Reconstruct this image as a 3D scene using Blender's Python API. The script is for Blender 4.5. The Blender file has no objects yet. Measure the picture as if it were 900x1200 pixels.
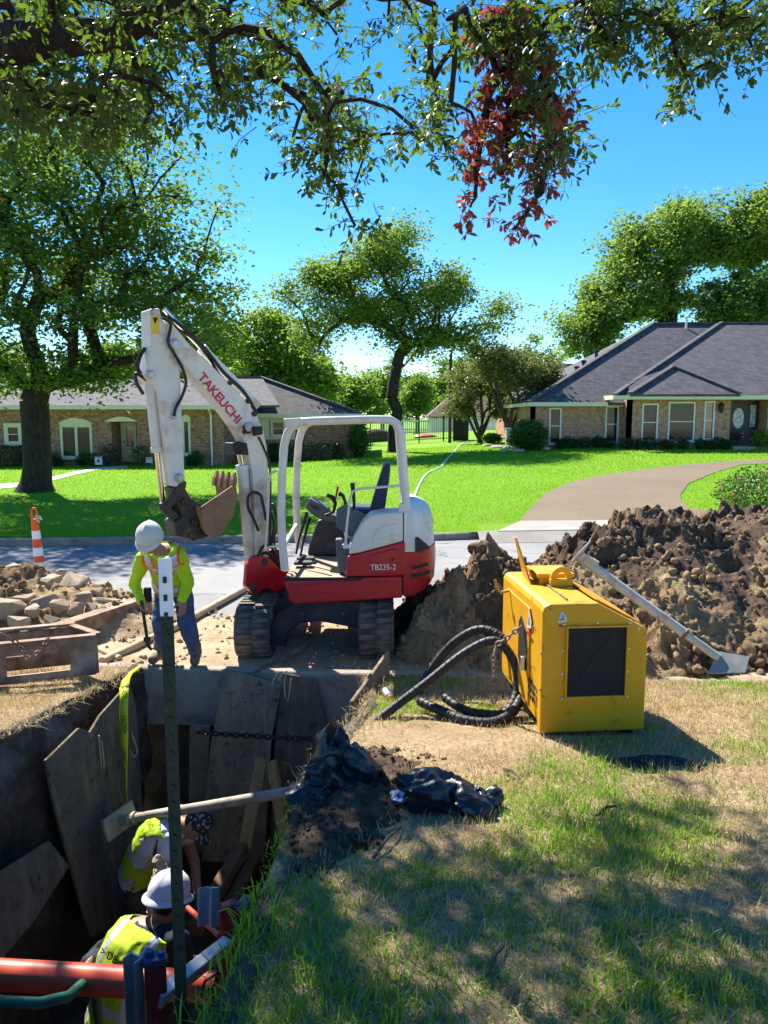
import bpy, bmesh, math, random
import numpy as np
from mathutils import Vector, Matrix
random.seed(7); RNG = np.random.default_rng(11)
S = bpy.context.scene
COL = S.collection
# ------------------------------------------------------------------ camera
CAM = Vector((0, 0, 2.45)); PITCH = math.atan(110 / 900)
cd = bpy.data.cameras.new('camera'); co = bpy.data.objects.new('camera', cd); COL.objects.link(co)
cd.sensor_fit = 'VERTICAL'; cd.sensor_height = 24; cd.lens = 18; cd.clip_start = .05; cd.clip_end = 3000
co.location = CAM; co.rotation_euler = (math.pi / 2 - PITCH, 0, 0)
S.camera = co
# ------------------------------------------------------------------ world and sun
SUN_ELEV = 46; SUN_AZ = -30          # degrees; azimuth from +Y towards +X
W = bpy.data.worlds.new('World'); S.world = W; W.use_nodes = True
nt = W.node_tree; nt.nodes.clear()
sky = nt.nodes.new('ShaderNodeTexSky'); sky.sky_type = 'NISHITA'; sky.sun_disc = False
sky.sun_elevation = math.radians(SUN_ELEV); sky.sun_rotation = math.radians(SUN_AZ)
sky.air_density = .85; sky.dust_density = 0.; sky.ozone_density = 4.0; sky.altitude = 150
hs = nt.nodes.new('ShaderNodeHueSaturation'); hs.inputs['Saturation'].default_value = 1.3; hs.inputs['Hue'].default_value = .5
bgn = nt.nodes.new('ShaderNodeBackground'); bgn.inputs['Strength'].default_value = .1
wo = nt.nodes.new('ShaderNodeOutputWorld')
nt.links.new(sky.outputs[0], hs.inputs['Color']); nt.links.new(hs.outputs[0], bgn.inputs[0]); nt.links.new(bgn.outputs[0], wo.inputs[0])
sl = bpy.data.lights.new('sun', 'SUN'); so = bpy.data.objects.new('sun', sl); COL.objects.link(so)
sl.energy = 5.0; sl.angle = math.radians(.53); sl.color = (1, .94, .84)
e_, a_ = math.radians(SUN_ELEV), math.radians(SUN_AZ)
SUND = Vector((math.sin(a_) * math.cos(e_), math.cos(a_) * math.cos(e_), math.sin(e_)))
so.rotation_euler = (-SUND).to_track_quat('-Z', 'Y').to_euler(); so.location = SUND * 60
S.view_settings.view_transform = 'Standard'; S.view_settings.look = 'None'
S.view_settings.exposure = 1.35; S.view_settings.gamma = 1; S.view_settings.use_curve_mapping = False
S.render.engine = 'CYCLES'
S.cycles.max_bounces = 6; S.cycles.transparent_max_bounces = 8

# ------------------------------------------------------------------ pixels to places (a pixel is a direction; depth comes from what is touched)
def ray(px, py):
    x = (px - 450) / 900; y = (py - 600) / 900
    return Vector((x, math.cos(PITCH) - y * math.sin(PITCH), -(math.sin(PITCH) + y * math.cos(PITCH))))
def PY(px, py, Y):
    d = ray(px, py); return CAM + d * (Y / d.y)
def PZ(px, py, z):
    d = ray(px, py); return CAM + d * ((z - CAM.z) / d.z)
def PP(px, py, p0, n):
    d = ray(px, py); return CAM + d * ((Vector(p0) - CAM).dot(n) / d.dot(n))
# ------------------------------------------------------------------ noise
_tab = np.random.default_rng(3).random(65536)
def _h(i, j, k): return _tab[(i * 73856093 ^ j * 19349663 ^ k * 83492791) & 65535]
def vn3(P, seed=0):
    P = np.asarray(P, float) + 1000; I = np.floor(P).astype(np.int64); f = P - I; f = f * f * (3 - 2 * f)
    I = I + seed * 131
    r = 0
    for a in (0, 1):
        for b in (0, 1):
            for c in (0, 1):
                w = (f[:, 0] if a else 1 - f[:, 0]) * (f[:, 1] if b else 1 - f[:, 1]) * (f[:, 2] if c else 1 - f[:, 2])
                r = r + w * _h(I[:, 0] + a, I[:, 1] + b, I[:, 2] + c)
    return r
def fbm(P, sc=1, oct=4, seed=0, ridge=False):
    P = np.asarray(P, float) * sc; r = np.zeros(len(P)); a = .5; t = 0
    for o in range(oct):
        n = vn3(P, seed + o)
        if ridge: n = 1 - np.abs(2 * n - 1)
        r += a * n; t += a; a *= .5; P = P * 2.03
    return r / t
def n2(X, Y, sc=1, oct=3, seed=0):
    return fbm(np.stack([np.ravel(X), np.ravel(Y), np.zeros(np.size(X))], 1), sc, oct, seed).reshape(np.shape(X))
def sstep(a, b, x):
    t = np.clip((np.asarray(x, float) - a) / (b - a), 0, 1); return t * t * (3 - 2 * t)
def inpoly(X, Y, poly):
    X = np.asarray(X); Y = np.asarray(Y); r = np.zeros(X.shape, bool); n = len(poly)
    for i in range(n):
        x1, y1 = poly[i][0], poly[i][1]; x2, y2 = poly[(i + 1) % n][0], poly[(i + 1) % n][1]
        if y1 == y2: continue
        c = (y1 > Y) != (y2 > Y)
        r ^= c & (X < (x2 - x1) * (Y - y1) / (y2 - y1) + x1)
    return r
# ------------------------------------------------------------------ heights
def ynk(X): return 6.77 - .083 * np.clip(X, -6, 6)          # lawn side of the near kerb
def yfk(X): return 14.6 + .086 * (np.asarray(X) + 7.4)      # road side of the far kerb
def z_near(X, Y):
    d = np.clip(6.8 - np.asarray(Y, float), 0, 5.6)
    return .125 + .108 * d + .02 * (n2(X, Y, .9, 2, 5) - .5) * sstep(0, .8, d)
def z_far(X, Y):
    X = np.asarray(X, float); Y = np.asarray(Y, float)
    s = .0025 + (.04 - .0025) * sstep(-9, 12, X)
    return .13 + s * np.clip(Y - 15, 0, 26) + .004 * np.clip(Y - 41, 0, 40)
def zf(x, y): return float(z_far(np.array([x]), np.array([y]))[0])
def zn(x, y): return float(z_near(np.array([x]), np.array([y]))[0])
def PG(px, py, f=zf, y0=6., y1=90.):
    d = ray(px, py); t0 = y0 / d.y; t1 = y1 / d.y
    for i in range(60):
        t = (t0 + t1) / 2; p = CAM + d * t
        if p.z > f(p.x, p.y): t0 = t
        else: t1 = t
    return CAM + d * t0
# ------------------------------------------------------------------ materials
MAT = {}
def rgb(c): return (c[0], c[1], c[2], 1)
class NB:
    def __init__(s, name):
        s.m = bpy.data.materials.new(name); s.m.use_nodes = True; s.t = s.m.node_tree; s.t.nodes.clear()
        s.out = s.n('ShaderNodeOutputMaterial'); MAT[name] = s.m
    def n(s, k, **kw):
        x = s.t.nodes.new(k)
        for a, b in kw.items(): setattr(x, a, b)
        return x
    def l(s, a, b): s.t.links.new(a, b)
    def coord(s, kind='Object'):
        if kind == 'World':
            return s.n('ShaderNodeNewGeometry').outputs['Position']
        return s.n('ShaderNodeTexCoord').outputs[kind]
    def noise(s, co, scale, detail=5, rough=.55):
        x = s.n('ShaderNodeTexNoise'); x.inputs['Scale'].default_value = scale; x.inputs['Detail'].default_value = detail; x.inputs['Roughness'].default_value = rough
        if co is not None: s.l(co, x.inputs['Vector'])
        return x.outputs[0]
    def ramp(s, fac, stops):
        x = s.n('ShaderNodeValToRGB'); s.l(fac, x.inputs[0]); e = x.color_ramp.elements
        while len(e) < len(stops): e.new(.5)
        for k, (p, c) in enumerate(stops):
            e[k].position = p; e[k].color = rgb(c) if len(c) == 3 else c
        return x.outputs[0]
    def mix(s, fac, a, b, mode='MIX'):
        x = s.n('ShaderNodeMix', data_type='RGBA', blend_type=mode)
        for v, i in ((fac, 0), (a, 6), (b, 7)):
            if isinstance(v, (int, float)): x.inputs[i].default_value = v
            elif isinstance(v, tuple): x.inputs[i].default_value = rgb(v)
            else: s.l(v, x.inputs[i])
        return x.outputs[2]
    def math(s, op, a, b=0.):
        x = s.n('ShaderNodeMath', operation=op)
        for v, i in ((a, 0), (b, 1)):
            if isinstance(v, (int, float)): x.inputs[i].default_value = v
            else: s.l(v, x.inputs[i])
        return x.outputs[0]
    def bump(s, h, strength=.5, dist=.01, nrm=None):
        x = s.n('ShaderNodeBump'); x.inputs['Strength'].default_value = strength; x.inputs['Distance'].default_value = dist
        s.l(h, x.inputs['Height'])
        if nrm is not None: s.l(nrm, x.inputs['Normal'])
        return x.outputs[0]
    def bsdf(s, col, rough=.6, metal=0., nrm=None, spec=.5, **kw):
        p = s.n('ShaderNodeBsdfPrincipled')
        for v, k in ((col, 'Base Color'), (rough, 'Roughness'), (metal, 'Metallic'), (spec, 'Specular IOR Level')):
            if isinstance(v, (int, float)): p.inputs[k].default_value = v
            elif isinstance(v, tuple): p.inputs[k].default_value = rgb(v)
            else: s.l(v, p.inputs[k])
        for k, v in kw.items(): p.inputs[k].default_value = v
        if nrm is not None: s.l(nrm, p.inputs['Normal'])
        s.l(p.outputs[0], s.out.inputs[0]); return p
def pm(name, c1, c2=None, scale=6, rough=.7, metal=0., bump=.0, bscale=40, c3=None, s3=3, lo3=.55, hi3=.7, bdist=.01, spec=.4, lo=.3, hi=.7, kind='Object'):
    b = NB(name); co = b.coord(kind)
    col = b.ramp(b.noise(co, scale), [(lo, c1), (hi, c2)]) if c2 else c1
    if c3:
        f = b.ramp(b.noise(co, s3, 8, .65), [(lo3, (0, 0, 0)), (hi3, (1, 1, 1))])
        col = b.mix(f, col, c3)
    nr = b.bump(b.noise(co, bscale, 6, .6), bump, bdist) if bump else None
    b.bsdf(col, rough, metal, nr, spec); return b.m
def leafmat(name, c1, c2, tr, tf=.4, rough=.45):
    b = NB(name)
    g = b.n('ShaderNodeNewGeometry').outputs['Random Per Island']
    col = b.ramp(g, [(0, c1), (.55, tuple((x + y) / 2 for x, y in zip(c1, c2))), (1, c2)])
    p = b.bsdf(col, rough, 0, None, .35)
    t = b.n('ShaderNodeBsdfTranslucent'); b.l(b.mix(.75, col, tr), t.inputs[0])
    m = b.n('ShaderNodeMixShader'); m.inputs[0].default_value = tf
    b.l(p.outputs[0], m.inputs[1]); b.l(t.outputs[0], m.inputs[2]); b.l(m.outputs[0], b.out.inputs[0]); return b.m
# setting
def mk_mats():
    # road: grey concrete with stains, patched asphalt cast and joints
    b = NB('road'); co = b.coord('World')
    c = b.ramp(b.noise(co, .9, 8, .6), [(.3, (.155, .16, .17)), (.7, (.24, .24, .24))])
    c = b.mix(b.ramp(b.noise(co, 2.3, 10, .7), [(.5, (0, 0, 0)), (.72, (1, 1, 1))]), c, (.27, .23, .18))
    c = b.mix(b.ramp(b.noise(co, 160, 2), [(.35, (0, 0, 0)), (.75, (1, 1, 1))]), c, (.33, .32, .3))
    vo = b.n('ShaderNodeTexVoronoi', feature='DISTANCE_TO_EDGE'); vo.inputs['Scale'].default_value = .33; wv = b.n('ShaderNodeVectorMath', operation='ADD'); nz_ = b.n('ShaderNodeTexNoise'); nz_.inputs['Scale'].default_value = 1.6; b.l(co, nz_.inputs['Vector']); b.l(co, wv.inputs[0]); b.l(nz_.outputs[1], wv.inputs[1]); b.l(wv.outputs[0], vo.inputs['Vector'])
    c = b.mix(b.ramp(vo.outputs[0], [(.004, (.75, .75, .75)), (.012, (0, 0, 0))]), c, (.05, .045, .04))
    c = b.mix(b.ramp(b.noise(co, .28, 3), [(.46, (0, 0, 0)), (.52, (.35, .35, .35))]), c, (.14, .14, .15))
    b.bsdf(c, .85, 0, b.bump(b.noise(co, 120, 4), .35, .006), .3)
    b = NB('kerb'); co = b.coord('World')
    c = b.ramp(b.noise(co, 2.5, 8, .65), [(.3, (.24, .2, .155)), (.7, (.4, .35, .28))])
    c = b.mix(b.ramp(b.noise(co, 6, 10, .7), [(.52, (0, 0, 0)), (.7, (1, 1, 1))]), c, (.15, .12, .09))
    b.bsdf(c, .9, 0, b.bump(b.noise(co, 60, 6), .5, .01), .25)
    b = NB('driveway'); co = b.coord('World')
    c = b.ramp(b.noise(co, 45, 4, .8), [(.3, (.085, .06, .04)), (.5, (.185, .138, .09)), (.7, (.32, .255, .175))])
    c = b.mix(b.ramp(b.noise(co, .45, 5), [(.4, (0, 0, 0)), (.7, (.5, .5, .5))]), c, (.13, .097, .064))
    b.bsdf(c, .88, 0, b.bump(b.noise(co, 60, 3), .5, .01), .25)
    b = NB('apron'); co = b.coord('World')
    c = b.ramp(b.noise(co, 1.3, 8, .65), [(.3, (.27, .245, .21)), (.7, (.38, .35, .31))]); b.bsdf(c, .88, 0, b.bump(b.noise(co, 70, 4), .4, .006), .25)
    b = NB('near_soil'); co = b.coord('World')       # thatch and bare soil under the near grass
    c = b.ramp(b.noise(co, 30, 8, .75), [(.28, (.13, .09, .05)), (.48, (.36, .26, .145)), (.72, (.6, .47, .28))])
    c = b.mix(b.ramp(b.noise(co, 1.6, 6, .6), [(.42, (0, 0, 0)), (.62, (1, 1, 1))]), c, b.ramp(b.noise(co, 40, 6, .7), [(.3, (.16, .105, .06)), (.7, (.42, .3, .18))]))
    b.bsdf(c, .95, 0, b.bump(b.noise(co, 70, 6, .7), .9, .02), .15)
    b = NB('far_turf'); co = b.coord('World')
    c = b.ramp(b.noise(co, 14, 8, .75), [(.3, (.09, .22, .005)), (.7, (.2, .42, .01))])
    c = b.mix(b.ramp(b.noise(co, .35, 4), [(.4, (0, 0, 0)), (.7, (.6, .6, .6))]), c, (.24, .4, .012))
    c = b.mix(b.ramp(b.noise(co, 1.1, 6, .7), [(.56, (0, 0, 0)), (.7, (.55, .55, .55))]), c, (.3, .36, .06))
    b.bsdf(c, .9, 0, b.bump(b.noise(co, 80, 4, .7), .9, .04), .2)
    b = NB('trench_soil'); co = b.coord('World')
    c = b.ramp(b.noise(co, 4, 10, .7), [(.28, (.05, .037, .027)), (.5, (.13, .095, .066)), (.72, (.25, .19, .13))])
    c = b.mix(b.ramp(b.noise(co, 1.3, 8, .6), [(.55, (0, 0, 0)), (.66, (1, 1, 1))]), c, (.3, .27, .23))
    b.bsdf(c, .95, 0, b.bump(b.noise(co, 22, 8, .7), 1, .05), .2)
    b = NB('heap_soil'); co = b.coord('World')
    c = b.ramp(b.noise(co, 7, 9, .7), [(.3, (.1, .064, .036)), (.5, (.23, .15, .083)), (.7, (.36, .25, .14))])
    c = b.mix(b.ramp(b.noise(co, .8, 4), [(.45, (0, 0, 0)), (.6, (1, 1, 1))]), c, (.4, .285, .15))
    b.bsdf(c, .95, 0, b.bump(b.noise(co, 40, 8, .75), 1, .03), .15)
    b = NB('heap_soil_dark'); co = b.coord('World')
    c = b.ramp(b.noise(co, 6, 9, .7), [(.28, (.04, .025, .016)), (.5, (.1, .064, .039)), (.75, (.2, .13, .077))])
    b.bsdf(c, .9, 0, b.bump(b.noise(co, 30, 8, .75), 1, .03), .3)
    b = NB('sand'); co = b.coord('World')
    c = b.ramp(b.noise(co, 2.2, 9, .65), [(.25, (.25, .17, .1)), (.5, (.44, .33, .21)), (.75, (.56, .45, .31))])
    c = b.mix(b.ramp(b.noise(co, 26, 6, .7), [(.5, (0, 0, 0)), (.72, (.8, .8, .8))]), c, (.2, .13, .08))
    b.bsdf(c, .95, 0, b.bump(b.noise(co, 40, 8, .7), .9, .02), .15)
    pm('path', (.5, .42, .36), (.62, .53, .46), 3, .9, bump=.3, bscale=60, kind='World')
    # brick by node: pieces under 6 px
    for nm, c1, c2, mo in (('brick_tan', (.42, .19, .105), (.58, .33, .195), (.5, .38, .27)), ('brick_brown', (.27, .11, .06), (.46, .235, .135), (.4, .31, .23))):
        b = NB(nm); co = b.coord('World')
        sp = b.n('ShaderNodeSeparateXYZ'); b.l(co, sp.inputs[0])
        cb = b.n('ShaderNodeCombineXYZ'); b.l(b.math('ADD', sp.outputs[0], sp.outputs[1]), cb.inputs[0]); b.l(sp.outputs[2], cb.inputs[1])
        br = b.n('ShaderNodeTexBrick'); b.l(cb.outputs[0], br.inputs['Vector'])
        for k, v in (('Scale', 1.), ('Mortar Size', .008), ('Brick Width', .21), ('Row Height', .075), ('Bias', 0.)): br.inputs[k].default_value = v
        br.inputs['Color1'].default_value = rgb(c1); br.inputs['Color2'].default_value = rgb(c2); br.inputs['Mortar'].default_value = rgb(mo)
        c = b.mix(b.ramp(b.noise(co, 5, 6, .8), [(.5, (0, 0, 0)), (.62, (.85, .85, .85))]), br.outputs[0], tuple(x * .45 for x in c1))
        c = b.mix(b.ramp(b.noise(co, 7.7, 6, .8), [(.58, (0, 0, 0)), (.68, (.7, .7, .7))]), c, (.72, .6, .48))
        b.bsdf(c, .9, 0, b.bump(br.outputs[1], .6, -.01), .2)
    b = NB('shingle'); co = b.coord('World')
    sp = b.n('ShaderNodeSeparateXYZ'); b.l(co, sp.inputs[0])
    cb = b.n('ShaderNodeCombineXYZ'); b.l(b.math('ADD', sp.outputs[0], b.math('MULTIPLY', sp.outputs[1], .6)), cb.inputs[0]); b.l(b.math('MULTIPLY', sp.outputs[2], 1.7), cb.inputs[1])
    br = b.n('ShaderNodeTexBrick'); b.l(cb.outputs[0], br.inputs['Vector'])
    for k, v in (('Scale', 1.), ('Mortar Size', .012), ('Brick Width', .33), ('Row Height', .2)): br.inputs[k].default_value = v
    br.inputs['Color1'].default_value = rgb((.055, .055, .062)); br.inputs['Color2'].default_value = rgb((.105, .103, .11)); br.inputs['Mortar'].default_value = rgb((.03, .03, .034))
    c = b.mix(b.ramp(b.noise(co, 3, 8, .7), [(.4, (0, 0, 0)), (.7, (.6, .6, .6))]), br.outputs[0], (.12, .117, .12))
    b.bsdf(c, .9, 0, b.bump(br.outputs[0], .5, .02), .25)
    pm('trim_cream', (.66, .62, .42), (.74, .7, .5), 3, .6)
    pm('trim_white', (.72, .72, .68), (.8, .8, .77), 3, .55)
    pm('dark_door', (.015, .014, .014), (.03, .027, .025), 5, .4)
    pm('door_cream', (.62, .58, .42), (.68, .64, .48), 4, .55)
    b = NB('window_glass'); co = b.coord('World')
    c = b.ramp(b.noise(co, .8, 3), [(.35, (.006, .018, .015)), (.65, (.02, .042, .034))]); b.bsdf(c, .06, 0, None, .3)
    pm('blind', (.30, .36, .34), (.4, .45, .42), 2, .6)
    pm('dark_glass', (.02, .024, .026), (.05, .055, .055), 2, .06, spec=.8)
    b = NB('etched_glass'); co = b.coord('Object')
    c = b.ramp(b.noise(co, 9, 5, .7), [(.4, (.12, .16, .17)), (.6, (.6, .66, .68))]); b.bsdf(c, .2, 0, None, .6)
    b = NB('bark'); co = b.coord('World')
    mp = b.n('ShaderNodeMapping'); mp.inputs['Scale'].default_value = (1, 1, .22); b.l(co, mp.inputs[0])
    h = b.noise(mp.outputs[0], 16, 8, .7)
    b.bsdf(b.ramp(h, [(.3, (.018, .014, .011)), (.55, (.05, .04, .031)), (.75, (.1, .082, .065))]), .95, 0, b.bump(h, 1, .06), .15)
    pm('twig', (.05, .035, .025), (.1, .075, .05), 9, .9)
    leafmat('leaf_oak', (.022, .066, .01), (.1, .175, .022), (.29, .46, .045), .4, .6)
    leafmat('leaf_mid', (.038, .09, .013), (.15, .24, .035), (.35, .52, .065), .44, .6)
    leafmat('leaf_light', (.06, .12, .014), (.18, .28, .03), (.36, .52, .06), .45)
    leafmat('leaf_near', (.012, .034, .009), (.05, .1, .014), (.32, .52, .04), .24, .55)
    leafmat('leaf_dead', (.17, .035, .028), (.33, .08, .055), (.55, .12, .08), .35)
    leafmat('leaf_myrtle', (.08, .11, .025), (.2, .22, .06), (.3, .33, .08), .35)
    leafmat('leaf_shrub', (.02, .06, .01), (.07, .15, .018), (.2, .4, .04), .3)
    leafmat('leaf_hedge', (.012, .04, .008), (.035, .08, .012), (.1, .2, .03), .25)
    leafmat('petal_pink', (.5, .08, .12), (.65, .18, .22), (.6, .2, .2), .3)
    leafmat('blade_green', (.08, .2, .01), (.25, .44, .03), (.3, .55, .03), .4, .5)
    leafmat('blade_dry', (.4, .29, .13), (.68, .54, .3), (.5, .38, .16), .3, .7)
    leafmat('blade_turf', (.09, .24, .006), (.2, .42, .012), (.4, .7, .02), .42, .55)
mk_mats()
def platemat(name, base, hi_, mud):
    b = NB(name); co = b.coord('World'); mp = b.n('ShaderNodeMapping'); mp.inputs['Scale'].default_value = (5, 5, .7); b.l(co, mp.inputs[0])
    c = b.ramp(b.noise(co, 2.4, 9, .72), [(.3, base), (.7, hi_)])
    c = b.mix(b.ramp(b.noise(mp.outputs[0], 1.6, 9, .75), [(.5, (0, 0, 0)), (.64, (.85, .85, .85))]), c, mud)
    c = b.mix(b.ramp(b.noise(co, 11, 8, .75), [(.55, (0, 0, 0)), (.66, (.9, .9, .9))]), c, tuple(x * .35 for x in base))
    mp2 = b.n('ShaderNodeMapping'); mp2.inputs['Scale'].default_value = (30, 30, 2.2); mp2.inputs['Rotation'].default_value = (.25, .3, 0); b.l(co, mp2.inputs[0])
    c = b.mix(b.ramp(b.noise(mp2.outputs[0], 1.5, 4, .7), [(.66, (0, 0, 0)), (.7, (.6, .6, .6))]), c, tuple(min(1, x * 2.2) for x in hi_))
    h = b.noise(co, 16, 9, .75); b.bsdf(c, .85, 0, b.bump(h, .8, .02), .25)
platemat('plate_rust', (.11, .085, .06), (.22, .175, .125), (.32, .235, .145)); platemat('plate_tan', (.15, .115, .075), (.33, .26, .175), (.4, .3, .19))
# ------------------------------------------------------------------ mesh building
def V3(p): return Vector((float(p[0]), float(p[1]), float(p[2])))
def frame(d, up=Vector((0, 0, 1))):
    d = Vector(d).normalized()
    if abs(d.dot(up)) > .97: up = Vector((0, 1, 0)) if abs(d.y) < .9 else Vector((1, 0, 0))
    a = d.cross(up).normalized(); b = a.cross(d).normalized()
    return a, b, d
class MB:
    def __init__(s): s.v = []; s.f = []; s.m = []
    def add(s, vs, fs, mi=0):
        o = len(s.v); s.v += [V3(p) for p in vs]; s.f += [tuple(i + o for i in f) for f in fs]; s.m += [mi] * len(fs); return s
    def box(s, c, size, R=None, mi=0):
        c = V3(c); x, y, z = [q / 2 for q in size]
        P = [Vector((i * x, j * y, k * z)) for k in (-1, 1) for j in (-1, 1) for i in (-1, 1)]
        if R is not None: P = [R @ p for p in P]
        return s.add([c + p for p in P], [(0, 2, 3, 1), (4, 5, 7, 6), (0, 1, 5, 4), (2, 6, 7, 3), (0, 4, 6, 2), (1, 3, 7, 5)], mi)
    def bb(s, lo, hi, mi=0):
        return s.box([(a + b) / 2 for a, b in zip(lo, hi)], [abs(b - a) for a, b in zip(lo, hi)], None, mi)
    def bar(s, p0, p1, w, h, mi=0, up=Vector((0, 0, 1))):
        p0 = V3(p0); p1 = V3(p1); a, b, d = frame(p1 - p0, up)
        q = [(-w / 2, -h / 2), (w / 2, -h / 2), (w / 2, h / 2), (-w / 2, h / 2)]
        return s.loft([[p + a * x + b * y for x, y in q] for p in (p0, p1)], mi)
    def prism(s, ring, ext, mi=0):
        ext = V3(ext); r = [V3(p) for p in ring]
        return s.loft([r, [p + ext for p in r]], mi)
    def loft(s, rings, mi=0, cap=True, close=False):
        n = len(rings[0]); vs = [p for r in rings for p in r]; fs = []; k = len(rings)
        for i in range(k if close else k - 1):
            for j in range(n):
                a = i * n + j; b = i * n + (j + 1) % n; c = ((i + 1) % k) * n + (j + 1) % n; d = ((i + 1) % k) * n + j
                fs.append((a, b, c, d))
        if cap and not close: fs += [tuple(range(n))[::-1], tuple(range((k - 1) * n, k * n))]
        return s.add(vs, fs, mi)
    def tube(s, path, r, n=8, mi=0, cap=True, close=False):
        P = [V3(p) for p in path]; k = len(P); R = r if isinstance(r, (list, tuple)) else [r] * k
        rings = []; pa = None
        for i in range(k):
            if close: d = P[(i + 1) % k] - P[i - 1]
            else: d = P[min(i + 1, k - 1)] - P[max(i - 1, 0)]
            if d.length < 1e-9: d = Vector((0, 0, 1))
            d.normalize()
            if pa is None: a, b, _ = frame(d)
            else:
                a = pa - d * pa.dot(d)
                if a.length < 1e-6: a = frame(d)[0]
                a.normalize(); b = a.cross(d)
            pa = a
            rings.append([P[i] + (a * math.cos(2 * math.pi * j / n) + b * math.sin(2 * math.pi * j / n)) * R[i] for j in range(n)])
        return s.loft(rings, mi, cap, close)
    def cyl(s, p0, p1, r0, r1=None, n=12, mi=0): return s.tube([p0, p1], [r0, r0 if r1 is None else r1], n, mi)
    def lathe(s, p0, axis, prof, n=20, mi=0, cap=True):
        p0 = V3(p0); a, b, d = frame(axis)
        return s.loft([[p0 + d * t + (a * math.cos(2 * math.pi * j / n) + b * math.sin(2 * math.pi * j / n)) * max(r, 1e-4) for j in range(n)] for t, r in prof], mi, cap)
    def ell(s, c, rad, R=None, nu=14, nv=9, mi=0):
        c = V3(c); rings = []
        for i in range(nv + 1):
            t = -math.pi / 2 + math.pi * i / nv; z = math.sin(t); r = max(math.cos(t), .02)
            ring = []
            for j in range(nu):
                q = Vector((rad[0] * r * math.cos(2 * math.pi * j / nu), rad[1] * r * math.sin(2 * math.pi * j / nu), rad[2] * z))
                ring.append(c + (R @ q if R is not None else q))
            rings.append(ring)
        return s.loft(rings, mi)
    def build(s, name, mats, parent=None, smooth=None, bevel=0, seg=2, origin=None):
        me = bpy.data.meshes.new(name)
        me.from_pydata([tuple(p) for p in s.v], [], s.f)
        if not isinstance(mats, (list, tuple)): mats = [mats]
        for m in mats: me.materials.append(MAT[m])
        if len(mats) > 1: me.polygons.foreach_set('material_index', s.m)
        bm = bmesh.new(); bm.from_mesh(me); bmesh.ops.recalc_face_normals(bm, faces=bm.faces); bm.to_mesh(me); bm.free()
        return link(name, me, parent, smooth, bevel, seg, origin)
def link(name, me, parent=None, smooth=None, bevel=0, seg=2, origin=None, keep=False):
    if smooth:
        me.polygons.foreach_set('use_smooth', [True] * len(me.polygons))
        if smooth < 180: me.set_sharp_from_angle(angle=math.radians(smooth))
    if not keep:
        if parent is not None: off = wloc(parent)
        else:
            co_ = np.empty(len(me.vertices) * 3); me.vertices.foreach_get('co', co_); co_ = co_.reshape(-1, 3)
            off = V3(origin) if origin is not None else Vector(((co_[:, 0].min() + co_[:, 0].max()) / 2, (co_[:, 1].min() + co_[:, 1].max()) / 2, co_[:, 2].min()))
        me.transform(Matrix.Translation(-off))
    o = bpy.data.objects.new(name, me); COL.objects.link(o)
    if parent is not None: o.parent = parent
    elif not keep: o.location = off
    if bevel:
        m = o.modifiers.new('bevel', 'BEVEL'); m.width = bevel; m.segments = seg; m.limit_method = 'ANGLE'; m.angle_limit = math.radians(40)
    return o
def wloc(o):
    p = Vector((0, 0, 0))
    while o is not None: p = p + o.location; o = o.parent
    return p
def tag(o, label=None, cat=None, group=None, kind=None):
    if label: o['label'] = label
    if cat: o['category'] = cat
    if group: o['group'] = group
    if kind: o['kind'] = kind
    return o
def thing(name, label, cat, loc, group=None):
    o = bpy.data.objects.new(name, None); COL.objects.link(o); o.location = V3(loc); o.empty_display_size = .2
    return tag(o, label, cat, group)
def npmesh(name, V, F, mat, mi=None):
    V = np.asarray(V, np.float32); F = np.asarray(F, np.int32); me = bpy.data.meshes.new(name)
    me.vertices.add(len(V)); me.vertices.foreach_set('co', V.ravel())
    m, k = F.shape; me.loops.add(m * k); me.loops.foreach_set('vertex_index', F.ravel())
    me.polygons.add(m); me.polygons.foreach_set('loop_start', np.arange(0, m * k, k, dtype=np.int32))
    for q in (mat if isinstance(mat, (list, tuple)) else [mat]): me.materials.append(MAT[q])
    if mi is not None: me.polygons.foreach_set('material_index', np.asarray(mi, np.int32))
    me.update(calc_edges=True); return me
def gridmesh(X, Y, Z, keep=None):
    ny, nx = X.shape; V = np.stack([X.ravel(), Y.ravel(), Z.ravel()], 1)
    i = np.arange(ny * nx).reshape(ny, nx)
    F = np.stack([i[:-1, :-1], i[:-1, 1:], i[1:, 1:], i[1:, :-1]], -1).reshape(-1, 4)
    if keep is not None: F = F[keep.ravel()]
    return V, F
def rotmats(n, rng, tilt=1.):
    """random frames: z-axis of the leaf tilted from up by up to tilt*90 degrees"""
    az = rng.random(n) * 2 * np.pi; ti = (rng.random(n) ** .8) * tilt * np.pi / 2; sp = rng.random(n) * 2 * np.pi
    nz = np.stack([np.sin(ti) * np.cos(az), np.sin(ti) * np.sin(az), np.cos(ti)], 1)
    r = np.stack([np.cos(sp), np.sin(sp), np.zeros(n)], 1)
    x = r - nz * (r * nz).sum(1)[:, None]; x /= np.linalg.norm(x, axis=1)[:, None] + 1e-9
    y = np.cross(nz, x); return np.stack([x, y, nz], 2)
LEAF4 = (np.array([[0, 0, 0], [.5, -.27, .08], [1, 0, -.05], [.45, .27, .08]]), np.array([[0, 1, 2], [0, 2, 3]]))
LEAF6 = (np.array([[0, 0, 0], [.35, -.15, .05], [.72, -.2, .04], [1, 0, -.1], [.72, .2, .04], [.35, .15, .05]]), np.array([[0, 1, 5], [1, 2, 5], [2, 4, 5], [2, 3, 4]]))
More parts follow.
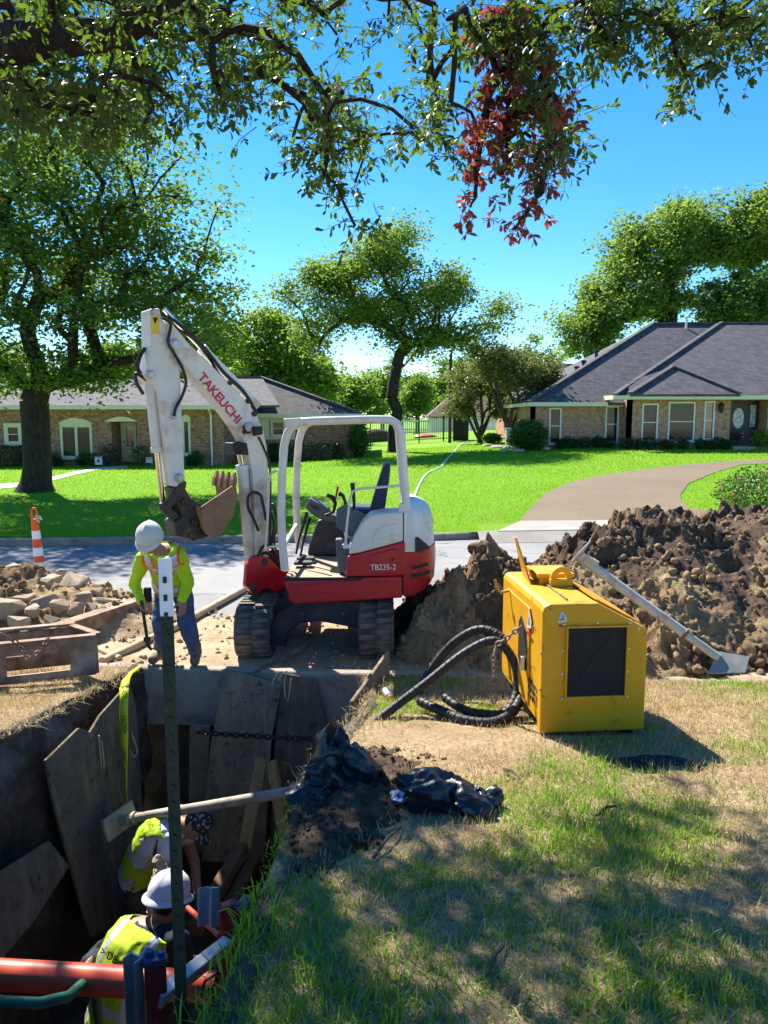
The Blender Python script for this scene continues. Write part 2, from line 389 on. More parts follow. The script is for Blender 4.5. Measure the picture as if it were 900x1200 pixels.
def scatter(T, P, R, sc):
    v, f = T; n = len(P); k = len(v)
    V = np.einsum('nij,kj->nki', R, v) * np.asarray(sc)[:, None, None] + np.asarray(P)[:, None, :]
    F = f[None] + (np.arange(n) * k)[:, None, None]
    return V.reshape(-1, 3), F.reshape(-1, f.shape[1])
# ================================================================== SETTING
TP = [(-2.30, float(ynk(-2.3)) + .01), (-.12, float(ynk(-.12)) + .01), (-.12, 5.7), (-.3, 4.9), (-.45, 4.0), (-.47, 3.0), (-.5, 2.3), (-.56, 1.72), (-1.5, 1.75),
      (-2.75, 1.95), (-2.66, 3.5), (-2.55, 4.9), (-2.42, 6.0)]
FLOOR = -1.95
def structure(o, name=None): o['kind'] = 'structure'; return o
# road
xs = np.concatenate([np.linspace(-80, -14, 20)[:-1], np.linspace(-14, 14, 29), np.linspace(14, 80, 20)[1:]]); t = np.linspace(0, 1, 9)
X, T = np.meshgrid(xs, t); Y0 = ynk(X) + .1; Y1 = yfk(X) + .1; YY = Y0 + (Y1 - Y0) * T
V, F = gridmesh(X, YY, np.zeros_like(X)); structure(link('road', npmesh('road', V, F, 'road'), origin=(0, 10, 0)))
# near lawn
xs = np.concatenate([np.linspace(-45, -5, 24)[:-1], np.linspace(-5, 5, 251), np.linspace(5, 45, 24)[1:]])
ys = np.concatenate([np.linspace(-30, 0, 14)[:-1], np.linspace(0, 6.8, 171)])
X, Yr = np.meshgrid(xs, ys); YY = np.where(Yr > 0, Yr / 6.8 * (ynk(X) + .01), Yr)
ZZ = z_near(X, YY) + .035 * (n2(X, YY, 7, 3, 9) - .5) * sstep(0, .5, 6.7 - YY)
ins = inpoly(X, YY, TP); kp = ~(ins[:-1, :-1] | ins[1:, :-1] | ins[:-1, 1:] | ins[1:, 1:])
V, F = gridmesh(X, YY, ZZ, kp); structure(link('front_lawn', npmesh('front_lawn', V, F, 'near_soil'), smooth=180, origin=(0, 3, 0)))
# far lawn
xs = np.linspace(-60, 60, 121); t = np.linspace(0, 1, 60) ** 1.6
X, T = np.meshgrid(xs, t); YY = yfk(X) + .12 + (75 - yfk(X)) * T
V, F = gridmesh(X, YY, z_far(X, YY)); structure(link('far_lawn', npmesh('far_lawn', V, F, 'far_turf'), smooth=180, origin=(0, 20, 0)))
V, F = gridmesh(*np.meshgrid(np.linspace(-900, 900, 10), np.linspace(74, 1500, 10)), np.full((10, 10), .55)); structure(link('ground', npmesh('ground', V, F, 'far_turf'), origin=(0, 300, 0)))
# near kerb, in cast sections
kr = structure(thing('kerb', None, None, (0, 6.8, 0)))
xe = -20.
while xe < 20:
    L = 2.0; x0, x1 = xe, xe + L - .012
    m = MB(); prof = [(0, -.42), (.16, -.42), (.16, .095), (.135, .125), (.02, .13), (0, .115)]
    k = 5; rings = []
    for i in range(k):
        x = x0 + (x1 - x0) * i / (k - 1); rings.append([Vector((x, float(ynk(x)) + a, z + random.uniform(-.004, .004))) for a, z in prof])
    m.loft(rings).build('kerb_section', 'kerb', kr, bevel=.008)
    xe += L
# far kerb with its curved return into the driveway
DRL = [(613, 606), (622, 596), (640, 578), (668, 566), (700, 558.5), (760, 550), (807, 544.5), (869, 540), (960, 535)]
DRI = [(960, 541), (869, 545), (838, 554), (807, 567), (797, 581), (799, 589), (811, 597)]
drl = [PG(*p) for p in DRL]; dri = [PG(*p) for p in DRI]
fk = structure(thing('kerb', None, None, (0, 15, 0)))
path = [(x, float(yfk(x))) for x in np.linspace(-40, 1.2, 22)] + [(1.75, 15.47), (2.25, 15.75), (2.62, 16.2), (2.95, 16.9), (drl[0].x - .05, drl[0].y)]
for a, b in zip(path[:-1], path[1:]):
    d = Vector((b[0] - a[0], b[1] - a[1], 0)); L = d.length; d.normalize(); nrm = Vector((-d.y, d.x, 0)); m = MB()
    rings = []
    for p, q in ((Vector((a[0], a[1], 0)), .004), (Vector((b[0], b[1], 0)), L - .004)):
        p = Vector((a[0], a[1], 0)) + d * q
        rings.append([p + nrm * u + Vector((0, 0, z)) for u, z in [(0, -.05), (.18, -.05), (.18, .135), (.04, .14), (.01, .12)]])
    m.loft(rings).build('kerb_section', 'kerb', fk)
# driveway and apron
def sheet(name, ring, mat, dz, f=zf, res=.5):
    xs_ = [p[0] for p in ring]; ys_ = [p[1] for p in ring]
    bm = bmesh.new(); vs = [bm.verts.new((p[0], p[1], 0)) for p in ring]; bm.faces.new(vs)
    n = max(2, int(max(max(xs_) - min(xs_), max(ys_) - min(ys_)) / res))
    for ax, lo, hi in ((0, min(xs_), max(xs_)), (1, min(ys_), max(ys_))):
        k = int((hi - lo) / res)
        for i in range(1, k):
            c = Vector((0, 0, 0)); c[ax] = lo + (hi - lo) * i / k; nn = Vector((0, 0, 0)); nn[ax] = 1
            bmesh.ops.bisect_plane(bm, geom=bm.verts[:] + bm.edges[:] + bm.faces[:], plane_co=c, plane_no=nn)
    for v in bm.verts: v.co.z = f(v.co.x, v.co.y) + dz
    me = bpy.data.meshes.new(name); bm.to_mesh(me); bm.free(); me.materials.append(MAT[mat])
    for p in me.polygons:
        if p.normal.z < 0: p.flip()
    return link(name, me)
DRIVE = [(p.x, p.y) for p in drl] + [(p.x, p.y) for p in dri] + [(8.6, 17.5), (9.5, 16.35), (2.72, 15.9)]
structure(sheet('driveway', [(p[0], p[1]) for p in DRIVE], 'driveway', .02))
apron = [(2.3, 15.44), (10.3, 16.13), (9.3, 16.9), (3.0, 16.75)]
structure(sheet('driveway_apron', apron, 'apron', .034))
V, F = gridmesh(*[np.array(q) for q in zip(*[((x, x), (float(yfk(x)) - .45, float(yfk(x)) + .04), (.006, zf(x, float(yfk(x))) + .038)) for x in np.linspace(1.9, 10.4, 18)])]); structure(link('driveway_ramp', npmesh('driveway_ramp', V, F[:, ::-1], 'apron')))
# garden path across the left lawn
gp = [(-30, 570), (30, 565.5), (62, 559), (85, 553.5), (112, 548.5), (150, 546)]; gq = [(150, 548.5), (112, 551.5), (85, 557.5), (62, 563.5), (30, 570.5), (-30, 576)]
PATH = [(p.x, p.y) for p in [PG(*q) for q in gp + gq]]
structure(sheet('garden_path', PATH, 'path', .02))
# trench
def resample(pts, step):
    out = []
    for a, b in zip(pts[:-1], pts[1:]):
        a = np.array(a); b = np.array(b); n = max(1, int(np.linalg.norm(b - a) / step)); out += [a + (b - a) * i / n for i in range(n)]
    return np.array(out + [np.array(pts[-1])])
def trench_wall(name, pts, top=None, lip=True, seed=0, amp=.11):
    P = resample(pts, .045); k = len(P); d = np.gradient(P, axis=0); d /= np.linalg.norm(d, axis=1)[:, None]
    N = np.stack([d[:, 1], -d[:, 0]], 1)             # into the trench for clockwise order; flipped below
    c = np.array([-1.4, 4.4]); s = np.sign(((c - P) * N).sum()); N = N * s
    zt = z_near(P[:, 0], P[:, 1]) + .01 if top is None else np.full(k, top)
    rows = []
    if lip:
        rows.append(np.c_[P - N * .1, zt - .05]); rows.append(np.c_[P - N * .06, zt + .0 + .035 * n2(P[:, 0], P[:, 1], 9, 2, seed)]); rows.append(np.c_[P - N * .0, zt + .0 + .04 * n2(P[:, 0], P[:, 1], 11, 2, seed + 1)])
    nz = 44
    for i in range(nz + 1):
        z = zt - .03 + (FLOOR - zt) * i / nz
        rows.append(np.c_[P, z])
    R = np.array(rows); q = R.reshape(-1, 3)
    f = (fbm(q * np.array([1, 1, 1.]), 1.7, 5, 20 + seed) - .5) * 2 * amp + (fbm(q, 9, 3, 30 + seed, True) - .5) * .07
    f = f.reshape(len(rows), k); w = np.ones(len(rows)); w[:3 if lip else 1] = 0; 
    R[:, :, :2] += N[None] * (f * w[:, None])[:, :, None] 
    V, F = gridmesh(R[:, :, 0], R[:, :, 1], R[:, :, 2])
    structure(link(name, npmesh(name, V, F, 'trench_soil'), smooth=180))
trench_wall('trench_wall_right', TP[1:8], seed=1, amp=.05)
trench_wall('trench_wall_near', TP[7:10], seed=2, amp=.05)
trench_wall('trench_wall_left', [TP[9], TP[10], TP[11], TP[12], TP[0]], seed=3, amp=.16)
far_w = [(TP[0][0] - .12, TP[0][1] + .14), (TP[1][0] + .12, TP[1][1] + .14)]
trench_wall('trench_wall_far', far_w, top=-.1, lip=False, seed=4, amp=.1)
X, YY = np.meshgrid(np.linspace(-3.1, .3, 80), np.linspace(1.7, 7.3, 120)); ZZ = FLOOR + .16 * (n2(X, YY, 1.5, 4, 40) - .5) + .1 * (n2(X, YY, 8, 3, 41) - .5)
V, F = gridmesh(X, YY, ZZ); structure(link('trench_floor', npmesh('trench_floor', V, F, 'trench_soil'), smooth=180))

# ================================================================== HOUSES
def wall_open(mb, A, B, z0, z1, ops, th=.22, mi=0):
    """straight wall from A to B (outside on the right hand when going A to B is the camera side) with real openings"""
    A = Vector((A[0], A[1], 0)); B = Vector((B[0], B[1], 0)); d = (B - A); L = d.length; d.normalize(); n = Vector((-d.y, d.x, 0))
    def blk(s0, s1, a, b):
        if s1 - s0 < .005 or b - a < .005: return
        ring = [A + d * s0 + Vector((0, 0, a)), A + d * s1 + Vector((0, 0, a)), A + d * s1 + Vector((0, 0, b)), A + d * s0 + Vector((0, 0, b))]
        mb.prism(ring, n * th, mi)
    s = 0
    for (s0, s1, a, b) in sorted(ops):
        blk(s, s0, z0, z1); blk(s0, s1, z0, a); blk(s0, s1, b, z1); s = s1
    blk(s, L, z0, z1)
def window(house, x0, x1, z0, z1, Y, frame_m, glass='window_glass', fw=.07, mull=1, rail=True, sill=True, arch=0):
    w = MB(); y = Y + .02
    for lo, hi in (((x0, z0), (x0 + fw, z1)), ((x1 - fw, z0), (x1, z1)), ((x0 + fw, z1 - fw), (x1 - fw, z1)), ((x0 + fw, z0), (x1 - fw, z0 + fw))):
        w.bb((lo[0], y - .04, lo[1]), (hi[0], y + .08, hi[1]))
    if arch:
        n = 10; ring = [Vector((x0, y - .06, z1))] + [Vector((x0 + (x1 - x0) * i / n, y - .06, z1 + arch * math.sin(math.pi * (.12 + .76 * i / n)))) for i in range(n + 1)] + [Vector((x1, y - .06, z1))]
        w.prism(ring, (0, .12, 0))
    o = w.build('window', frame_m, house)
    for i in range(1, mull):
        xm = x0 + (x1 - x0) * i / mull; MB().bb((xm - fw * .55, y - .035, z0 + fw), (xm + fw * .55, y + .06, z1 - fw)).build('mullion', frame_m, o)
    for i in range(mull):
        a = x0 + (x1 - x0) * i / mull + fw * .6; b = x0 + (x1 - x0) * (i + 1) / mull - fw * .6
        MB().bb((a, y + .03, z0 + fw * .5), (b, y + .045, z1 - fw * .5)).build('pane', glass, o)
        MB().bb((a, y + .12, z0 + fw), (b, y + .125, z1 - fw)).build('blind', 'blind', o)
        if rail: MB().bb((a, y + .0, (z0 + z1) / 2 - .02), (b, y + .028, (z0 + z1) / 2 + .02)).build('meeting_rail', frame_m, o)
    if sill: MB().bb((x0 - .05, y - .09, z0 - .06), (x1 + .05, y + .02, z0 - .004)).build('sill', frame_m, o)
    return o
def roof_plane(pts, name, parent, th=.1, mat='shingle'):
    m = MB(); pts = [V3(p) for p in pts]; m.prism(pts, (0, 0, -th)); return m.build(name, mat, parent)
def ridge_cap(a, b, parent, r=.1):
    m = MB(); m.bar(V3(a) + Vector((0, 0, .05)), V3(b) + Vector((0, 0, .05)), .26, .09); return m.build('ridge_cap', 'shingle', parent)
# ---- right house
H = thing('brick_house', 'tan brick bungalow with dark hipped shingle roof and oval glass front door', 'house', (15, 38, 1.0))
zb = .55; YF = 37.0; YL = 38.0
xl = PY(622, 500, YL).x; xj = PY(735, 500, YF).x; xr = 27.
def pxz(x0, y0, x1, y1, Y): a = PY(x0, y0, Y); b = PY(x1, y1, Y); return a.x, b.x, b.z, a.z
wl = [pxz(644, 478, 657, 520, YL), pxz(710, 476, 724, 518, YL)]
wf = [pxz(753, 473, 770, 517, YF), pxz(784, 471, 813, 517, YF), pxz(826, 470, 836, 515, YF)]
dr = pxz(857, 467, 897, 524, YF)
m = MB()
wall_open(m, (xl, YL), (xj + .1, YL), zb, 3.12, [(a - xl, b - xl, c, d) for a, b, c, d in wl])
wall_open(m, (xj, YF), (xr, YF), zb, 3.5, [(a - xj, b - xj, c, d) for a, b, c, d in wf] + [(dr[0] - xj, dr[1] - xj, zb, dr[3])])
wall_open(m, (xj, YL), (xj, YF), zb, 3.5, []); wall_open(m, (xl, YL + 12), (xl, YL), zb, 3.12, [])
m.bb((dr[0], YF + .9, zb), (dr[1], YF + 1.05, dr[3]));
hw = m.build('wall', 'brick_tan', H)
MB().bb((dr[0], YF + .22, zb), (dr[0] - .1, YF + .95, dr[3])).bb((dr[1], YF + .22, zb), (dr[1] + .1, YF + .95, dr[3])).bb((dr[0], YF + .22, dr[3]), (dr[1], YF + .9, dr[3] + .1)).build('porch_recess', 'brick_tan', H)
for i, (a, b, c, d) in enumerate(wl): window(H, a, b, c, d, YL, 'trim_white', mull=1)
for i, (a, b, c, d) in enumerate(wf): window(H, a, b, c, d, YF, 'trim_white', mull=1, glass='window_glass' if i < 2 else 'dark_glass')
MB().bb((xl - .3, YL - .05, zb), (dr[0], YL - .04, zb + .01)).build('ledge', 'kerb', H)
# front door: black surround, oval light, side light, door step
dx0, dx1 = dr[0] + .05, dr[1] - .05; dz1 = dr[3] - .1; yd = YF + .8; zs = zf(dr[0], YF) + .12
D = MB().bb((dx0, yd, zs), (dx0 + .12, yd + .1, dz1)).bb((dx1 - .12, yd, zs), (dx1, yd + .1, dz1)).bb((dx0 + .12, yd, dz1 - .12), (dx1 - .12, yd + .1, dz1)).bb((dx0 + .12, yd + .05, zs), (dx1 - .12, yd + .08, dz1 - .12)).build('front_door', 'dark_door', H)
dl0, dl1 = dx0 + .22, dx0 + .22 + .95
MB().bb((dl0, yd + .0, zs + .02), (dl1, yd + .045, dz1 - .14)).build('door_leaf', 'dark_door', D)
cx, cz = (dl0 + dl1) / 2, zs + 1.32
MB().prism([Vector((cx + .27 * math.cos(t_), yd - .015, cz + .5 * math.sin(t_))) for t_ in np.linspace(0, 2 * math.pi, 25)[:-1]], (0, .013, 0)).build('oval_light', 'etched_glass', D)
MB().bb((cx - .3, yd - .012, zs + .25), (cx + .3, yd - .002, zs + .6)).build('kick_panel', 'dark_glass', D)
MB().bb((dl1 + .12, yd + .02, zs + .9), (dl1 + .38, yd + .045, dz1 - .2)).build('side_light', 'etched_glass', D)
MB().bb((dr[0] - .2, YF - .9, zb), (dr[1] + .3, YF + .9, zs)).build('porch_step', 'kerb', H)
lp = PY(845, 477, YF - .12); LN = MB(); LN.bb((lp.x - .04, YF - .08, lp.z - .1), (lp.x + .04, YF - .002, lp.z + .2)).lathe((lp.x, YF - .16, lp.z - .28), (0, 0, 1), [(0, .03), (.04, .09), (.36, .14), (.38, .16), (.48, .04), (.54, .02)], 8).build('wall_lantern', 'dark_door', H)
# roof
E1 = Vector((PY(620, 473, 37.45).x, 37.45, 3.2)); RZ = 7.8; R1 = Vector((PY(765, 384, 45).x, 45, RZ)); E2 = Vector((PY(720, 466, 36.4).x, 36.4, 3.5)); R2 = Vector((PY(845, 381, 45).x, 45, RZ + .06)); R3 = Vector((30, 45, RZ + .06))
RF = roof_plane([E1, (13.4, 37.45, 3.2), (R2.x, 45, RZ), R1], 'roof', H)
roof_plane([E1, R1, (E1.x, 52.5, 3.2)], 'hip_slope', RF); roof_plane([E2, (xj + 1.3, 38.0, 3.52), R2], 'hip_slope', RF)
roof_plane([E2, (30, 36.4, 3.5), R3, R2], 'front_slope', RF); roof_plane([(E1.x, 52.5, 3.2), R1, R3, (30, 52.5, 3.2)], 'back_slope', RF)
pa, pb, pc = PY(738, 463.5, 36.25), PY(789, 430, 38.9), PY(868, 461, 36.25); pa.z = pc.z = 3.56
roof_plane([pa, pc, pb], 'front_slope', RF); roof_plane([pa, pb, (pa.x + .3, 37.6, 4.2)], 'hip_slope', RF); roof_plane([pc, (pc.x - .4, 38.0, 4.3), pb], 'hip_slope', RF)
ridge_cap(E1, R1, RF); ridge_cap(R1, R3, RF); ridge_cap(E2, R2, RF); ridge_cap(pa, pb, RF); ridge_cap(pc, pb, RF)
m = MB().bb((E1.x, 37.38, 3.02), (xj - .85, 37.46, 3.21)).bb((E1.x, 37.46, 3.02), (xj - .1, 38.0, 3.06)).bb((E2.x, 36.32, 3.32), (30, 36.41, 3.5)).bb((E2.x, 36.41, 3.32), (30, 37.0, 3.36)).bb((E2.x - .08, 36.32, 3.32), (E2.x, 38.0, 3.52)).bb((E1.x - .08, 37.38, 3.02), (E1.x, 50, 3.2))
m.build('fascia', 'trim_cream', H)
vp = PY(804, 383, 44.5); MB().cyl((vp.x, 44.5, RZ - .6), (vp.x, 44.5, RZ + .35), .06).lathe((vp.x, 44.5, RZ + .3), (0, 0, 1), [(0, .14), (.08, .12), (.12, .02)], 10).build('roof_vent', 'trim_white', RF)
for px_, py_ in ((699, 412), (684, 424), (676, 431)):
    q = PY(px_, py_, 42.2); MB().lathe((q.x, q.y, q.z - .45), (0, 0, 1), [(0, .09), (.4, .09), (.42, .17), (.52, .15), (.55, .03)], 10).build('roof_vent', 'dark_door', RF)
# ---- house behind it, seen over the shrubs
HB = thing('brick_house', 'partly hidden house with grey roof behind the crape myrtles', 'house', (9.5, 58, .9))
MB().bb((9.2, 56, .5), (14, 62, 3.3)).build('wall', 'brick_brown', HB)
rb = roof_plane([(8.6, 55.4, 3.3), (20, 55.4, 3.3), (20, 60, 6.6), (13.2, 60, 6.6)], 'roof', HB); roof_plane([(8.6, 55.4, 3.3), (13.2, 60, 6.6), (8.6, 64, 3.3)], 'hip_slope', rb)
MB().bb((8.6, 55.3, 3.1), (20, 55.4, 3.3)).build('fascia', 'trim_cream', HB)
# ---- left house
HL = thing('brick_house', 'brown brick ranch house with arched cream window behind the big oak', 'house', (-12, 37, .15))
Y1 = 37.0; xa = -26.; xb = PY(262, 500, Y1).x; Z0 = -.1
aw = pxz(70, 498, 109, 537, Y1); sw = pxz(4, 496, 27, 522, Y1); w3 = pxz(213, 492, 224, 533, Y1); w4 = pxz(330, 492, 338, 512, 40.2)
al = pxz(130, 493, 162, 546, Y1)
m = MB(); wall_open(m, (xa, Y1), (xb, Y1), Z0, 3.0, [(p[0] - xa, p[1] - xa, p[2], p[3]) for p in (aw, sw, w3)] + [(al[0] - xa, al[1] - xa, Z0, al[3])])
m.bb((al[0], Y1 + 1.25, Z0), (al[1], Y1 + 1.4, al[3] + .1)).bb((al[0] - .1, Y1 + .22, Z0), (al[0], Y1 + 1.3, al[3])).bb((al[1], Y1 + .22, Z0), (al[1] + .1, Y1 + 1.3, al[3])).bb((al[0], Y1 + .22, al[3]), (al[1], Y1 + 1.25, al[3] + .1))
x5 = PY(425, 500, 40.2).x - .25
bw = pxz(317, 492, 335, 512, 40.2)
wall_open(m, (xb, 40.2), (x5, 40.2), Z0, 2.6, [(bw[0] - xb, bw[1] - xb, bw[2], bw[3])]); m.bb((xb - .22, Y1 + .22, Z0), (xb, 40.2, 2.95)).bb((x5 - .22, 40.42, Z0), (x5, 46, 2.6))
m.build('wall', 'brick_brown', HL)
window(HL, aw[0], aw[1], aw[2], aw[3], Y1, 'trim_cream', mull=2, fw=.11, arch=.34, rail=False)
window(HL, sw[0], sw[1], sw[2], sw[3], Y1, 'trim_cream', fw=.2); window(HL, w3[0], w3[1], w3[2], w3[3], Y1, 'trim_cream', fw=.1, arch=.25, rail=False); window(HL, bw[0], bw[1], bw[2], bw[3], 40.2, 'trim_cream', fw=.13)
MB().bb((xb + .02, 40.08, 1.35), (bw[0] - .06, 40.19, 2.58)).bb((bw[1] + .06, 40.08, 1.35), (bw[1] + .5, 40.19, 2.58)).bb((bw[0] - .06, 40.08, 1.35), (bw[1] + .06, 40.19, bw[2] - .07)).bb((bw[0] - .06, 40.08, bw[3] + .01), (bw[1] + .06, 40.19, 2.58)).build('siding_panel', 'trim_cream', HL)
# entry: cream door with dark glass under a shallow arched hood
yd = Y1 + 1.15; a = PY(141, 495, yd); b = PY(158, 541, yd)
D = MB().bb((a.x, yd, b.z), (b.x + .12, yd + .09, a.z)).build('front_door', 'door_cream', HL)
MB().bb((a.x + .28, yd - .02, b.z + .75), (b.x - .02, yd - .003, a.z - .22)).build('door_glass', 'dark_glass', D)
MB().ell((a.x + .17, yd - .04, b.z + 1.0), (.035, .05, .035), nu=8, nv=6).build('handle', 'dark_door', D)
h0, h1, hz = PY(123, 494, Y1 - .1), PY(163, 494, Y1 - .1), PY(140, 494, Y1 - .1).z
MB().prism([Vector((h0.x + (h1.x - h0.x) * i / 14, Y1 - .25, hz + .24 * math.sin(math.pi * i / 14))) for i in range(15)], (0, .24, 0)).build('entry_hood', 'trim_cream', HL)
# roof
RL = roof_plane([(xa - .5, 36.35, 3.05), (PY(305, 476, 36.35).x + .9, 36.35, 3.05), (-6.7, 43, 4.62), (xa + 3, 43, 4.62)], 'roof', HL)
ap = Vector((PY(306, 444, 43.2).x, 43.2, 4.66)); ec = Vector((PY(423, 487, 39.5).x, 39.5, 2.66)); ew = Vector((xb - .5, 39.5, 2.66))
roof_plane([ew, ec, ap], 'front_slope', RL); roof_plane([ec, (ec.x, 47.5, 2.66), ap], 'hip_slope', RL); roof_plane([(xa - .5, 49.5, 3), (xa + 3, 43, 4.62), ap, (ec.x, 47.5, 2.66)], 'back_slope', RL)
ridge_cap((xa + 3, 43, 4.64), ap, RL); ridge_cap(ec, ap, RL)
MB().bb((xa - .5, 36.27, 2.86), (xb + .35, 36.36, 3.06)).bb((xa, 36.36, 2.86), (xb + .35, 37.0, 2.9)).build('fascia', 'trim_cream', HL)
MB().bb((xb + .4, 39.42, 2.48), (ec.x + .05, 39.51, 2.68)).bb((xb + .4, 39.51, 2.48), (ec.x, 40.2, 2.52)).bb((ec.x, 39.51, 2.48), (ec.x + .06, 47, 2.68)).build('fascia', 'trim_cream', HL)
q0 = PY(247, 490, Y1 - .1); MB().tube([(q0.x, Y1 - .5, 2.85), (q0.x, Y1 - .08, 2.6), (q0.x, Y1 - .08, .2), (q0.x, Y1 - .35, .1)], .05, 8).build('downspout', 'trim_white', HL)

# ================================================================== TREES AND PLANTS
def grow(base, trunk_pts, trunk_r, clumps, seed, sag=.1):
    """attach clump centres to a growing skeleton; returns tubes [(pts, radii)]"""
    rng = np.random.default_rng(seed)
    nodes = [np.array(p, float) for p in trunk_pts]; par = [-1] + list(range(len(nodes) - 1)); paths = [list(range(len(nodes)))]
    nf = max(1, len(nodes) // 2); start = len(nodes) - 1
    C = np.array(clumps); order = np.argsort(np.linalg.norm(C - nodes[start], axis=1)); w = [0.] * len(nodes)
    lo = max(1, start - 1)
    for ci in order:
        c = C[ci]; N = np.array(nodes); d = np.linalg.norm(N - c, axis=1); d[:lo] += 50
        dep = (N - nodes[start]); d = d + .35 * np.linalg.norm(dep, axis=1) * (d > .2)
        # prefer joints below and inwards of the clump
        d += np.where(N[:, 2] > c[2] + .2, .8, 0)
        j = int(np.argmin(d)); p0 = nodes[j]; L = np.linalg.norm(c - p0); k = max(2, min(6, int(L / .8) + 2)); ids = [j]
        dirp = p0 - nodes[par[j]] if par[j] >= 0 else np.array([0, 0, 1.]); dirp = dirp / (np.linalg.norm(dirp) + 1e-6)
        for i in range(1, k + 1):
            t_ = i / k; p = p0 + (c - p0) * t_ + dirp * L * .22 * math.sin(math.pi * t_) * (1 - t_) + rng.normal(0, .045 * L, 3) * math.sin(math.pi * t_) + np.array([0, 0, sag * L * math.sin(math.pi * t_)])
            nodes.append(p); par.append(ids[-1]); w.append(0.); ids.append(len(nodes) - 1)
        w[ids[-1]] = 1; paths.append(ids)
    W_ = np.array(w)
    for i in range(len(nodes) - 1, 0, -1): W_[par[i]] += W_[i]
    W_ = np.maximum(W_, .3); tw = W_[start]
    rad = trunk_r * (W_ / tw) ** .47
    out = []
    for q, ids in enumerate(paths):
        r = [float(rad[i]) for i in ids]
        if q > 0: r[0] = min(r[0], r[1] * 1.25)
        out.append(([nodes[i] for i in ids], r))
    return out
def limb_mesh(tubes, name, mat, parent, minr=.012, flare=None):
    m = MB()
    for q, (p, r) in enumerate(tubes):
        r = [max(x, minr) for x in r]; n = 12 if r[0] > .12 else (7 if r[0] > .05 else 4)
        m.tube(p, r, n, cap=False)
    return m.build(name, mat, parent, smooth=180)
def clumps_in(lobes, seed):
    rng = np.random.default_rng(seed); out = []
    for (c, r, n) in lobes:
        d = rng.normal(0, 1, (n, 3)); d /= np.linalg.norm(d, axis=1)[:, None]; q = rng.random(n) ** .42
        out.append(np.array(c) + d * q[:, None] * np.array(r))
    return np.concatenate(out)
def leaves(C, per, spread, size, seed, flat=.6, T=LEAF4, tilt=1., var=.4):
    rng = np.random.default_rng(seed); n = len(C) * per
    ctr = np.repeat(C, per, axis=0); cs = np.repeat(rng.uniform(.65, 1.35, len(C)), per)
    g = rng.normal(0, 1, (n, 3)) * np.array([1, 1, flat]) * (spread * cs)[:, None] * .6
    P = ctr + g; return scatter(T, P - 0, rotmats(n, rng, tilt), size * rng.uniform(1 - var, 1 + var, n))
def tree(name, label, base, trunk_pts, tr, lobes, per, spread, size, mat, seed, group=None, cat='tree', bark='bark', T=LEAF4, flat=.6, flare=1.6, sag=.08, thin=.62):
    base = V3(base); t = thing(name, label, cat, base, group)
    C = clumps_in([(c, r, max(2, int(n * thin))) for c, r, n in lobes], seed); pts = [np.array(p, float) for p in trunk_pts]
    tubes = grow(base, pts, tr, C, seed, sag)
    p, r = tubes[0]
    # root flare
    p = [np.array(base) - np.array([0, 0, .15]), np.array(base) + np.array([0, 0, .12]), np.array(base) + (p[1] - p[0]) * .35] + p[1:]
    r = [tr * flare * 1.12, tr * flare * .85, tr * 1.12] + [max(x, tr * .72) for x in r[1:]]
    tubes[0] = (p, r)
    limb_mesh(tubes, 'trunk', bark, t)
    V, F = leaves(C, per, spread, size, seed + 1, flat, T)
    tag(link('crown', npmesh('crown', V, F, mat), t), kind=None)
    return t
# big oak, left
b0 = PG(42, 576); Y = b0.y; s = Y / 900
def at(px, py, dy=0): p = PY(px, py, Y + dy); return (p.x, p.y, p.z)
tree('oak_tree', 'large oak with thick forked trunk on the lawn before the ranch house', b0, [b0, at(44, 545), at(42, 500), at(40, 470)], .42,
     [(at(100, 235), (4.6, 4, 2.6), 64), (at(30, 280), (4.6, 4.2, 3.2), 64), (at(165, 330), (3.4, 3.6, 2.4), 54), (at(205, 380, -1), (2.2, 3, 1.5), 26), (at(60, 380), (4.6, 3.6, 1.6), 34), (at(-60, 330), (4, 4, 4), 50),
      (at(105, 435, -.6), (1.6, 1.8, .7), 14), (at(225, 420, .5), (1.3, 2, .6), 9), (at(-20, 430), (2.5, 2.5, .8), 10), (at(40, 160, 1), (3.5, 3.2, 1.8), 26)],
     260, .78, .16, 'leaf_oak', 101, flare=1.55, thin=.6)
# centre oak
b1 = PG(462, 530); Y = b1.y
tree('oak_tree', 'lone oak with dark forked trunk beyond the excavator canopy', b1, [b1, at(461, 505), at(466, 482), at(459, 466)], .3,
     [(at(450, 300), (2.2, 2.4, 1.3), 26), (at(395, 330), (2.2, 2.4, 1.3), 26), (at(500, 345), (2.0, 2.4, 1.6), 26), (at(430, 365), (2.8, 2.6, 1.2), 26), (at(490, 395), (2.0, 2.2, 1.1), 18), (at(375, 390), (1.4, 1.8, .9), 10), (at(345, 345), (.9, 1.4, .6), 5),
      (at(535, 400), (.9, 1.4, .9), 7), (at(470, 272), (.9, 1.2, .5), 5), (at(582, 362), (.5, .6, .7), 4), (at(575, 383), (.5, .6, .3), 2)],
     270, .86, .19, 'leaf_mid', 111, flare=1.5, thin=.95)
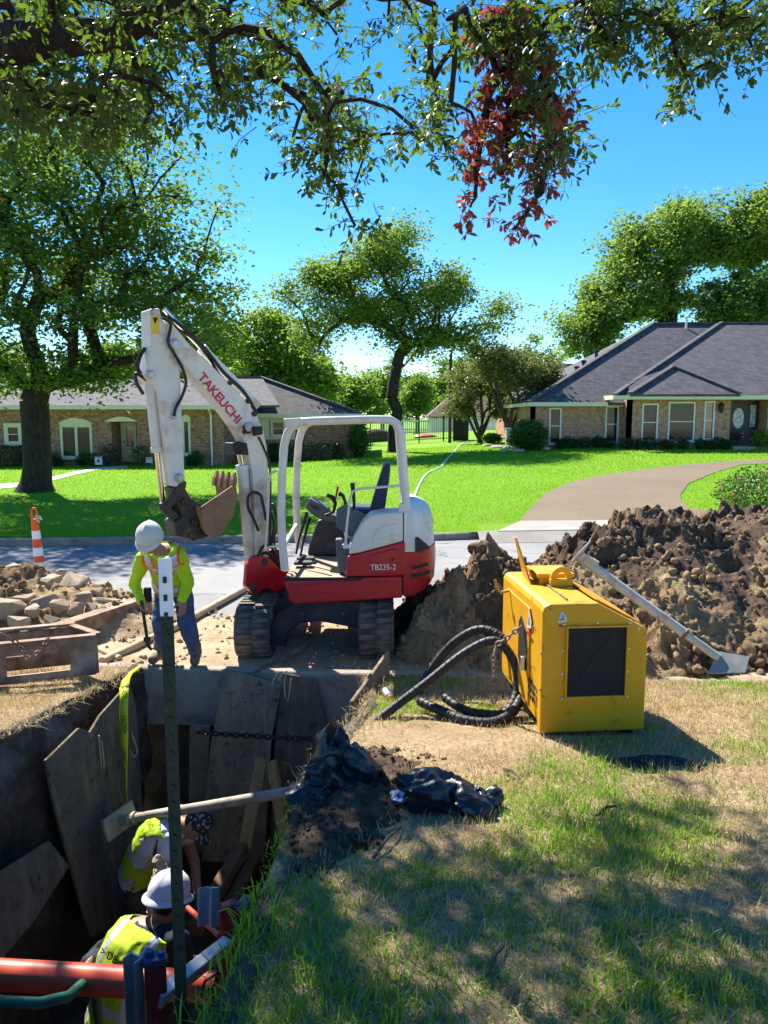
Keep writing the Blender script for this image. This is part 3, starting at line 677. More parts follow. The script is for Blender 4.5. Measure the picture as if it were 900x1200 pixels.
# trees behind the right house
Y = 62
tree('pecan_tree', 'broad leafy tree rising behind the dark roofed bungalow', (at(782, 480)[0], 62, 1), [(at(782, 480)[0], 62, 1), at(783, 420), at(782, 380), at(786, 350)], .62,
     [(at(795, 285), (4.2, 4, 3), 60), (at(755, 300), (3.6, 4, 2.6), 40), (at(730, 350), (4, 4, 2.4), 46), (at(690, 375), (2.4, 3, 1.8), 22), (at(700, 400), (3, 3, 1.6), 24), (at(835, 275), (2.4, 3, 2.4), 24), (at(800, 345), (3, 3, 1.5), 14)],
     230, 1.15, .32, 'leaf_mid', 121, group=None, thin=.68)
tree('pecan_tree', 'tall tree with bare lower limbs cut by the frame behind the bungalow', (at(930, 480)[0], 66, 1), [(at(930, 480)[0], 66, 1), (at(925, 420)[0], 66, 6), (at(920, 380)[0], 66, 9), (at(915, 350)[0], 66, 11)], .6,
     [(at(890, 270), (3, 4, 3), 44), (at(940, 270), (5, 4, 4), 60), (at(870, 300), (1.6, 3, 1.6), 16), (at(895, 330), (2.4, 3, 1.2), 14)], 220, 1.15, .32, 'leaf_mid', 123, thin=.6)
Y = 56
tree('small_tree', 'dense low tree filling the gap above the bungalow ridge', (at(862, 480)[0], 56, 1), [(at(862, 480)[0], 56, 1), at(862, 430), at(861, 395)], .25,
     [(at(862, 350), (2.6, 3, 1.9), 40), (at(835, 370), (1.6, 2, 1), 16), (at(890, 365), (2, 2, 1.4), 18)], 200, .8, .32, 'leaf_oak', 125)
# trees behind the left house
Y = 58
tree('yard_tree', 'bright green tree behind the ranch house hip roof', (at(325, 480)[0], 58, .5), [(at(325, 480)[0], 58, .5), at(325, 460), at(325, 435)], .35,
     [(at(318, 400), (2.8, 3, 2.2), 40), (at(350, 430), (2.6, 3, 2), 40), (at(295, 430), (2.4, 3, 2), 26), (at(370, 450), (1.4, 2, 1.4), 14), (at(312, 378), (1, 1, 1), 6)], 210, .9, .34, 'leaf_light', 131)
Y = 66
tree('yard_tree', 'darker rounded tree between the ranch house and lone oak', (at(375, 490)[0], 66, .5), [(at(375, 490)[0], 66, .5), at(374, 470), at(374, 445)], .3,
     [(at(362, 435), (2.2, 3, 2.6), 34), (at(385, 470), (1.2, 2, 1.2), 10)], 200, .9, .36, 'leaf_mid', 133)
Y = 70
tree('yard_tree', 'tall tree behind the ranch house roof beside the big oak', (at(230, 490)[0], 70, .5), [(at(230, 490)[0], 70, .5), at(230, 450), at(230, 420)], .4,
     [(at(240, 415), (4.5, 3, 3.2), 50), (at(160, 430), (5, 3, 2.4), 44), (at(280, 440), (2.5, 3, 2), 20)], 180, 1.0, .42, 'leaf_mid', 135)
# far trees in the gap
FT = [(418, 78, 7.0, 3.4, 'leaf_light', 'pale feathery tree beside the thin dark mast'), (448, 110, 9.5, 5, 'leaf_mid', 'hazy rounded tree far behind the lone oak trunk'), (488, 92, 7.5, 3, 'leaf_light', 'small bright tree just beyond the black fence'), (515, 120, 12, 6, 'leaf_mid', 'far green tree above the brown pavilion roof'),
      (470, 135, 12, 7, 'leaf_oak', 'dark distant tree closing the gap between the houses'), (560, 115, 13, 6, 'leaf_mid', 'distant tree behind the tall utility pole'), (620, 105, 13, 6, 'leaf_mid', 'distant tree left of the bungalow roof'), (130, 90, 10, 8, 'leaf_mid', 'distant tree over the ranch house ridge'), (20, 90, 10, 8, 'leaf_light', 'far pale tree seen past the big oak trunk'), (340, 120, 11, 8, 'leaf_mid', 'distant tree left of the thin mast')] + [(-90 - 130 * k_, 80 + 9 * (k_ % 3), 11, 7, 'leaf_mid', 'tree in the row beyond the end of the ranch house') for k_ in range(5)] + [(1010 + 130 * k_, 80 + 9 * (k_ % 3), 13, 8, 'leaf_mid', 'tree in the row beyond the far end of the bungalow') for k_ in range(4)]
for i, (px_, Yt, h_, r_, mt, lb) in enumerate(FT):
    p = PY(px_, 505, Yt); x = p.x; z0 = .7
    tree('distant_tree', lb, (x, Yt, z0), [(x, Yt, z0), (x + .1, Yt, z0 + h_ * .2), (x, Yt, z0 + h_ * .34)], h_ * .025, [((x, Yt, z0 + h_ * .62), (r_ * .62, r_ * .5, h_ * .36), 46), ((x + r_ * .3, Yt - .5, z0 + h_ * .42), (r_ * .6, r_ * .4, h_ * .22), 20), ((x - r_ * .35, Yt - .5, z0 + h_ * .45), (r_ * .5, r_ * .4, h_ * .22), 18)], 150, r_ * .22, .12 + r_ * .06, mt, 140 + i, group='distant trees')
# crape myrtles: many thin stems
def myrtle(label, px_, py_, Yt, lobes, seed, mat='leaf_myrtle', ns=7):
    global Y
    Y = Yt; g = PG(px_, py_); g = Vector((PY(px_, py_, Yt).x, Yt, zf(PY(px_, py_, Yt).x, Yt))); t = thing('crape_myrtle', label, 'tree', g, 'crape myrtles')
    rng = np.random.default_rng(seed); C = clumps_in([(at(*c), r, n) for c, r, n in lobes], seed); tub = []
    k = [C[i::ns] for i in range(ns)]; az = np.argsort(np.arctan2(C[:, 1] - Yt, C[:, 0] - g.x)); k = np.array_split(C[az], ns)
    for i, cc in enumerate(k):
        m_ = cc.mean(0); b_ = np.array(g) + np.array([.12 * math.cos(i * .9), .12 * math.sin(i * .9), -.05]); tub += grow(g, [b_, b_ + (m_ - b_) * .25 + rng.normal(0, .08, 3), b_ + (m_ - b_) * .5 + rng.normal(0, .12, 3)], .085, cc, seed + i)
    limb_mesh(tub, 'trunk', 'twig', t); V, F = leaves(C, 190, .5, .17, seed + 3)
    link('crown', npmesh('crown', V, F, mat), t)
myrtle('olive crape myrtle with bare spreading stems beside the utility pole', 562, 516, 46, [((555, 450), (1.6, 1.5, 1.3), 24), ((580, 440), (1.3, 1.4, 1.5), 20), ((540, 475), (.9, 1, .7), 9), ((590, 475), (.8, 1, .7), 8)], 171)
myrtle('taller crape myrtle with pinkish crown beside the bungalow', 597, 515, 42, [((605, 430), (1.7, 1.6, 1.3), 34), ((575, 425), (1.1, 1.3, 1.1), 16), ((635, 440), (1.0, 1.3, .9), 14), ((615, 465), (1.2, 1.3, .8), 12)], 175)
# shrubs
def shrub(name, label, c, rad, n, mat, size, seed, group=None, cat='shrub', stems=9, box=False, petals=0):
    c = V3(c); t = thing(name, label, cat, c, group); rng = np.random.default_rng(seed)
    if box: P = (rng.random((n, 3)) - .5) * 2; ax = rng.integers(0, 3, n); P[np.arange(n), ax] = np.sign(P[np.arange(n), ax]) * rng.uniform(.8, 1.05, n)
    else:
        d = rng.normal(0, 1, (n, 3)); d /= np.linalg.norm(d, axis=1)[:, None]; P = d * (rng.uniform(.55, 1.05, n))[:, None]; P *= (1 + .35 * (fbm(d * 2 + seed, 1.3, 3) - .5) * 2)[:, None]
    P = P * np.array(rad) + np.array(c) + np.array([0, 0, rad[2] * .92]); P[:, 2] = np.maximum(P[:, 2], c.z + .02)
    V, F = scatter(LEAF4, P, rotmats(n, rng, 1.), size * rng.uniform(.6, 1.4, n)); link('foliage', npmesh('foliage', V, F, mat), t)
    m = MB()
    for i in range(stems):
        a = rng.random() * 6.28; q = rng.uniform(.2, .8); m.tube([c + Vector((rng.normal(0, .04), rng.normal(0, .04), -.03)), c + Vector((math.cos(a) * rad[0] * q * .5, math.sin(a) * rad[1] * q * .5, rad[2] * .8)), c + Vector((math.cos(a) * rad[0] * q, math.sin(a) * rad[1] * q, rad[2] * 1.5))], [.02, .014, .006], 4)
    m.build('stems', 'twig', t)
    if petals:
        d = rng.normal(0, 1, (petals, 3)); d[:, 1] = -abs(d[:, 1]); d /= np.linalg.norm(d, axis=1)[:, None]; Q = d * np.array(rad) * 1.02 + np.array(c) + np.array([0, 0, rad[2] * .92])
        V, F = scatter(LEAF4, np.repeat(Q, 5, 0) + rng.normal(0, .02, (petals * 5, 3)), rotmats(petals * 5, rng, 1.), .07 * np.ones(petals * 5)); link('blossom', npmesh('blossom', V, F, 'petal_pink'), t)
    return t
def gl(px_, py_): return PG(px_, py_)
p = gl(619, 528); shrub('round_bush', 'bright rounded bush at the corner of the bungalow', p, (.95, .9, .78), 5200, 'leaf_shrub', .13, 201)
p = gl(893, 612); shrub('flowering_bush', 'loose bush with pink blossoms beside the driveway island', (p.x + .35, p.y + .3, p.z), (1.25, 1.1, .62), 5200, 'leaf_shrub', .085, 203, petals=60)
p = gl(893, 527); shrub('round_bush', 'spiky young bush beside the bungalow porch step', p, (.45, .4, .5), 700, 'leaf_light', .16, 204)
for i, px_ in enumerate([658, 668, 684, 700, 712, 735, 749, 762, 782, 800, 822, 838, 850]):
    q = PY(px_, 524, 36.2 if px_ > 725 else 37.3); q.z = zf(q.x, q.y); shrub('low_shrub', 'low dark clipped shrub planted along the bungalow wall', q, (.3 + .08 * (i % 3), .32, .27 + .04 * (i % 2)), 520, 'leaf_hedge', .1, 210 + i, group='foundation shrubs along the bungalow', stems=3)
for i, (px_, r_, z_) in enumerate([(56, .42, .4), (97, .36, .3), (110, .42, .34), (66, .3, .25), (166, .5, .55), (128, .5, .6), (230, .4, .4), (226, .35, .3)]):
    q = PY(px_, 544, 36.3); q.z = zf(q.x, q.y); shrub('low_shrub', 'small shrub in the bed under the ranch house windows', q, (r_, .4, z_), 600, 'leaf_hedge' if i % 2 else 'leaf_shrub', .1, 230 + i, group='shrubs under the ranch house windows', stems=3)
p = PY(8, 545, 36.2); p.z = zf(p.x, p.y); shrub('hedge', 'clipped hedge below the small cream window', (p.x - .6, p.y, p.z), (1.3, .5, .5), 3200, 'leaf_hedge', .1, 241, box=True, cat='hedge')
p = PY(358, 541, 38.6); p.z = zf(p.x, p.y); shrub('hedge', 'long clipped hedge in front of the ranch house wing', p, (1.75, .5, .44), 4200, 'leaf_hedge', .1, 243, box=True, cat='hedge')
p = PY(421, 540, 39.2); p.z = zf(p.x, p.y); shrub('tall_shrub', 'tall leafy shrub at the corner of the ranch house', p, (.55, .55, .95), 2400, 'leaf_shrub', .13, 245)
p = gl(577, 519); shrub('low_shrub', 'pale grassy clump in the stone edged bed', p, (.6, .5, .28), 900, 'leaf_light', .16, 247)
# ================================================================== BACKGROUND THINGS
pm('black_metal', (.012, .012, .013), (.03, .03, .03), 8, .5); pm('pole_wood', (.05, .04, .03), (.09, .07, .055), 6, .9)
pm('white_paint', (.7, .71, .7), (.8, .8, .79), 4, .6); pm('brown_roof', (.2, .13, .09), (.28, .19, .14), 2, .9); pm('red_plastic', (.5, .03, .03), (.6, .06, .04), 3, .5)
pm('limestone', (.42, .38, .31), (.6, .55, .46), 4, .9, bump=.6, bscale=20); pm('utility_green', (.33, .4, .36), (.38, .45, .4), 4, .6); pm('screen_black', (.01, .01, .011), (.02, .02, .022), 6, .8)
yb = 52.
fz = [PY(455, 520, yb), PY(548, 521, yb)]
f0 = Vector((fz[0].x - 1.2, yb, zf(fz[0].x, yb))); f1 = Vector((fz[1].x, yb, zf(fz[1].x, yb)))
FE = thing('metal_fence', 'black metal picket fence across the gap between the houses', 'fence', (f0 + f1) / 2)
L = (f1 - f0).length; d = (f1 - f0).normalized(); nseg = 4
for i in range(nseg + 1):
    q = f0 + d * L * i / nseg; MB().bb((q.x - .04, yb - .04, q.z - .1), (q.x + .04, yb + .04, q.z + 1.95)).build('post', 'black_metal', FE)
for z in (.2, 1.6): MB().bar(f0 + Vector((0, 0, z)), f1 + Vector((0, 0, z)), .035, .045).build('rail', 'black_metal', FE)
m = MB(); k = int(L / .13)
for i in range(1, k): q = f0 + d * L * i / k; m.bb((q.x - .009, yb - .009, q.z + .08), (q.x + .009, yb + .009, q.z + 1.8))
tag(m.build('pickets', 'black_metal', FE), kind='stuff')
q = PY(539, 521, 50); q.z = zf(q.x, 50); m = MB(); m.bar(q + Vector((-.45, 0, .9)), q + Vector((.7, 1.5, .9)), .03, 1.75); SC = m.build('privacy_screen', 'screen_black'); tag(SC, 'black fabric fence screen beside the utility pole', 'screen')
q = PY(527, 521, 49); q.z = zf(q.x, 49); MBp = MB(); MBp.tube([(q.x, 49, q.z - .3), (q.x, 49, q.z + 3), (q.x + .02, 49, q.z + 5.6)], [.11, .1, .085], 10); MBp.bb((q.x - .12, 48.84, q.z + 4.9), (q.x + .12, 48.9, q.z + 5.2)); tag(MBp.build('utility_pole', 'pole_wood'), 'dark wooden utility pole beside the crape myrtle', 'pole')
q = PY(400, 505, 70); q.z = .5; MBp = MB(); MBp.tube([(q.x, 70, 0), (q.x, 70, 3), (q.x, 70, PY(400, 439, 70).z)], [.1, .09, .07], 8); MBp.bb((q.x - .1, 69.8, 5.4), (q.x + .1, 69.9, 5.7)); tag(MBp.build('utility_pole', 'pole_wood'), 'thin dark mast rising beyond the ranch house roof', 'pole')
# pavilion with white railing far behind the fence
YP = 84.
a, b, c = PY(500, 488, YP), PY(585, 488, YP), PY(530, 462, YP + 3)
PV = thing('pavilion', 'white railed pavilion with brown hip roof behind the black fence', 'building', ((a.x + b.x) / 2, YP, .6))
rp = roof_plane([(a.x, YP, a.z), (b.x + 2, YP, a.z), (c.x + 3.4, YP + 3.2, c.z), (c.x, YP + 3.2, c.z)], 'roof', PV, mat='brown_roof'); roof_plane([(a.x, YP, a.z), (c.x, YP + 3.2, c.z), (a.x, YP + 6.5, a.z)], 'hip_slope', rp, mat='brown_roof')
MB().bb((a.x + .3, YP + 2.2, .4), (b.x + 2, YP + 2.4, a.z)).build('wall', 'white_paint', PV)
for i in range(8): x = a.x + .4 + i * (b.x - a.x) / 7.2; MB().bb((x - .09, YP + .3, .4), (x + .09, YP + .5, a.z)).build('column', 'white_paint', PV)
m = MB()
for i in range(70): x = a.x - 5 + i * .22; m.bb((x - .05, YP - 1.02, .8), (x + .05, YP - .98, 2.3))
tag(m.build('pickets', 'white_paint', PV), kind='stuff'); MB().bb((a.x - 5, YP - .97, 2.05), (a.x + 10.5, YP - .92, 2.2)).build('rail', 'white_paint', PV)
# brown spoil and red tarp beyond the fence
def lump(name, label, cat, c, rad, mat, seed, amp=.3, sc=1.5, n=20, group=None, parent=None):
    m = MB(); m.ell((0, 0, 0), (1, 1, 1), nu=n, nv=n // 2); P = np.array([tuple(v) for v in m.v]); r = 1 + amp * (fbm(P + seed * 3.7, sc, 4, seed) - .5) * 2
    P = P * r[:, None] * np.array(rad) + np.array(c); m.v = [Vector(p) for p in P]
    o = m.build(name, mat, parent, smooth=50)
    return tag(o, label, cat, group) if parent is None else o
q = PY(443, 517, 60); lump('dirt_pile', 'small brown soil heap beyond the black fence', 'dirt pile', (q.x, 60, zf(q.x, 60) + .2), (1.5, 1, .75), 'heap_soil_dark', 3)
q = PY(498, 516, 62); lump('red_tarp', 'low red tarp lying beyond the black fence', 'tarp', (q.x, 62, zf(q.x, 62) + .05), (.9, .6, .25), 'red_plastic', 5)
q = PY(597, 518, 41); q.z = zf(q.x, 41); MB().bb((q.x - .2, 40.8, q.z - .05), (q.x + .2, 41.2, q.z + .85)).bb((q.x - .23, 40.77, q.z + .85), (q.x + .23, 41.23, q.z + .92)).build('utility_pedestal', 'utility_green', bevel=.03); tag(bpy.data.objects['utility_pedestal'], 'pale utility pedestal next to the round bush', 'utility box')
for i, (px_, py_, r_) in enumerate([(571, 523, .3), (583, 525, .38), (596, 526, .3), (608, 529, .36), (590, 529, .25), (640, 527, .2)]):
    q = PG(px_, py_); lump('edging_stone', 'flat limestone edging rock by the planting bed', 'rock', (q.x, q.y, q.z + .03), (r_, r_ * .7, .12), 'limestone', 20 + i, .25, 1.5, 12, 'edging stones of the planting bed')
hp = [(486, 582), (490, 572), (495, 562), (500, 556), (506, 552.5), (513, 549.5), (517.5, 547.5), (520, 543), (524, 538.5), (531, 531), (537, 524), (543, 519.5), (549, 517.5)]
P_ = [PG(*q) + Vector((0, 0, .03)) for q in hp]; tag(MB().tube([q - Vector((0, 0, .012)) for q in P_], .034, 8).build('lay_flat_hose', 'white_paint', smooth=60), 'white flat hose snaking across the far lawn', 'hose')
# yard signs in front of the ranch house
def font_mesh(body, size, ext=.0015, name='lettering', bold=0.):
    cu = bpy.data.curves.new('t', 'FONT'); cu.body = body; cu.size = size; cu.extrude = ext; cu.offset = bold; cu.align_x = 'CENTER'; cu.align_y = 'CENTER'
    o = bpy.data.objects.new('t', cu); COL.objects.link(o); bpy.context.view_layer.update()
    me = bpy.data.meshes.new_from_object(o.evaluated_get(bpy.context.evaluated_depsgraph_get())); bpy.data.objects.remove(o); bpy.data.curves.remove(cu); me.name = name; me.materials.clear(); return me
def put_text(body, size, c, xdir, ydir, mat, parent, name='lettering', sx=1., ext=.0015, shear=0., bold=0.):
    me = font_mesh(body, size, ext, name, bold); me.materials.append(MAT[mat]); x = V3(xdir).normalized(); y = V3(ydir); y = (y - x * y.dot(x)).normalized(); z = x.cross(y)
    M_ = Matrix((x * sx, y + x * shear, z)).transposed().to_4x4(); M_.translation = V3(c); me.transform(M_); return link(name, me, parent)
pm('sign_white', (.75, .75, .78), (.8, .8, .82), 3, .5); pm('sign_blue', (.03, .06, .3), (.04, .08, .35), 3, .5); pm('sign_red', (.55, .02, .05), (.6, .03, .06), 3, .5)
q = PY(115.5, 541, 36); q.z = zf(q.x, 36); SG = thing('yard_sign', 'white yard sign with red star under the arched window', 'sign', q)
MB().bb((q.x - .17, 35.99, q.z + .1), (q.x + .17, 36.01, q.z + .5)).build('panel', 'sign_white', SG); MB().bb((q.x - .14, 36.011, q.z - .1), (q.x - .12, 36.03, q.z + .3)).bb((q.x + .12, 36.011, q.z - .1), (q.x + .14, 36.03, q.z + .3)).build('stake', 'black_metal', SG)
MB().prism([Vector((q.x + (.13 if i % 2 == 0 else .055) * math.sin(i * math.pi / 5), 35.985, q.z + .29 + (.13 if i % 2 == 0 else .055) * math.cos(i * math.pi / 5))) for i in range(10)], (0, .003, 0)).build('star', 'sign_red', SG)
MB().bb((q.x - .16, 35.984, q.z + .44), (q.x + .16, 35.988, q.z + .49)).build('band', 'sign_blue', SG)
q = PY(175, 541, 35.6); q.z = zf(q.x, 35.6); SG = thing('yard_sign', 'small white yard sign with dark heading near the cream door', 'sign', q)
MB().bb((q.x - .14, 35.59, q.z + .22), (q.x + .14, 35.61, q.z + .46)).build('panel', 'sign_white', SG); MB().bb((q.x - .012, 35.611, q.z - .1), (q.x + .012, 35.63, q.z + .4)).build('stake', 'black_metal', SG)
MB().bb((q.x - .12, 35.584, q.z + .37), (q.x + .12, 35.588, q.z + .43)).build('band', 'sign_blue', SG); MB().bb((q.x - .12, 35.584, q.z + .28), (q.x + .12, 35.588, q.z + .31)).build('band', 'sign_red', SG)
# ================================================================== DIRT, RUBBLE, TIMBER
def heap(name, label, cx, cy, hw, hd, peaks, base_z, mats, seed, res=.035, clods=500, clod=(.015, .07), cat='dirt pile', rough=.3, base=None, clip=None):
    """height field: the highest of several rounded cones, broken by lumps; clods lie on it"""
    xs_ = np.arange(cx - hw, cx + hw, res); ys_ = np.arange(cy - hd, cy + hd, res); X, Y_ = np.meshgrid(xs_, ys_)
    wx = X + .25 * (n2(X, Y_, 1.6, 3, seed) - .5) * 2; wy = Y_ + .25 * (n2(X, Y_, 1.6, 3, seed + 7) - .5) * 2
    Hh = np.full(X.shape, -1.)
    for (px_, py_, rx, ry, h_) in peaks:
        r = np.sqrt(((wx - px_) / rx) ** 2 + ((wy - py_) / ry) ** 2); k = h_ * (1 - r); k = np.where(k > h_ * .8, h_ * .8 + (k - h_ * .8) * .55, k); Hh = np.maximum(Hh, k)
    lumps = fbm(np.stack([X.ravel(), Y_.ravel(), Hh.ravel()], 1), 3.2, 5, seed + 3, True).reshape(X.shape) - .55
    fine = fbm(np.stack([X.ravel(), Y_.ravel(), Hh.ravel()], 1), 10, 4, seed + 5, True).reshape(X.shape) - .5
    m_ = sstep(-.12, .2, Hh); va = .25 + 1.5 * sstep(.35, .65, n2(X, Y_, 1.1, 2, seed + 17)); Z = Hh + m_ * (rough * lumps * va + .09 * fine * (.5 + .6 * va) + .045 * (fbm(np.stack([X.ravel(), Y_.ravel(), Hh.ravel()], 1), 27, 2, seed + 8, True).reshape(X.shape) - .5))
    bz = base_z if base is None else base(X, Y_)
    Z = np.where(Hh < -.1, -.12, Z) + bz - .02
    kp = (Z - bz > -.1); kp = kp[:-1, :-1] | kp[1:, 1:]
    if clip is not None: ic = inpoly(X, Y_, clip); kp &= ~(ic[:-1, :-1] | ic[1:, 1:]); Hh = np.where(ic, -1, Hh)
    t = thing(name, label, cat, (cx, cy, base_z)); V, F = gridmesh(X, Y_, Z, kp)
    q = n2(X, Y_, 1.3, 3, seed + 13)[:-1, :-1].ravel()[kp.ravel()] + .25 * lumps[:-1, :-1].ravel()[kp.ravel()]
    if len(mats) > 1:
        xc = X[:-1, :-1].ravel()[kp.ravel()]; mi = (q + mats[2](xc, Y_[:-1, :-1].ravel()[kp.ravel()]) > .5).astype(int); mm = list(mats[:2])
    else: mi = None; mm = mats[0]
    link('soil', npmesh('soil', V, F, mm, mi), t, smooth=40)
    # clods
    rng = np.random.default_rng(seed); m = MB(); m.ell((0, 0, 0), (1, 1, 1), nu=7, nv=5); B = np.array([tuple(v) for v in m.v]); Fq = [f for f in m.f if len(f) == 4]; Fq = np.array(Fq)
    ok = np.argwhere(Hh > -.04); ii = ok[rng.integers(0, len(ok), clods)]; Vs = []; Fs = []; o = 0
    for (a, b) in ii:
        s_ = clod[0] + (clod[1] - clod[0]) * rng.random() ** 3; P = B * (1 + .9 * (fbm(B * 1. + rng.random() * 60, 2.2, 2) - .5) * 2)[:, None] * s_ * rng.uniform(.7, 1.3, 3)
        Vs.append(P + np.array([X[a, b], Y_[a, b], Z[a, b] + s_ * .25])); Fs.append(Fq + o); o += len(B)
    tag(link('clods', npmesh('clods', np.concatenate(Vs), np.concatenate(Fs), mm if isinstance(mm, str) else mm[0]), t), kind='stuff')
    return t
pa_, pb_, pc_ = PY(780, 610, 9.3), PY(880, 598, 9.6), PY(700, 655, 8.6)
heap('dirt_pile', 'large broken heap of brown clay dug onto the street beside the pipe brace', 4.5, 9.2, 3.2, 2.6,
     [(pa_.x, 9.5, 2.4, 2.35, pa_.z + .12), (pb_.x + .2, 9.4, 2.6, 2.5, pb_.z + .15), (2.45, 8.6, 1.5, 1.5, .78), (5.5, 8.9, 2.2, 2.0, 1.25), (3.3, 8.7, 1.6, 1.6, 1.0)], 0., ('heap_soil', 'heap_soil_dark', lambda x, y: .16 * np.clip((x - 3.9) / 1.3, -1, 1.1)), 51, res=.024, clods=3200, rough=.36, clod=(.008, .055))
pd_ = PY(568, 650, 8.4)
heap('dirt_pile', 'smaller pointed soil heap between the excavator and yellow power unit', .75, 8.2, 1.9, 1.5, [(pd_.x, 8.4, .95, 1.3, pd_.z + .15), (.72, 8.1, .7, .95, .85), (1.6, 8.2, .9, .95, .7), (.45, 8.5, .5, .9, .5)], 0., ('heap_soil', 'heap_soil_dark', lambda x, y: -.03 - .05 * x), 57, res=.022, clods=1100, rough=.24, clod=(.006, .045))
pm('sandbag', (.38, .25, .12), (.48, .33, .18), 20, .95, bump=.5)
q = PY(563, 643, 8.4); lump('dirt_clod', 'big round clod resting on top of the pointed soil heap', 'clod', (q.x, 8.4, q.z), (.13, .1, .075), 'heap_soil', 61, .35, 1.6, 16)
# low mound of black soil along the trench edge
heap('dirt_pile', 'low mound of black soil beside the trench edge and tarp', .0, 3.75, .85, 1.25, [(-.27, 3.5, .27, .36, .07), (-.16, 3.95, .28, .4, .075), (.0, 4.35, .24, .3, .05)], .42, ('heap_soil_dark', ), 63, res=.02, clods=900, clod=(.004, .018), rough=.06, base=lambda x, y: z_near(x, y) + .012, clip=[(-2.4, 7), (-.12, 7), (-.1, 5.7), (-.26, 4.9), (-.41, 4.0), (-.43, 3.0), (-.45, 2.3), (-.5, 1.5), (-2.8, 1.5)])
# sand and dust over the street round the excavator
xs_ = np.arange(-4.2, 6.6, .04); ys_ = np.arange(6.7, 10.6, .04); X, Y_ = np.meshgrid(xs_, ys_)
E_ = sstep(0, .7, Y_ - ynk(X) + .3) * sstep(0, 1.2, 10.1 + .1 * (X + 2) + .8 * (n2(X, Y_, 1.1, 3, 71) - .5) * 2 - Y_ - .9 * sstep(-1.6, -3.4, X)) * sstep(-4.1, -3.2, X)
Z = -.022 + .045 * E_ * (.5 + n2(X, Y_, 1.7, 4, 72)) + .014 * (n2(X, Y_, 11, 3, 73) - .5) * E_
kp = (Z > -.012) & (Y_ > ynk(X) + .17); V, F = gridmesh(X, Y_, Z, kp[:-1, :-1]); tag(link('loose_sand', npmesh('loose_sand', V, F, 'sand'), smooth=180, origin=(0, 8, 0)), 'tan sand and dust spread over the street under the excavator', 'sand', kind='stuff')
# pebbles and crumbs on the dusty street and round the trench
rng = np.random.default_rng(81); n = 1400
PX = rng.uniform(-3.2, 1.2, n); PYy = rng.uniform(6.95, 9.6, n); sz = .006 + .03 * rng.random(n) ** 4
m = MB(); m.ell((0, 0, 0), (1, 1, .7), nu=6, nv=4); B = np.array([tuple(v) for v in m.v]); Fq = np.array([f for f in m.f if len(f) == 4])
V = (B[None] * (sz[:, None, None] * rng.uniform(.6, 1.4, (n, 1, 3))) + np.stack([PX, PYy, np.where(PYy < ynk(PX) + .16, .135, .018) + sz * .3], 1)[:, None]); V = V + rng.normal(0, .12, V.shape) * sz[:, None, None]
tag(link('crumbs', npmesh('crumbs', V.reshape(-1, 3), (Fq[None] + (np.arange(n) * len(B))[:, None, None]).reshape(-1, 4), 'sand'), origin=(0, 8, 0)), 'crumbs of soil and gravel scattered over the dusty street', 'gravel', kind='stuff')
# concrete rubble
pm('concrete_chunk', (.27, .205, .135), (.45, .36, .25), 5, .92, bump=.7, bscale=30, c3=(.2, .15, .1), s3=4)
pm('concrete_brown', (.24, .17, .11), (.42, .32, .22), 5, .95, bump=.8, bscale=25)
def chunk(c, rad, seed, mat, ang=0.):
    rng = np.random.default_rng(seed); bm = bmesh.new()
    for i in range(14):
        d = rng.normal(0, 1, 3); d /= np.linalg.norm(d); d = np.sign(d) * np.abs(d) ** .55; bm.verts.new(Vector(d * np.array(rad) * rng.uniform(.75, 1.05)))
    bmesh.ops.convex_hull(bm, input=bm.verts[:]); loose = [v for v in bm.verts if not v.link_faces]; bmesh.ops.delete(bm, geom=loose, context='VERTS')
    R = Matrix.Rotation(ang, 3, 'Z') @ Matrix.Rotation(rng.uniform(-.35, .35), 3, 'X') @ Matrix.Rotation(rng.uniform(-.3, .3), 3, 'Y')
    for v in bm.verts: v.co = R @ v.co + V3(c)
    me = bpy.data.meshes.new('concrete_chunk'); bm.to_mesh(me); bm.free(); me.materials.append(MAT[mat]); return link('concrete_chunk', me, bevel=min(rad) * .12)
heap('dirt_pile', 'rubbly tan soil heap under the broken concrete by the delineator post', -4.2, 9.2, 1.7, 1.5, [(-4.6, 9.4, 1.5, 1.4, .62), (-3.8, 9.0, 1.2, 1.0, .48), (-5.4, 9.4, 1.4, 1.4, .6), (-3.2, 8.9, .8, .8, .2)], 0., ('heap_soil', 'sand', lambda x, y: .05), 91, clods=500, rough=.16)
RB = [(12, 684, 9.2, .34, .2), (30, 700, 8.9, .3, .14), (8, 712, 8.6, .42, .2), (55, 705, 8.7, .26, .12), (38, 716, 8.5, .2, .11), (70, 712, 8.6, .2, .12), (85, 690, 9.2, .36, .22), (58, 683, 9.3, .26, .13), (45, 672, 9.6, .2, .1), (100, 703, 8.8, .2, .13), (88, 714, 8.5, .14, .12), (113, 697, 9.0, .17, .12),
      (128, 703, 8.9, .28, .07), (108, 712, 8.6, .13, .1), (22, 729, 8.2, .2, .11), (62, 726, 8.3, .14, .09), (6, 695, 9.0, .2, .12), (75, 699, 9, .15, .1), (25, 671, 9.6, .24, .14), (72, 670, 9.5, .12, .08), (120, 714, 8.6, .09, .06), (50, 694, 9.1, .13, .09), (15, 668, 9.7, .2, .12), (135, 695, 9.2, .1, .07)]
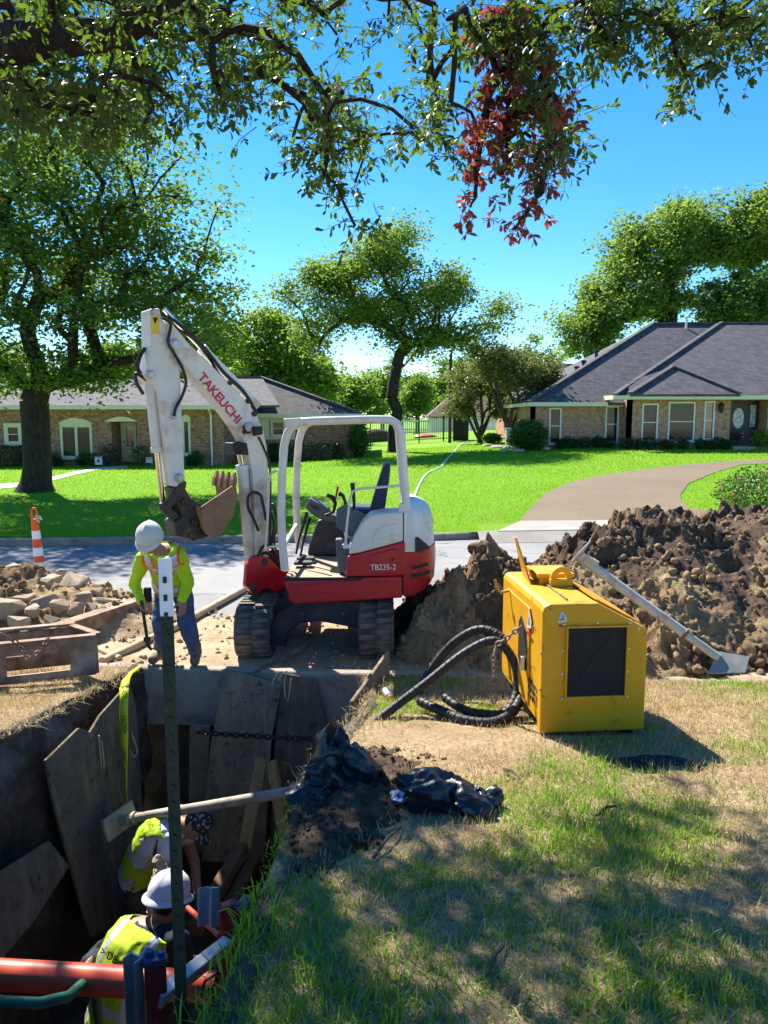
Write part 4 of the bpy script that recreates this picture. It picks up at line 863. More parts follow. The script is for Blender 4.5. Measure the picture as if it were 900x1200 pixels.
for i, (px_, py_, Yc, r_, h_) in enumerate(RB):
    q = PY(px_, py_, Yc); o = chunk((q.x, q.y, max(q.z, h_ * .5)), (r_ * .68, r_ * .52, h_ * .8), 300 + i, 'concrete_brown' if i % 4 == 1 else 'concrete_chunk', i * 1.3)
    lab = {6: 'largest pale slab of broken concrete at the foot of the delineator post', 12: 'thin flat slab of broken concrete beside the rusty timbers', 2: 'long brown slab of broken concrete low in the rubble heap'}.get(i)
    tag(o, lab or 'angular lump of broken concrete in the rubble heap', 'concrete chunk', None if lab else 'broken concrete in the rubble heap')
# timbers
b = NB('wood_new'); co = b.coord('World'); mp = b.n('ShaderNodeMapping'); mp.inputs['Scale'].default_value = (9, 9, 1.2); b.l(co, mp.inputs[0]); h = b.noise(mp.outputs[0], 6, 6, .6)
b.bsdf(b.ramp(h, [(.3, (.30, .17, .065)), (.7, (.48, .31, .14))]), .8, 0, b.bump(h, .3, .005), .2)
b = NB('wood_old'); co = b.coord('World'); h = b.noise(co, 9, 8, .7); b.bsdf(b.ramp(h, [(.3, (.08, .045, .025)), (.7, (.2, .125, .075))]), .9, 0, b.bump(h, .5, .01), .2)
pm('wood_pole', (.42, .32, .19), (.56, .44, .28), 8, .85, bump=.3, bscale=30, c3=(.25, .17, .1), s3=5)
pm('rust_steel', (.16, .1, .065), (.3, .2, .135), 8, .8, .3, bump=.35, bscale=40, c3=(.4, .33, .26), s3=4, lo3=.48, hi3=.7)
def timber(label, a, b_, w, h, mat, name='timber', up=Vector((0, 0, 1)), cat='timber', group=None):
    return tag(MB().bar(a, b_, w, h, up=up).build(name, mat, bevel=.01), label, cat, group)
a, b_ = PZ(55, 745, .22), PZ(172, 706, .2); timber('dark rusty square beam angled towards the rubble heap', a, b_, .17, .17, 'rust_steel', 'steel_beam', cat='beam')
a, b_ = PZ(136, 724, .09), PZ(185, 706, .09); timber('short weathered timber with a pale cut end beside the standing worker', a, b_, .17, .15, 'wood_old')
MB().bar(PZ(135.5, 724.5, .09) + Vector((-.012, -.006, 0)), a, .165, .145).build('cut_end', 'wood_new', bpy.data.objects['timber']) if False else None
a, b_, c_ = PZ(120, 775, .05), PZ(205, 735, .05), PZ(290, 688, .05); m = MB(); m.tube([a, a + (b_ - a) * .5, b_, b_ + (c_ - b_) * .5, c_], .045, 10); tag(m.build('wood_pole', 'wood_pole', smooth=60), 'long pale round pole lying on the dusty street behind the worker', 'pole')
a, b_ = PZ(113, 760, .04), PZ(140, 772, .04); m = MB(); m.tube([a, (a + b_) / 2, b_], .035, 8); tag(m.build('wood_pole', 'wood_pole', smooth=60), 'short pale pole lying across the end of the long pole', 'pole')
# rusty steel box frame by the trench
FB = thing('spreader_box', 'rusty steel box frame with a slotted side at the trench corner', 'frame', (-3.1, 6.5, .2))
fl = Vector((-3.78, 6.08, 0)); fr = Vector((-2.54, 6.56, 0)); bk = Vector((-.34, .38, 0)); z0, z1 = .2, .54
def slot_plate(A, B, z0, z1, s0, s1, za, zb, th, name):
    d = (B - A).normalized(); n = Vector((-d.y, d.x, 0)); L = (B - A).length; m = MB()
    P = lambda s, z: A + d * s + Vector((0, 0, z))
    outer = [P(0, z0), P(L, z0), P(L, z1), P(0, z1)]; inner = [P(s0, za), P(s1, za), P(s1, zb), P(s0, zb)]
    vs = outer + inner; vs2 = [v + n * th for v in vs]; fs = []
    for i in range(4):
        j = (i + 1) % 4; fs += [(i, j, 4 + j, 4 + i), (8 + i, 12 + i, 12 + j, 8 + j), (i, 8 + i, 8 + j, j), (4 + i, 4 + j, 12 + j, 12 + i)]
    m.add(vs + vs2, fs); return m.build(name, 'rust_steel', FB, bevel=.006)
slot_plate(fl, fr, z0, z1, .62, 1.12, z0 + .07, z1 - .1, .025, 'side_plate'); slot_plate(fl + bk, fr + bk, z0 - .03, z1 - .02, .3, .9, z0 + .1, z1 - .13, .025, 'side_plate')
for p in (fl, fr): m = MB(); m.bar(p + Vector((0, .03, (z0 + z1) / 2)) , p + bk + Vector((0, 0, (z0 + z1) / 2 - .02)), .03, z1 - z0 - .01); m.build('end_plate', 'rust_steel', FB, bevel=.005)
for A, B in ((fl, fr), (fl + bk, fr + bk)): d = (B - A).normalized(); MB().bar(A + Vector((0, .03, z1 + .012)), B + Vector((0, .03, z1 + .012)), .075, .022).build('top_flange', 'rust_steel', FB, bevel=.004)
for A in (fl, fr): MB().bar(A + Vector((0, .07, z1 + .01)), A + bk + Vector((0, -.02, z1 + .008)), .07, .02).build('top_flange', 'rust_steel', FB, bevel=.004)
def chain(path, name, mat, parent, link_l=.05, r=.007, wd=.017):
    P = [V3(p) for p in path]; m = MB(); L = [0]
    for a, b in zip(P[:-1], P[1:]): L.append(L[-1] + (b - a).length)
    n = max(2, int(L[-1] / (link_l * .78))); 
    def pt(s):
        for i in range(len(P) - 1):
            if s <= L[i + 1] or i == len(P) - 2: return P[i] + (P[i + 1] - P[i]) * ((s - L[i]) / max(L[i + 1] - L[i], 1e-6))
    for k in range(n):
        s0 = L[-1] * k / n; c = pt(s0 + link_l * .4); d = (pt(min(s0 + link_l * .8, L[-1])) - pt(s0))
        if d.length < 1e-5: continue
        a, b, d = frame(d); 
        if k % 2: a, b = b, a
        m.tube([c + d * math.cos(t_) * link_l * .5 + a * math.sin(t_) * wd for t_ in np.linspace(0, 2 * math.pi, 9)[:-1]], r, 5, close=True, cap=False)
    return m.build(name, mat, parent, smooth=60)
ch = [PY(0, 742, 6.2), PY(8, 748, 6.2), PY(18, 752, 6.22), PY(25, 760, 6.24), PY(32, 771, 6.22), PY(42, 766, 6.24), PY(50, 758, 6.3), PY(57, 748, 6.4)]
tag(chain(ch, 'chain', 'rust_steel', None), 'rusty lifting chain hung over the steel box frame', 'chain')
# ================================================================== TRENCH SHORING
def sheet_thing(label, px_pts, planep, n, th, mat, name='shoring_plate', cat='plate'):
    n = V3(n).normalized(); ring = [PP(x, y, planep, n) for x, y in px_pts]; return tag(MB().prism(ring, n * -th).build(name, mat, bevel=.006), label, cat)
# far wall, leaning on the kerb
pf = (-1.3, 6.74, 0); nf = Vector((.04, -1, .16))
sheet_thing('large tan shoring plate leaning on the kerb at the head of the trench', [(264, 783), (330, 803), (318, 868), (310, 1010), (236, 1010), (241, 930), (247, 870)], (-1.3, 6.70, 0), nf, .02, 'plate_tan')
sheet_thing('dark shoring plate leaning next to the large tan plate', [(331, 789), (371, 796), (384, 870), (388, 1000), (316, 1000), (322, 870)], (-1.0, 6.745, 0), Vector((.02, -1, .13)), .02, 'plate_rust')
sheet_thing('narrow shoring board behind the large tan plate', [(222, 848), (246, 850), (240, 1000), (220, 1000)], (-1.7, 6.78, 0), Vector((0, -1, .06)), .02, 'plate_tan')
# left wall plates
nl = Vector((1, -.12, .1)); 
sheet_thing('tall steel shoring plate against the left trench wall', [(54, 891), (93, 853), (106, 858), (118, 838), (152, 800), (160, 830), (166, 930), (172, 1000), (135, 1085), (108, 1098), (96, 1060), (82, 1010), (66, 950)], (-2.28, 5.6, 0), nl, .025, 'plate_rust')
sheet_thing('grey plywood panel low on the left trench wall', [(-60, 1060), (58, 985), (82, 1015), (40, 1080), (0, 1128), (-60, 1180)], (-2.42, 4.2, 0), Vector((1, -.05, .14)), .02, 'plate_rust')
# right-hand plate standing on edge at the corner of the trench
c0, c1, c2, c3 = PY(409, 822, 5.75), PY(452, 763, 6.75), PY(455, 800, 6.75), PY(411, 858, 5.75); 
tag(MB().prism([c0, c1, c2 + Vector((0, 0, -.35)), c3 + Vector((0, 0, -.5))], (.035, .01, 0)).build('shoring_plate', 'plate_tan', bevel=.008), 'weathered shoring board standing on edge beside the bottle', 'plate')
# green screw brace across the trench with end plates
pm('brace_grey', (.3, .27, .2), (.42, .38, .29), 7, .7, .1, bump=.3, bscale=30, c3=(.2, .15, .09), s3=5, lo3=.5)
a, b_ = PY(140, 962, 5.55), PY(358, 925, 5.0); BR = thing('trench_brace', 'pale pipe brace spanning the trench above the bending worker', 'brace', (a + b_) / 2)
MB().tube([a, a + (b_ - a) * .5, b_], .037, 14).build('pipe', 'brace_grey', BR, smooth=40); d = (b_ - a).normalized(); u, v, _ = frame(d)
ep = a - d * .012; MB().prism([ep + (u * x + v * y) for x, y in ((-.17, -.085), (.17, -.085), (.17, .085), (-.17, .085))], d * .03).build('end_plate', 'brace_grey', BR, bevel=.006)
ep = b_; MB().prism([ep + (u * x + v * y) for x, y in ((-.16, -.09), (.16, -.09), (.16, .09), (-.16, .09))], d * .025).build('end_plate', 'brace_grey', BR, bevel=.006)
m = MB()
for s_ in (.09, .14): m.lathe(a + d * s_, d, [(0, .038), (.002, .05), (.03, .05), (.032, .038)], 14)
m.build('collar', 'brace_grey', BR)
# the same sort of brace thrown on the big heap
pm('brace_pale', (.48, .44, .36), (.62, .57, .47), 6, .6, .1, bump=.3, bscale=30, c3=(.3, .23, .15), s3=4, lo3=.55)
pm('alu_plate', (.24, .25, .2), (.36, .36, .3), 9, .5, .3, bump=.2)
a, b_ = PY(678, 652, 7.55), PY(842, 771, 6.96); BR = thing('pipe_brace', 'long pale pipe brace with square end plates thrown against the big heap', 'brace', b_); d = (b_ - a).normalized(); u, v, _ = frame(d)
MB().tube([a, a + (b_ - a) * .55, a + (b_ - a) * .78], .048, 16).build('pipe', 'brace_pale', BR, smooth=40); MB().tube([a + (b_ - a) * .775, b_], .039, 16).build('inner_pipe', 'brace_pale', BR, smooth=40)
MB().lathe(a + (b_ - a) * .765, d, [(0, .049), (.004, .058), (.03, .058), (.034, .045)], 16).build('collar', 'rust_steel', BR, smooth=30)
tw = Matrix.Rotation(.5, 3, d); u2, v2 = tw @ u, tw @ v
e4 = [PY(840, 764, 7.02), PY(878, 770, 7.0), PY(873, 789, 6.82), PY(829, 790, 6.84)]
MB().prism(e4, (e4[1] - e4[0]).cross(e4[3] - e4[0]).normalized() * -.014).build('end_plate', 'alu_plate', BR, bevel=.003)
MB().prism([a + u2 * x + v2 * y - d * .014 for x, y in ((-.2, -.09), (.2, -.09), (.2, .09), (-.2, .09))], d * .014).build('end_plate', 'brace_pale', BR, bevel=.004)
MB().bar(a + d * .02 + v2 * .05, a + d * .2 + v2 * .07, .03, .05).build('latch', 'brace_pale', BR, bevel=.004)
# timber struts leaning on the far wall
timber('yellow pine strut leaning beside its twin at the trench head', PY(286, 995, 5.9), PY(306, 889, 6.4), .1, .05, 'wood_new', 'timber_strut', up=Vector((.4, -1, 0)), cat='timber')
timber('yellow pine strut partly behind the pipe brace and black bag', PY(334, 985, 6.0), PY(318, 892, 6.4), .1, .05, 'wood_new', 'timber_strut', up=Vector((-.4, -1, 0)), cat='timber')
timber('muddy square post slanting down into the trench floor', PY(228, 1090, 5.1), PY(284, 992, 5.9), .1, .1, 'wood_old', 'timber_strut')
timber('dark muddy board beside the slanting post in the trench', PY(262, 1075, 5.3), PY(300, 1000, 6.0), .09, .06, 'wood_old', 'timber_strut')
# chain stretched along the far wall and up to the excavator
tag(chain([PY(232, 858, 6.55), PY(270, 861, 6.5), PY(320, 864, 6.5), PY(375, 866, 6.45), PY(405, 872, 6.2)], 'chain', 'black_metal', None, .06, .009, .02), 'dark chain stretched across the shoring plates at the trench head', 'chain')
tag(chain([PY(300, 787, 6.86), PY(309, 782, 6.95), PY(330, 772, 7.3), PY(352, 760, 7.75), PY(362, 752, 7.95)], 'chain', 'rust_steel', None, .06, .009, .02), 'muddy chain running from the kerb to under the excavator', 'chain')
pm('rope_pale', (.45, .4, .28), (.55, .5, .36), 20, .9)
for i, pts in enumerate(([(336, 786, 6.7), (333, 800, 6.62), (334, 815, 6.62), (337, 822, 6.62), (339, 812, 6.63), (341, 795, 6.65)], [(116, 862, 5.7), (117, 880, 5.75), (120, 908, 5.8), (122, 895, 5.8), (119, 868, 5.8)], [(154, 858, 6.15), (159, 872, 6.2), (161, 882, 6.2), (157, 888, 6.18), (152, 878, 6.15)], [(318, 803, 6.55), (324, 790, 6.6), (330, 787, 6.65), (326, 798, 6.6)])):
    tag(MB().tube([PY(*p) for p in pts], .006, 6).build('rope_end', 'rope_pale', smooth=60), ['frayed rope looped over the kerb between two plates', 'thin cord hanging down the steel plate of the left wall', 'small cord loop hanging beside the caution tape', 'twist of cord at the corner of the large tan plate'][i], 'rope')
# orange pipe across the near end
b = NB('pipe_orange'); co = b.coord('World'); b.bsdf(b.ramp(b.noise(co, 6, 6, .65), [(.3, (.58, .06, .03)), (.7, (.76, .11, .045))]), .45, 0, None, .4)
a, b_ = PY(-330, 1122, 3.1), PY(253, 1157, 3.0); m = MB(); ps = [a + (b_ - a) * i / 12 for i in range(13)]; m.tube(ps, .062, 20, cap=False); m.tube(ps, .055, 20, cap=False)
o = m.build('orange_pipe', 'pipe_orange', smooth=60); tag(o, 'thick orange pipe lying across the near end of the trench', 'pipe')
pm('hose_green', (.01, .09, .05), (.02, .14, .08), 8, .4, bump=.3, bscale=60)
tag(MB().tube([PY(-330, 1040, 3.0), PY(-200, 1110, 2.9), PY(-60, 1160, 2.75), PY(0, 1174, 2.7), PY(45, 1176, 2.75), PY(80, 1168, 2.85), PY(100, 1150, 3.0), PY(112, 1165, 3.3), PY(118, 1215, 3.5), PY(120, 1300, 3.6), PY(125, 1420, 3.6)], .022, 10).build('green_hose', 'hose_green', smooth=60), 'green suction hose sagging below the orange pipe', 'hose')
# aluminium shore: red cylinder bodies, grey channel ends, cross strut
pm('alu', (.32, .34, .36), (.46, .48, .5), 9, .45, .6, bump=.2, bscale=40); pm('shore_red', (.25, .025, .03), (.36, .045, .04), 6, .5, .1, c3=(.12, .07, .05), s3=5); pm('cap_blue', (.03, .06, .13), (.05, .1, .18), 6, .5)
SH = thing('trench_shore', 'folding aluminium shore with red ends between the orange pipe and grass bank', 'shore', PY(180, 1190, 2.6))
def channel(c, axis, out, w, dpt, L, th, name, mat):
    a, b_, d = frame(axis); out = V3(out); out = (out - d * out.dot(d)).normalized(); s_ = d.cross(out); m = MB(); c = V3(c)
    for k in (-1, 1): m.prism([c + s_ * (k * w / 2) + out * x + d * y for x, y in ((0, 0), (dpt, 0), (dpt, L), (0, L))], s_ * (-k * th))
    m.prism([c + s_ * x + d * y for x, y in ((-w / 2, 0), (w / 2, 0), (w / 2, L), (-w / 2, L))], out * th); return m.build(name, mat, SH, bevel=.003)
A1 = PY(170, 1118, 2.62); A0 = Vector((A1.x + .03, A1.y - .05, FLOOR - .03))
channel(A0 + Vector((-.03, 0, 0)), A1 - A0, (-.5, -.85, .1), .065, .04, (A1 - A0).length, .007, 'end_channel', 'alu')
m = MB(); m.bar(A0 + Vector((.035, .0, 0)), A1 + Vector((.035, .0, -.03)), .075, .05, up=Vector((.5, -.8, 0))); m.build('cylinder_body', 'shore_red', SH, bevel=.012)
c_ = A1 + Vector((.035, 0, -.03)); d = (A1 - A0).normalized(); m = MB(); m.box(c_ + d * .012, (.085, .06, .022), Matrix.Rotation(.3, 3, 'Z')); m.cyl(c_ + d * .02 + Vector((-.02, 0, 0)), c_ + d * .045 + Vector((-.02, 0, 0)), .016); m.cyl(c_ + d * .02 + Vector((.025, 0, 0)), c_ + d * .04 + Vector((.025, 0, 0)), .012); m.build('end_cap', 'cap_blue', SH, bevel=.004)
s0, s1 = PY(184, 1172, 2.6), PY(266, 1106, 3.05); MB().bar(s0, s1, .055, .055, up=Vector((.4, -1, 0))).build('strut', 'alu', SH, bevel=.006)
B1 = PY(268, 1058, 3.25); B0 = Vector((B1.x - .03, B1.y - .04, FLOOR - .03)); channel(PY(250, 1085, 3.2), PY(250, 1052, 3.25) - PY(250, 1085, 3.2), (-.6, -.8, 0), .1, .05, .16, .007, 'end_channel', 'alu')
MB().bar(B0, B1, .085, .06, up=Vector((.5, -.8, 0))).build('cylinder_body', 'shore_red', SH, bevel=.012); d = (B1 - B0).normalized(); MB().cyl(B1 + Vector((.05, 0, 0)) - d * .03, B1 + Vector((.09, 0, .0)) + d * .02, .03, .028, 12).build('end_cap', 'cap_blue', SH, bevel=.004)
MB().tube([PY(220, 1064, 3.6), PY(258, 1097, 3.2)], .013, 10).build('red_rod', 'pipe_orange', SH, smooth=60)
m = MB(); m.tube([PY(235, 1165, 2.85), PY(240, 1150, 2.85), PY(250, 1144, 2.87), PY(258, 1140, 2.95)], .006, 6); m.tube([PY(232, 1172, 2.85), PY(243, 1160, 2.84), PY(255, 1155, 2.9)], .005, 6); tag(m.build('loose_wire', 'black_metal', smooth=60), None, None) ; o = bpy.data.objects['loose_wire']; o.parent = SH; o.location = o.location - wloc(SH)
# steel fence post with white tip
pm('post_green', (.006, .018, .013), (.014, .034, .024), 12, .55, .1, bump=.2, bscale=60, c3=(.07, .06, .05), s3=14, lo3=.6, hi3=.75); pm('post_white', (.66, .7, .74), (.78, .8, .82), 8, .55, c3=(.4, .38, .34), s3=12, lo3=.62)
tp_b, tp_t = PY(217, 1290, 2.2), PY(193.5, 654, 2.2); TPs = thing('fence_post', 'green studded steel fence post with white tip at the trench edge', 'post', tp_b)
d = (tp_t - tp_b).normalized(); side = Vector((1, 0, 0)); side = (side - d * side.dot(d)).normalized(); back = d.cross(side); back = back if back.y > 0 else -back; Lp = (tp_t - tp_b).length
def tsec(s0, s1, grow_, name, mat):
    m = MB(); w, th, st = .0185 + grow_, .0035 + grow_, .03 + grow_
    pr = [(-w, -th), (-w * .4, -th - .002), (0, -th - .004), (w * .4, -th - .002), (w, -th), (w, 0), (.003 + grow_, .002), (.0025 + grow_, st), (-.0025 - grow_, st), (-.003 - grow_, .002), (-w, 0)]
    m.loft([[tp_b + d * s_ + side * x + back * y for x, y in pr] for s_ in (s0, s1)]); return m.build(name, mat, TPs)
tsec(0, Lp - .165, 0, 'shaft', 'post_green'); tsec(Lp - .172, Lp, .0012, 'white_tip', 'post_white')
s_ = .05; k = 0
st_me = None
while s_ < Lp - .01:
    c = tp_b + d * s_ - back * .008; wt = s_ > Lp - .17
    m = MB(); m.prism([c + side * x + d * y for x, y in ((-.0055, -.011), (.0055, -.011), (.0055, .008), (-.0055, .008))], -back * .007); m.build('stud', 'post_green' if not wt or True else 'post_white', TPs, bevel=.002)
    s_ += .053
# caution tape
pm('tape_yellow', (.6, .62, .02), (.68, .7, .03), 6, .35); pm('print_black', (.01, .01, .01), (.015, .015, .015), 6, .6)
TA = thing('caution_tape', 'yellow caution tape hanging down the left trench wall', 'tape', PY(150, 960, 6.0))
def ribbon(pts, name, mat, parent):
    m = MB(); Lf = [PY(x0, y, Y_) for x0, x1, y, Y_ in pts]; Rt = [PY(x1, y, Y_ - .02) for x0, x1, y, Y_ in pts]; n = len(pts)
    for k, off in ((0, 0), ):
        m.add(Lf + Rt, [(i, i + 1, n + i + 1, n + i) for i in range(n - 1)])
    o = m.build(name, mat, parent, smooth=180); md = o.modifiers.new('solid', 'SOLIDIFY'); md.thickness = .0015; return o
ribbon([(140, 151, 806, 6.1), (140.5, 150.5, 820, 6.05), (140, 150, 840, 6.02), (140, 150.5, 860, 6.0), (141, 150, 875, 6.0), (142, 150, 885, 6.0), (145, 149, 900, 6.02), (146.5, 149, 930, 6.02), (148.5, 151, 955, 6.02), (149, 152, 965, 6.02)], 'strip', 'tape_yellow', TA)
ribbon([(140, 151, 806, 6.1), (143, 152, 797, 6.25), (147, 153, 793, 6.35), (151, 156, 788, 6.5), (158, 163, 783, 6.65), (162, 166, 780, 6.7)], 'strip', 'tape_yellow', TA)
for tx, yy, yl in (('CUIDADO', 812, 20), ('CAUTION', 849, 21), ('CUIDADO', 886, 20)):
    if yy == 812: tx = 'DADO'
    c = PY(145.6, yy, 5.985 if yy < 880 else 5.97); put_text(tx, .055 if yy < 880 else .045, c, (0, 0, -1), (1, 0, 0), 'print_black', TA, sx=.62, ext=.0006)
# delineator post
pm('cone_orange', (.75, .08, .008), (.85, .11, .012), 3, .5); pm('cone_white', (.75, .76, .78), (.82, .82, .84), 5, .35)
q = PZ(48, 676, 0); DL = thing('delineator_post', 'orange and white striped delineator post with ring handle', 'delineator', (q.x, q.y, 0)); zt = PY(45, 608, q.y).z; hgt = zt
lean = Vector((-.05, 0, 0))
def dseg(f0, f1, mat, name, g=0.): 
    p0 = Vector((q.x, q.y, 0)) + (lean + Vector((0, 0, hgt))) * f0; p1 = Vector((q.x, q.y, 0)) + (lean + Vector((0, 0, hgt))) * f1; r = lambda f: .088 - .038 * f + g
    MB().tube([p0, p1], [r(f0), r(f1)], 18).build(name, mat, DL, smooth=40)
dseg(0, 1, 'cone_orange', 'shaft')
for f0, f1 in ((.12, .26), (.37, .51), (.66, .8)): dseg(f0, f1, 'cone_white', 'reflective_band', .003)
hc = Vector((q.x, q.y, hgt)) + lean + Vector((0, 0, .075)); MB().tube([hc + Vector((.045 * math.cos(t_), 0, .09 * math.sin(t_))) for t_ in np.linspace(0, 2 * math.pi, 15)[:-1]], .016, 8, close=True, cap=False).build('ring_handle', 'cone_orange', DL, smooth=60)
MB().lathe((q.x, q.y, .0), (0, 0, 1), [(0, .2), (.04, .2), (.06, .1), (.08, .09)], 8).build('rubber_base', 'black_metal', DL)
m = MB(); m.tube([hc + Vector((.03, -.02, -.02)), hc + Vector((.09, -.03, -.05)), hc + Vector((.13, -.03, -.09))], [.02, .025, .008], 5); m.tube([hc + Vector((.03, -.02, -.02)), hc + Vector((.06, -.03, -.1)), hc + Vector((.09, -.03, -.13))], [.015, .02, .006], 5); m.build('tape_knot', 'rope_pale', DL)
def bez(pts, n=60):
    P = [V3(p) for p in pts]; out = []; k = len(P)
    for i in range(k - 1):
        p0, p1, p2, p3 = P[max(i - 1, 0)], P[i], P[i + 1], P[min(i + 2, k - 1)]
        for j in range(n // (k - 1)):
            t_ = j / (n // (k - 1)); out.append(.5 * ((2 * p1) + (p2 - p0) * t_ + (2 * p0 - 5 * p1 + 4 * p2 - p3) * t_ ** 2 + (3 * p1 - p0 - 3 * p2 + p3) * t_ ** 3))
    return out + [P[-1]]
# ================================================================== EXCAVATOR
pm('ex_white', (.62, .61, .56), (.7, .69, .64), 5, .38, c3=(.42, .33, .22), s3=2.6, lo3=.56, hi3=.78, spec=.5)
pm('ex_boom', (.6, .59, .54), (.69, .68, .63), 5, .45, c3=(.36, .27, .16), s3=2.4, lo3=.54, hi3=.7, spec=.4, bump=.12, bscale=30)
pm('ex_red', (.4, .008, .016), (.47, .014, .022), 4, .32, c3=(.3, .1, .07), s3=3, lo3=.6, hi3=.85, spec=.5)
pm('ex_grey', (.03, .034, .042), (.055, .06, .07), 5, .6, c3=(.12, .1, .08), s3=4, lo3=.55); pm('ex_plastic', (.09, .1, .115), (.13, .14, .16), 5, .55); pm('ex_navy', (.012, .018, .05), (.02, .03, .075), 5, .5)
pm('rubber', (.035, .034, .034), (.075, .07, .066), 7, .8, bump=.4, bscale=40, c3=(.24, .2, .15), s3=3.5, lo3=.42, hi3=.72)
pm('grease_steel', (.02, .019, .018), (.06, .052, .045), 7, .5, .4, bump=.4, bscale=30, c3=(.17, .12, .08), s3=5, lo3=.55, hi3=.75); pm('chrome', (.6, .58, .5), (.7, .68, .6), 5, .15, 1.)
pm('bucket_steel', (.2, .11, .055), (.33, .2, .11), 5, .75, .1, bump=.5, bscale=18, c3=(.1, .06, .04), s3=3, lo3=.55); pm('floor_dirt', (.3, .22, .15), (.45, .35, .25), 7, .9, bump=.5); pm('hose_black', (.012, .012, .013), (.028, .027, .026), 10, .55, bump=.3, bscale=60)
pm('sticker_yellow', (.75, .5, .01), (.8, .55, .02), 4, .4); pm('text_red', (.5, .01, .03), (.55, .015, .035), 4, .4); pm('text_white', (.75, .75, .75), (.8, .8, .8), 4, .4); pm('dark_line', (.012, .012, .012), (.02, .02, .02), 4, .6)
CX, CY = -.74, 8.42
EX = thing('mini_excavator', 'red and white mini excavator with open canopy standing on the dusty street', 'excavator', (CX, CY, 0))
# ---- undercarriage: tracks point at the camera
Yf, Yr, rr = 7.71, 9.2, .265
def loop_pts(r, n=14):
    pts = [(Yf + r * math.cos(t_), .285 + r * math.sin(t_)) for t_ in np.linspace(math.pi / 2, 3 * math.pi / 2, n)]
    return pts + [(Yr + r * math.cos(t_), .285 + r * math.sin(t_)) for t_ in np.linspace(-math.pi / 2, math.pi / 2, n)]
lug = None
for x0, x1 in ((-1.5, -1.14), (-.26, .1)):
    w = x1 - x0; m = MB(); o_ = loop_pts(rr); i_ = loop_pts(rr - .035); n = len(o_)
    rings = [[Vector((x0, o_[i][0], o_[i][1])), Vector((x1, o_[i][0], o_[i][1])), Vector((x1, i_[i][0], i_[i][1])), Vector((x0, i_[i][0], i_[i][1]))] for i in range(n)]
    m.loft(rings, close=True); TR = m.build('track', 'rubber', EX, smooth=30)
    # lugs: two half-width bars, staggered
    P = [Vector((0, a, b)) for a, b in loop_pts(rr + .004, 40)]; L = [0]
    for a, b in zip(P, P[1:] + P[:1]): L.append(L[-1] + (b - a).length)
    nl_ = 44
    for k in range(nl_):
        for hf in (0, 1):
            s_ = (k + .5 * hf) / nl_ * L[-1]; i = max(j for j in range(len(P)) if L[j] <= s_); a, b = P[i], P[(i + 1) % len(P)]; c = a + (b - a) * ((s_ - L[i]) / max(L[i + 1] - L[i], 1e-6)); d = (b - a).normalized()
            if lug is None: lug = MB().box(wloc(TR), (w * .44, .052, .03)).build('lug', 'rubber', TR); lo_ = lug
            else: lo_ = bpy.data.objects.new('lug', lug.data); COL.objects.link(lo_); lo_.parent = TR
            lo_.location = Vector((x0 + w * (.26 if hf == 0 else .74), c.y, c.z)) - wloc(TR); lo_.rotation_euler = (math.atan2(d.z, d.y), 0, 0)
    inner = x1 if x0 < -1 else x0
    m = MB(); m.bb((x0 + .09, Yf + .02, .14), (x1 - .09, Yr, .4)); m.build('track_frame', 'ex_grey', EX, bevel=.03)
    for yy, r_, nm in ((Yf, .2, 'idler_wheel'), (Yr, .2, 'drive_sprocket')): MB().lathe((x0 + .05, yy, .285), (1, 0, 0), [(0, .05), (.0, r_ * .8), (.02, r_), (w - .12, r_), (w - .1, r_ * .8), (w - .1, .05)], 24).build(nm, 'ex_grey', EX, smooth=40)
    for k in range(4): MB().lathe((x0 + .04, Yf + .3 + k * .3, .13), (1, 0, 0), [(0, .03), (0, .08), (w - .08, .08), (w - .08, .03)], 16).build('track_roller', 'ex_grey', EX, smooth=40)
# car body: arched legs between the tracks
def wy(px_, py_, Yq): return PY(px_, py_, Yq)
arch = [(312, 775), (309, 742), (322, 722), (345, 708), (372, 704), (425, 705), (425, 738), (372, 728), (352, 731), (338, 742), (330, 775)]
MB().prism([wy(x, y, 7.98) for x, y in arch], (0, .16, 0)).build('car_body', 'ex_grey', EX, bevel=.02)
MB().bb((-1.2, 8.14, .3), (-.2, 8.75, .52)).lathe((CX, CY, .5), (0, 0, 1), [(0, .45), (.07, .45), (.07, .4), (.11, .4)], 32).build('turntable', 'ex_grey', EX, bevel=.01)
for px_ in (354, 402): p = wy(px_, 719, 7.97); MB().lathe(p, (0, -1, 0), [(0, .022), (.012, .022), (.014, .012)], 6).build('bolt', 'ex_plastic', EX)
# blade behind
MB().prism([Vector((-1.45, 9.75, z)) for z in (.06, .4)] + [Vector((-1.45, 9.83, .4)), Vector((-1.45, 9.83, .06))], (1.5, 0, 0)).bar((-.95, 8.8, .35), (-.95, 9.76, .22), .1, .12).bar((-.5, 8.8, .35), (-.5, 9.76, .22), .1, .12).build('dozer_blade', 'ex_red', EX, bevel=.01)
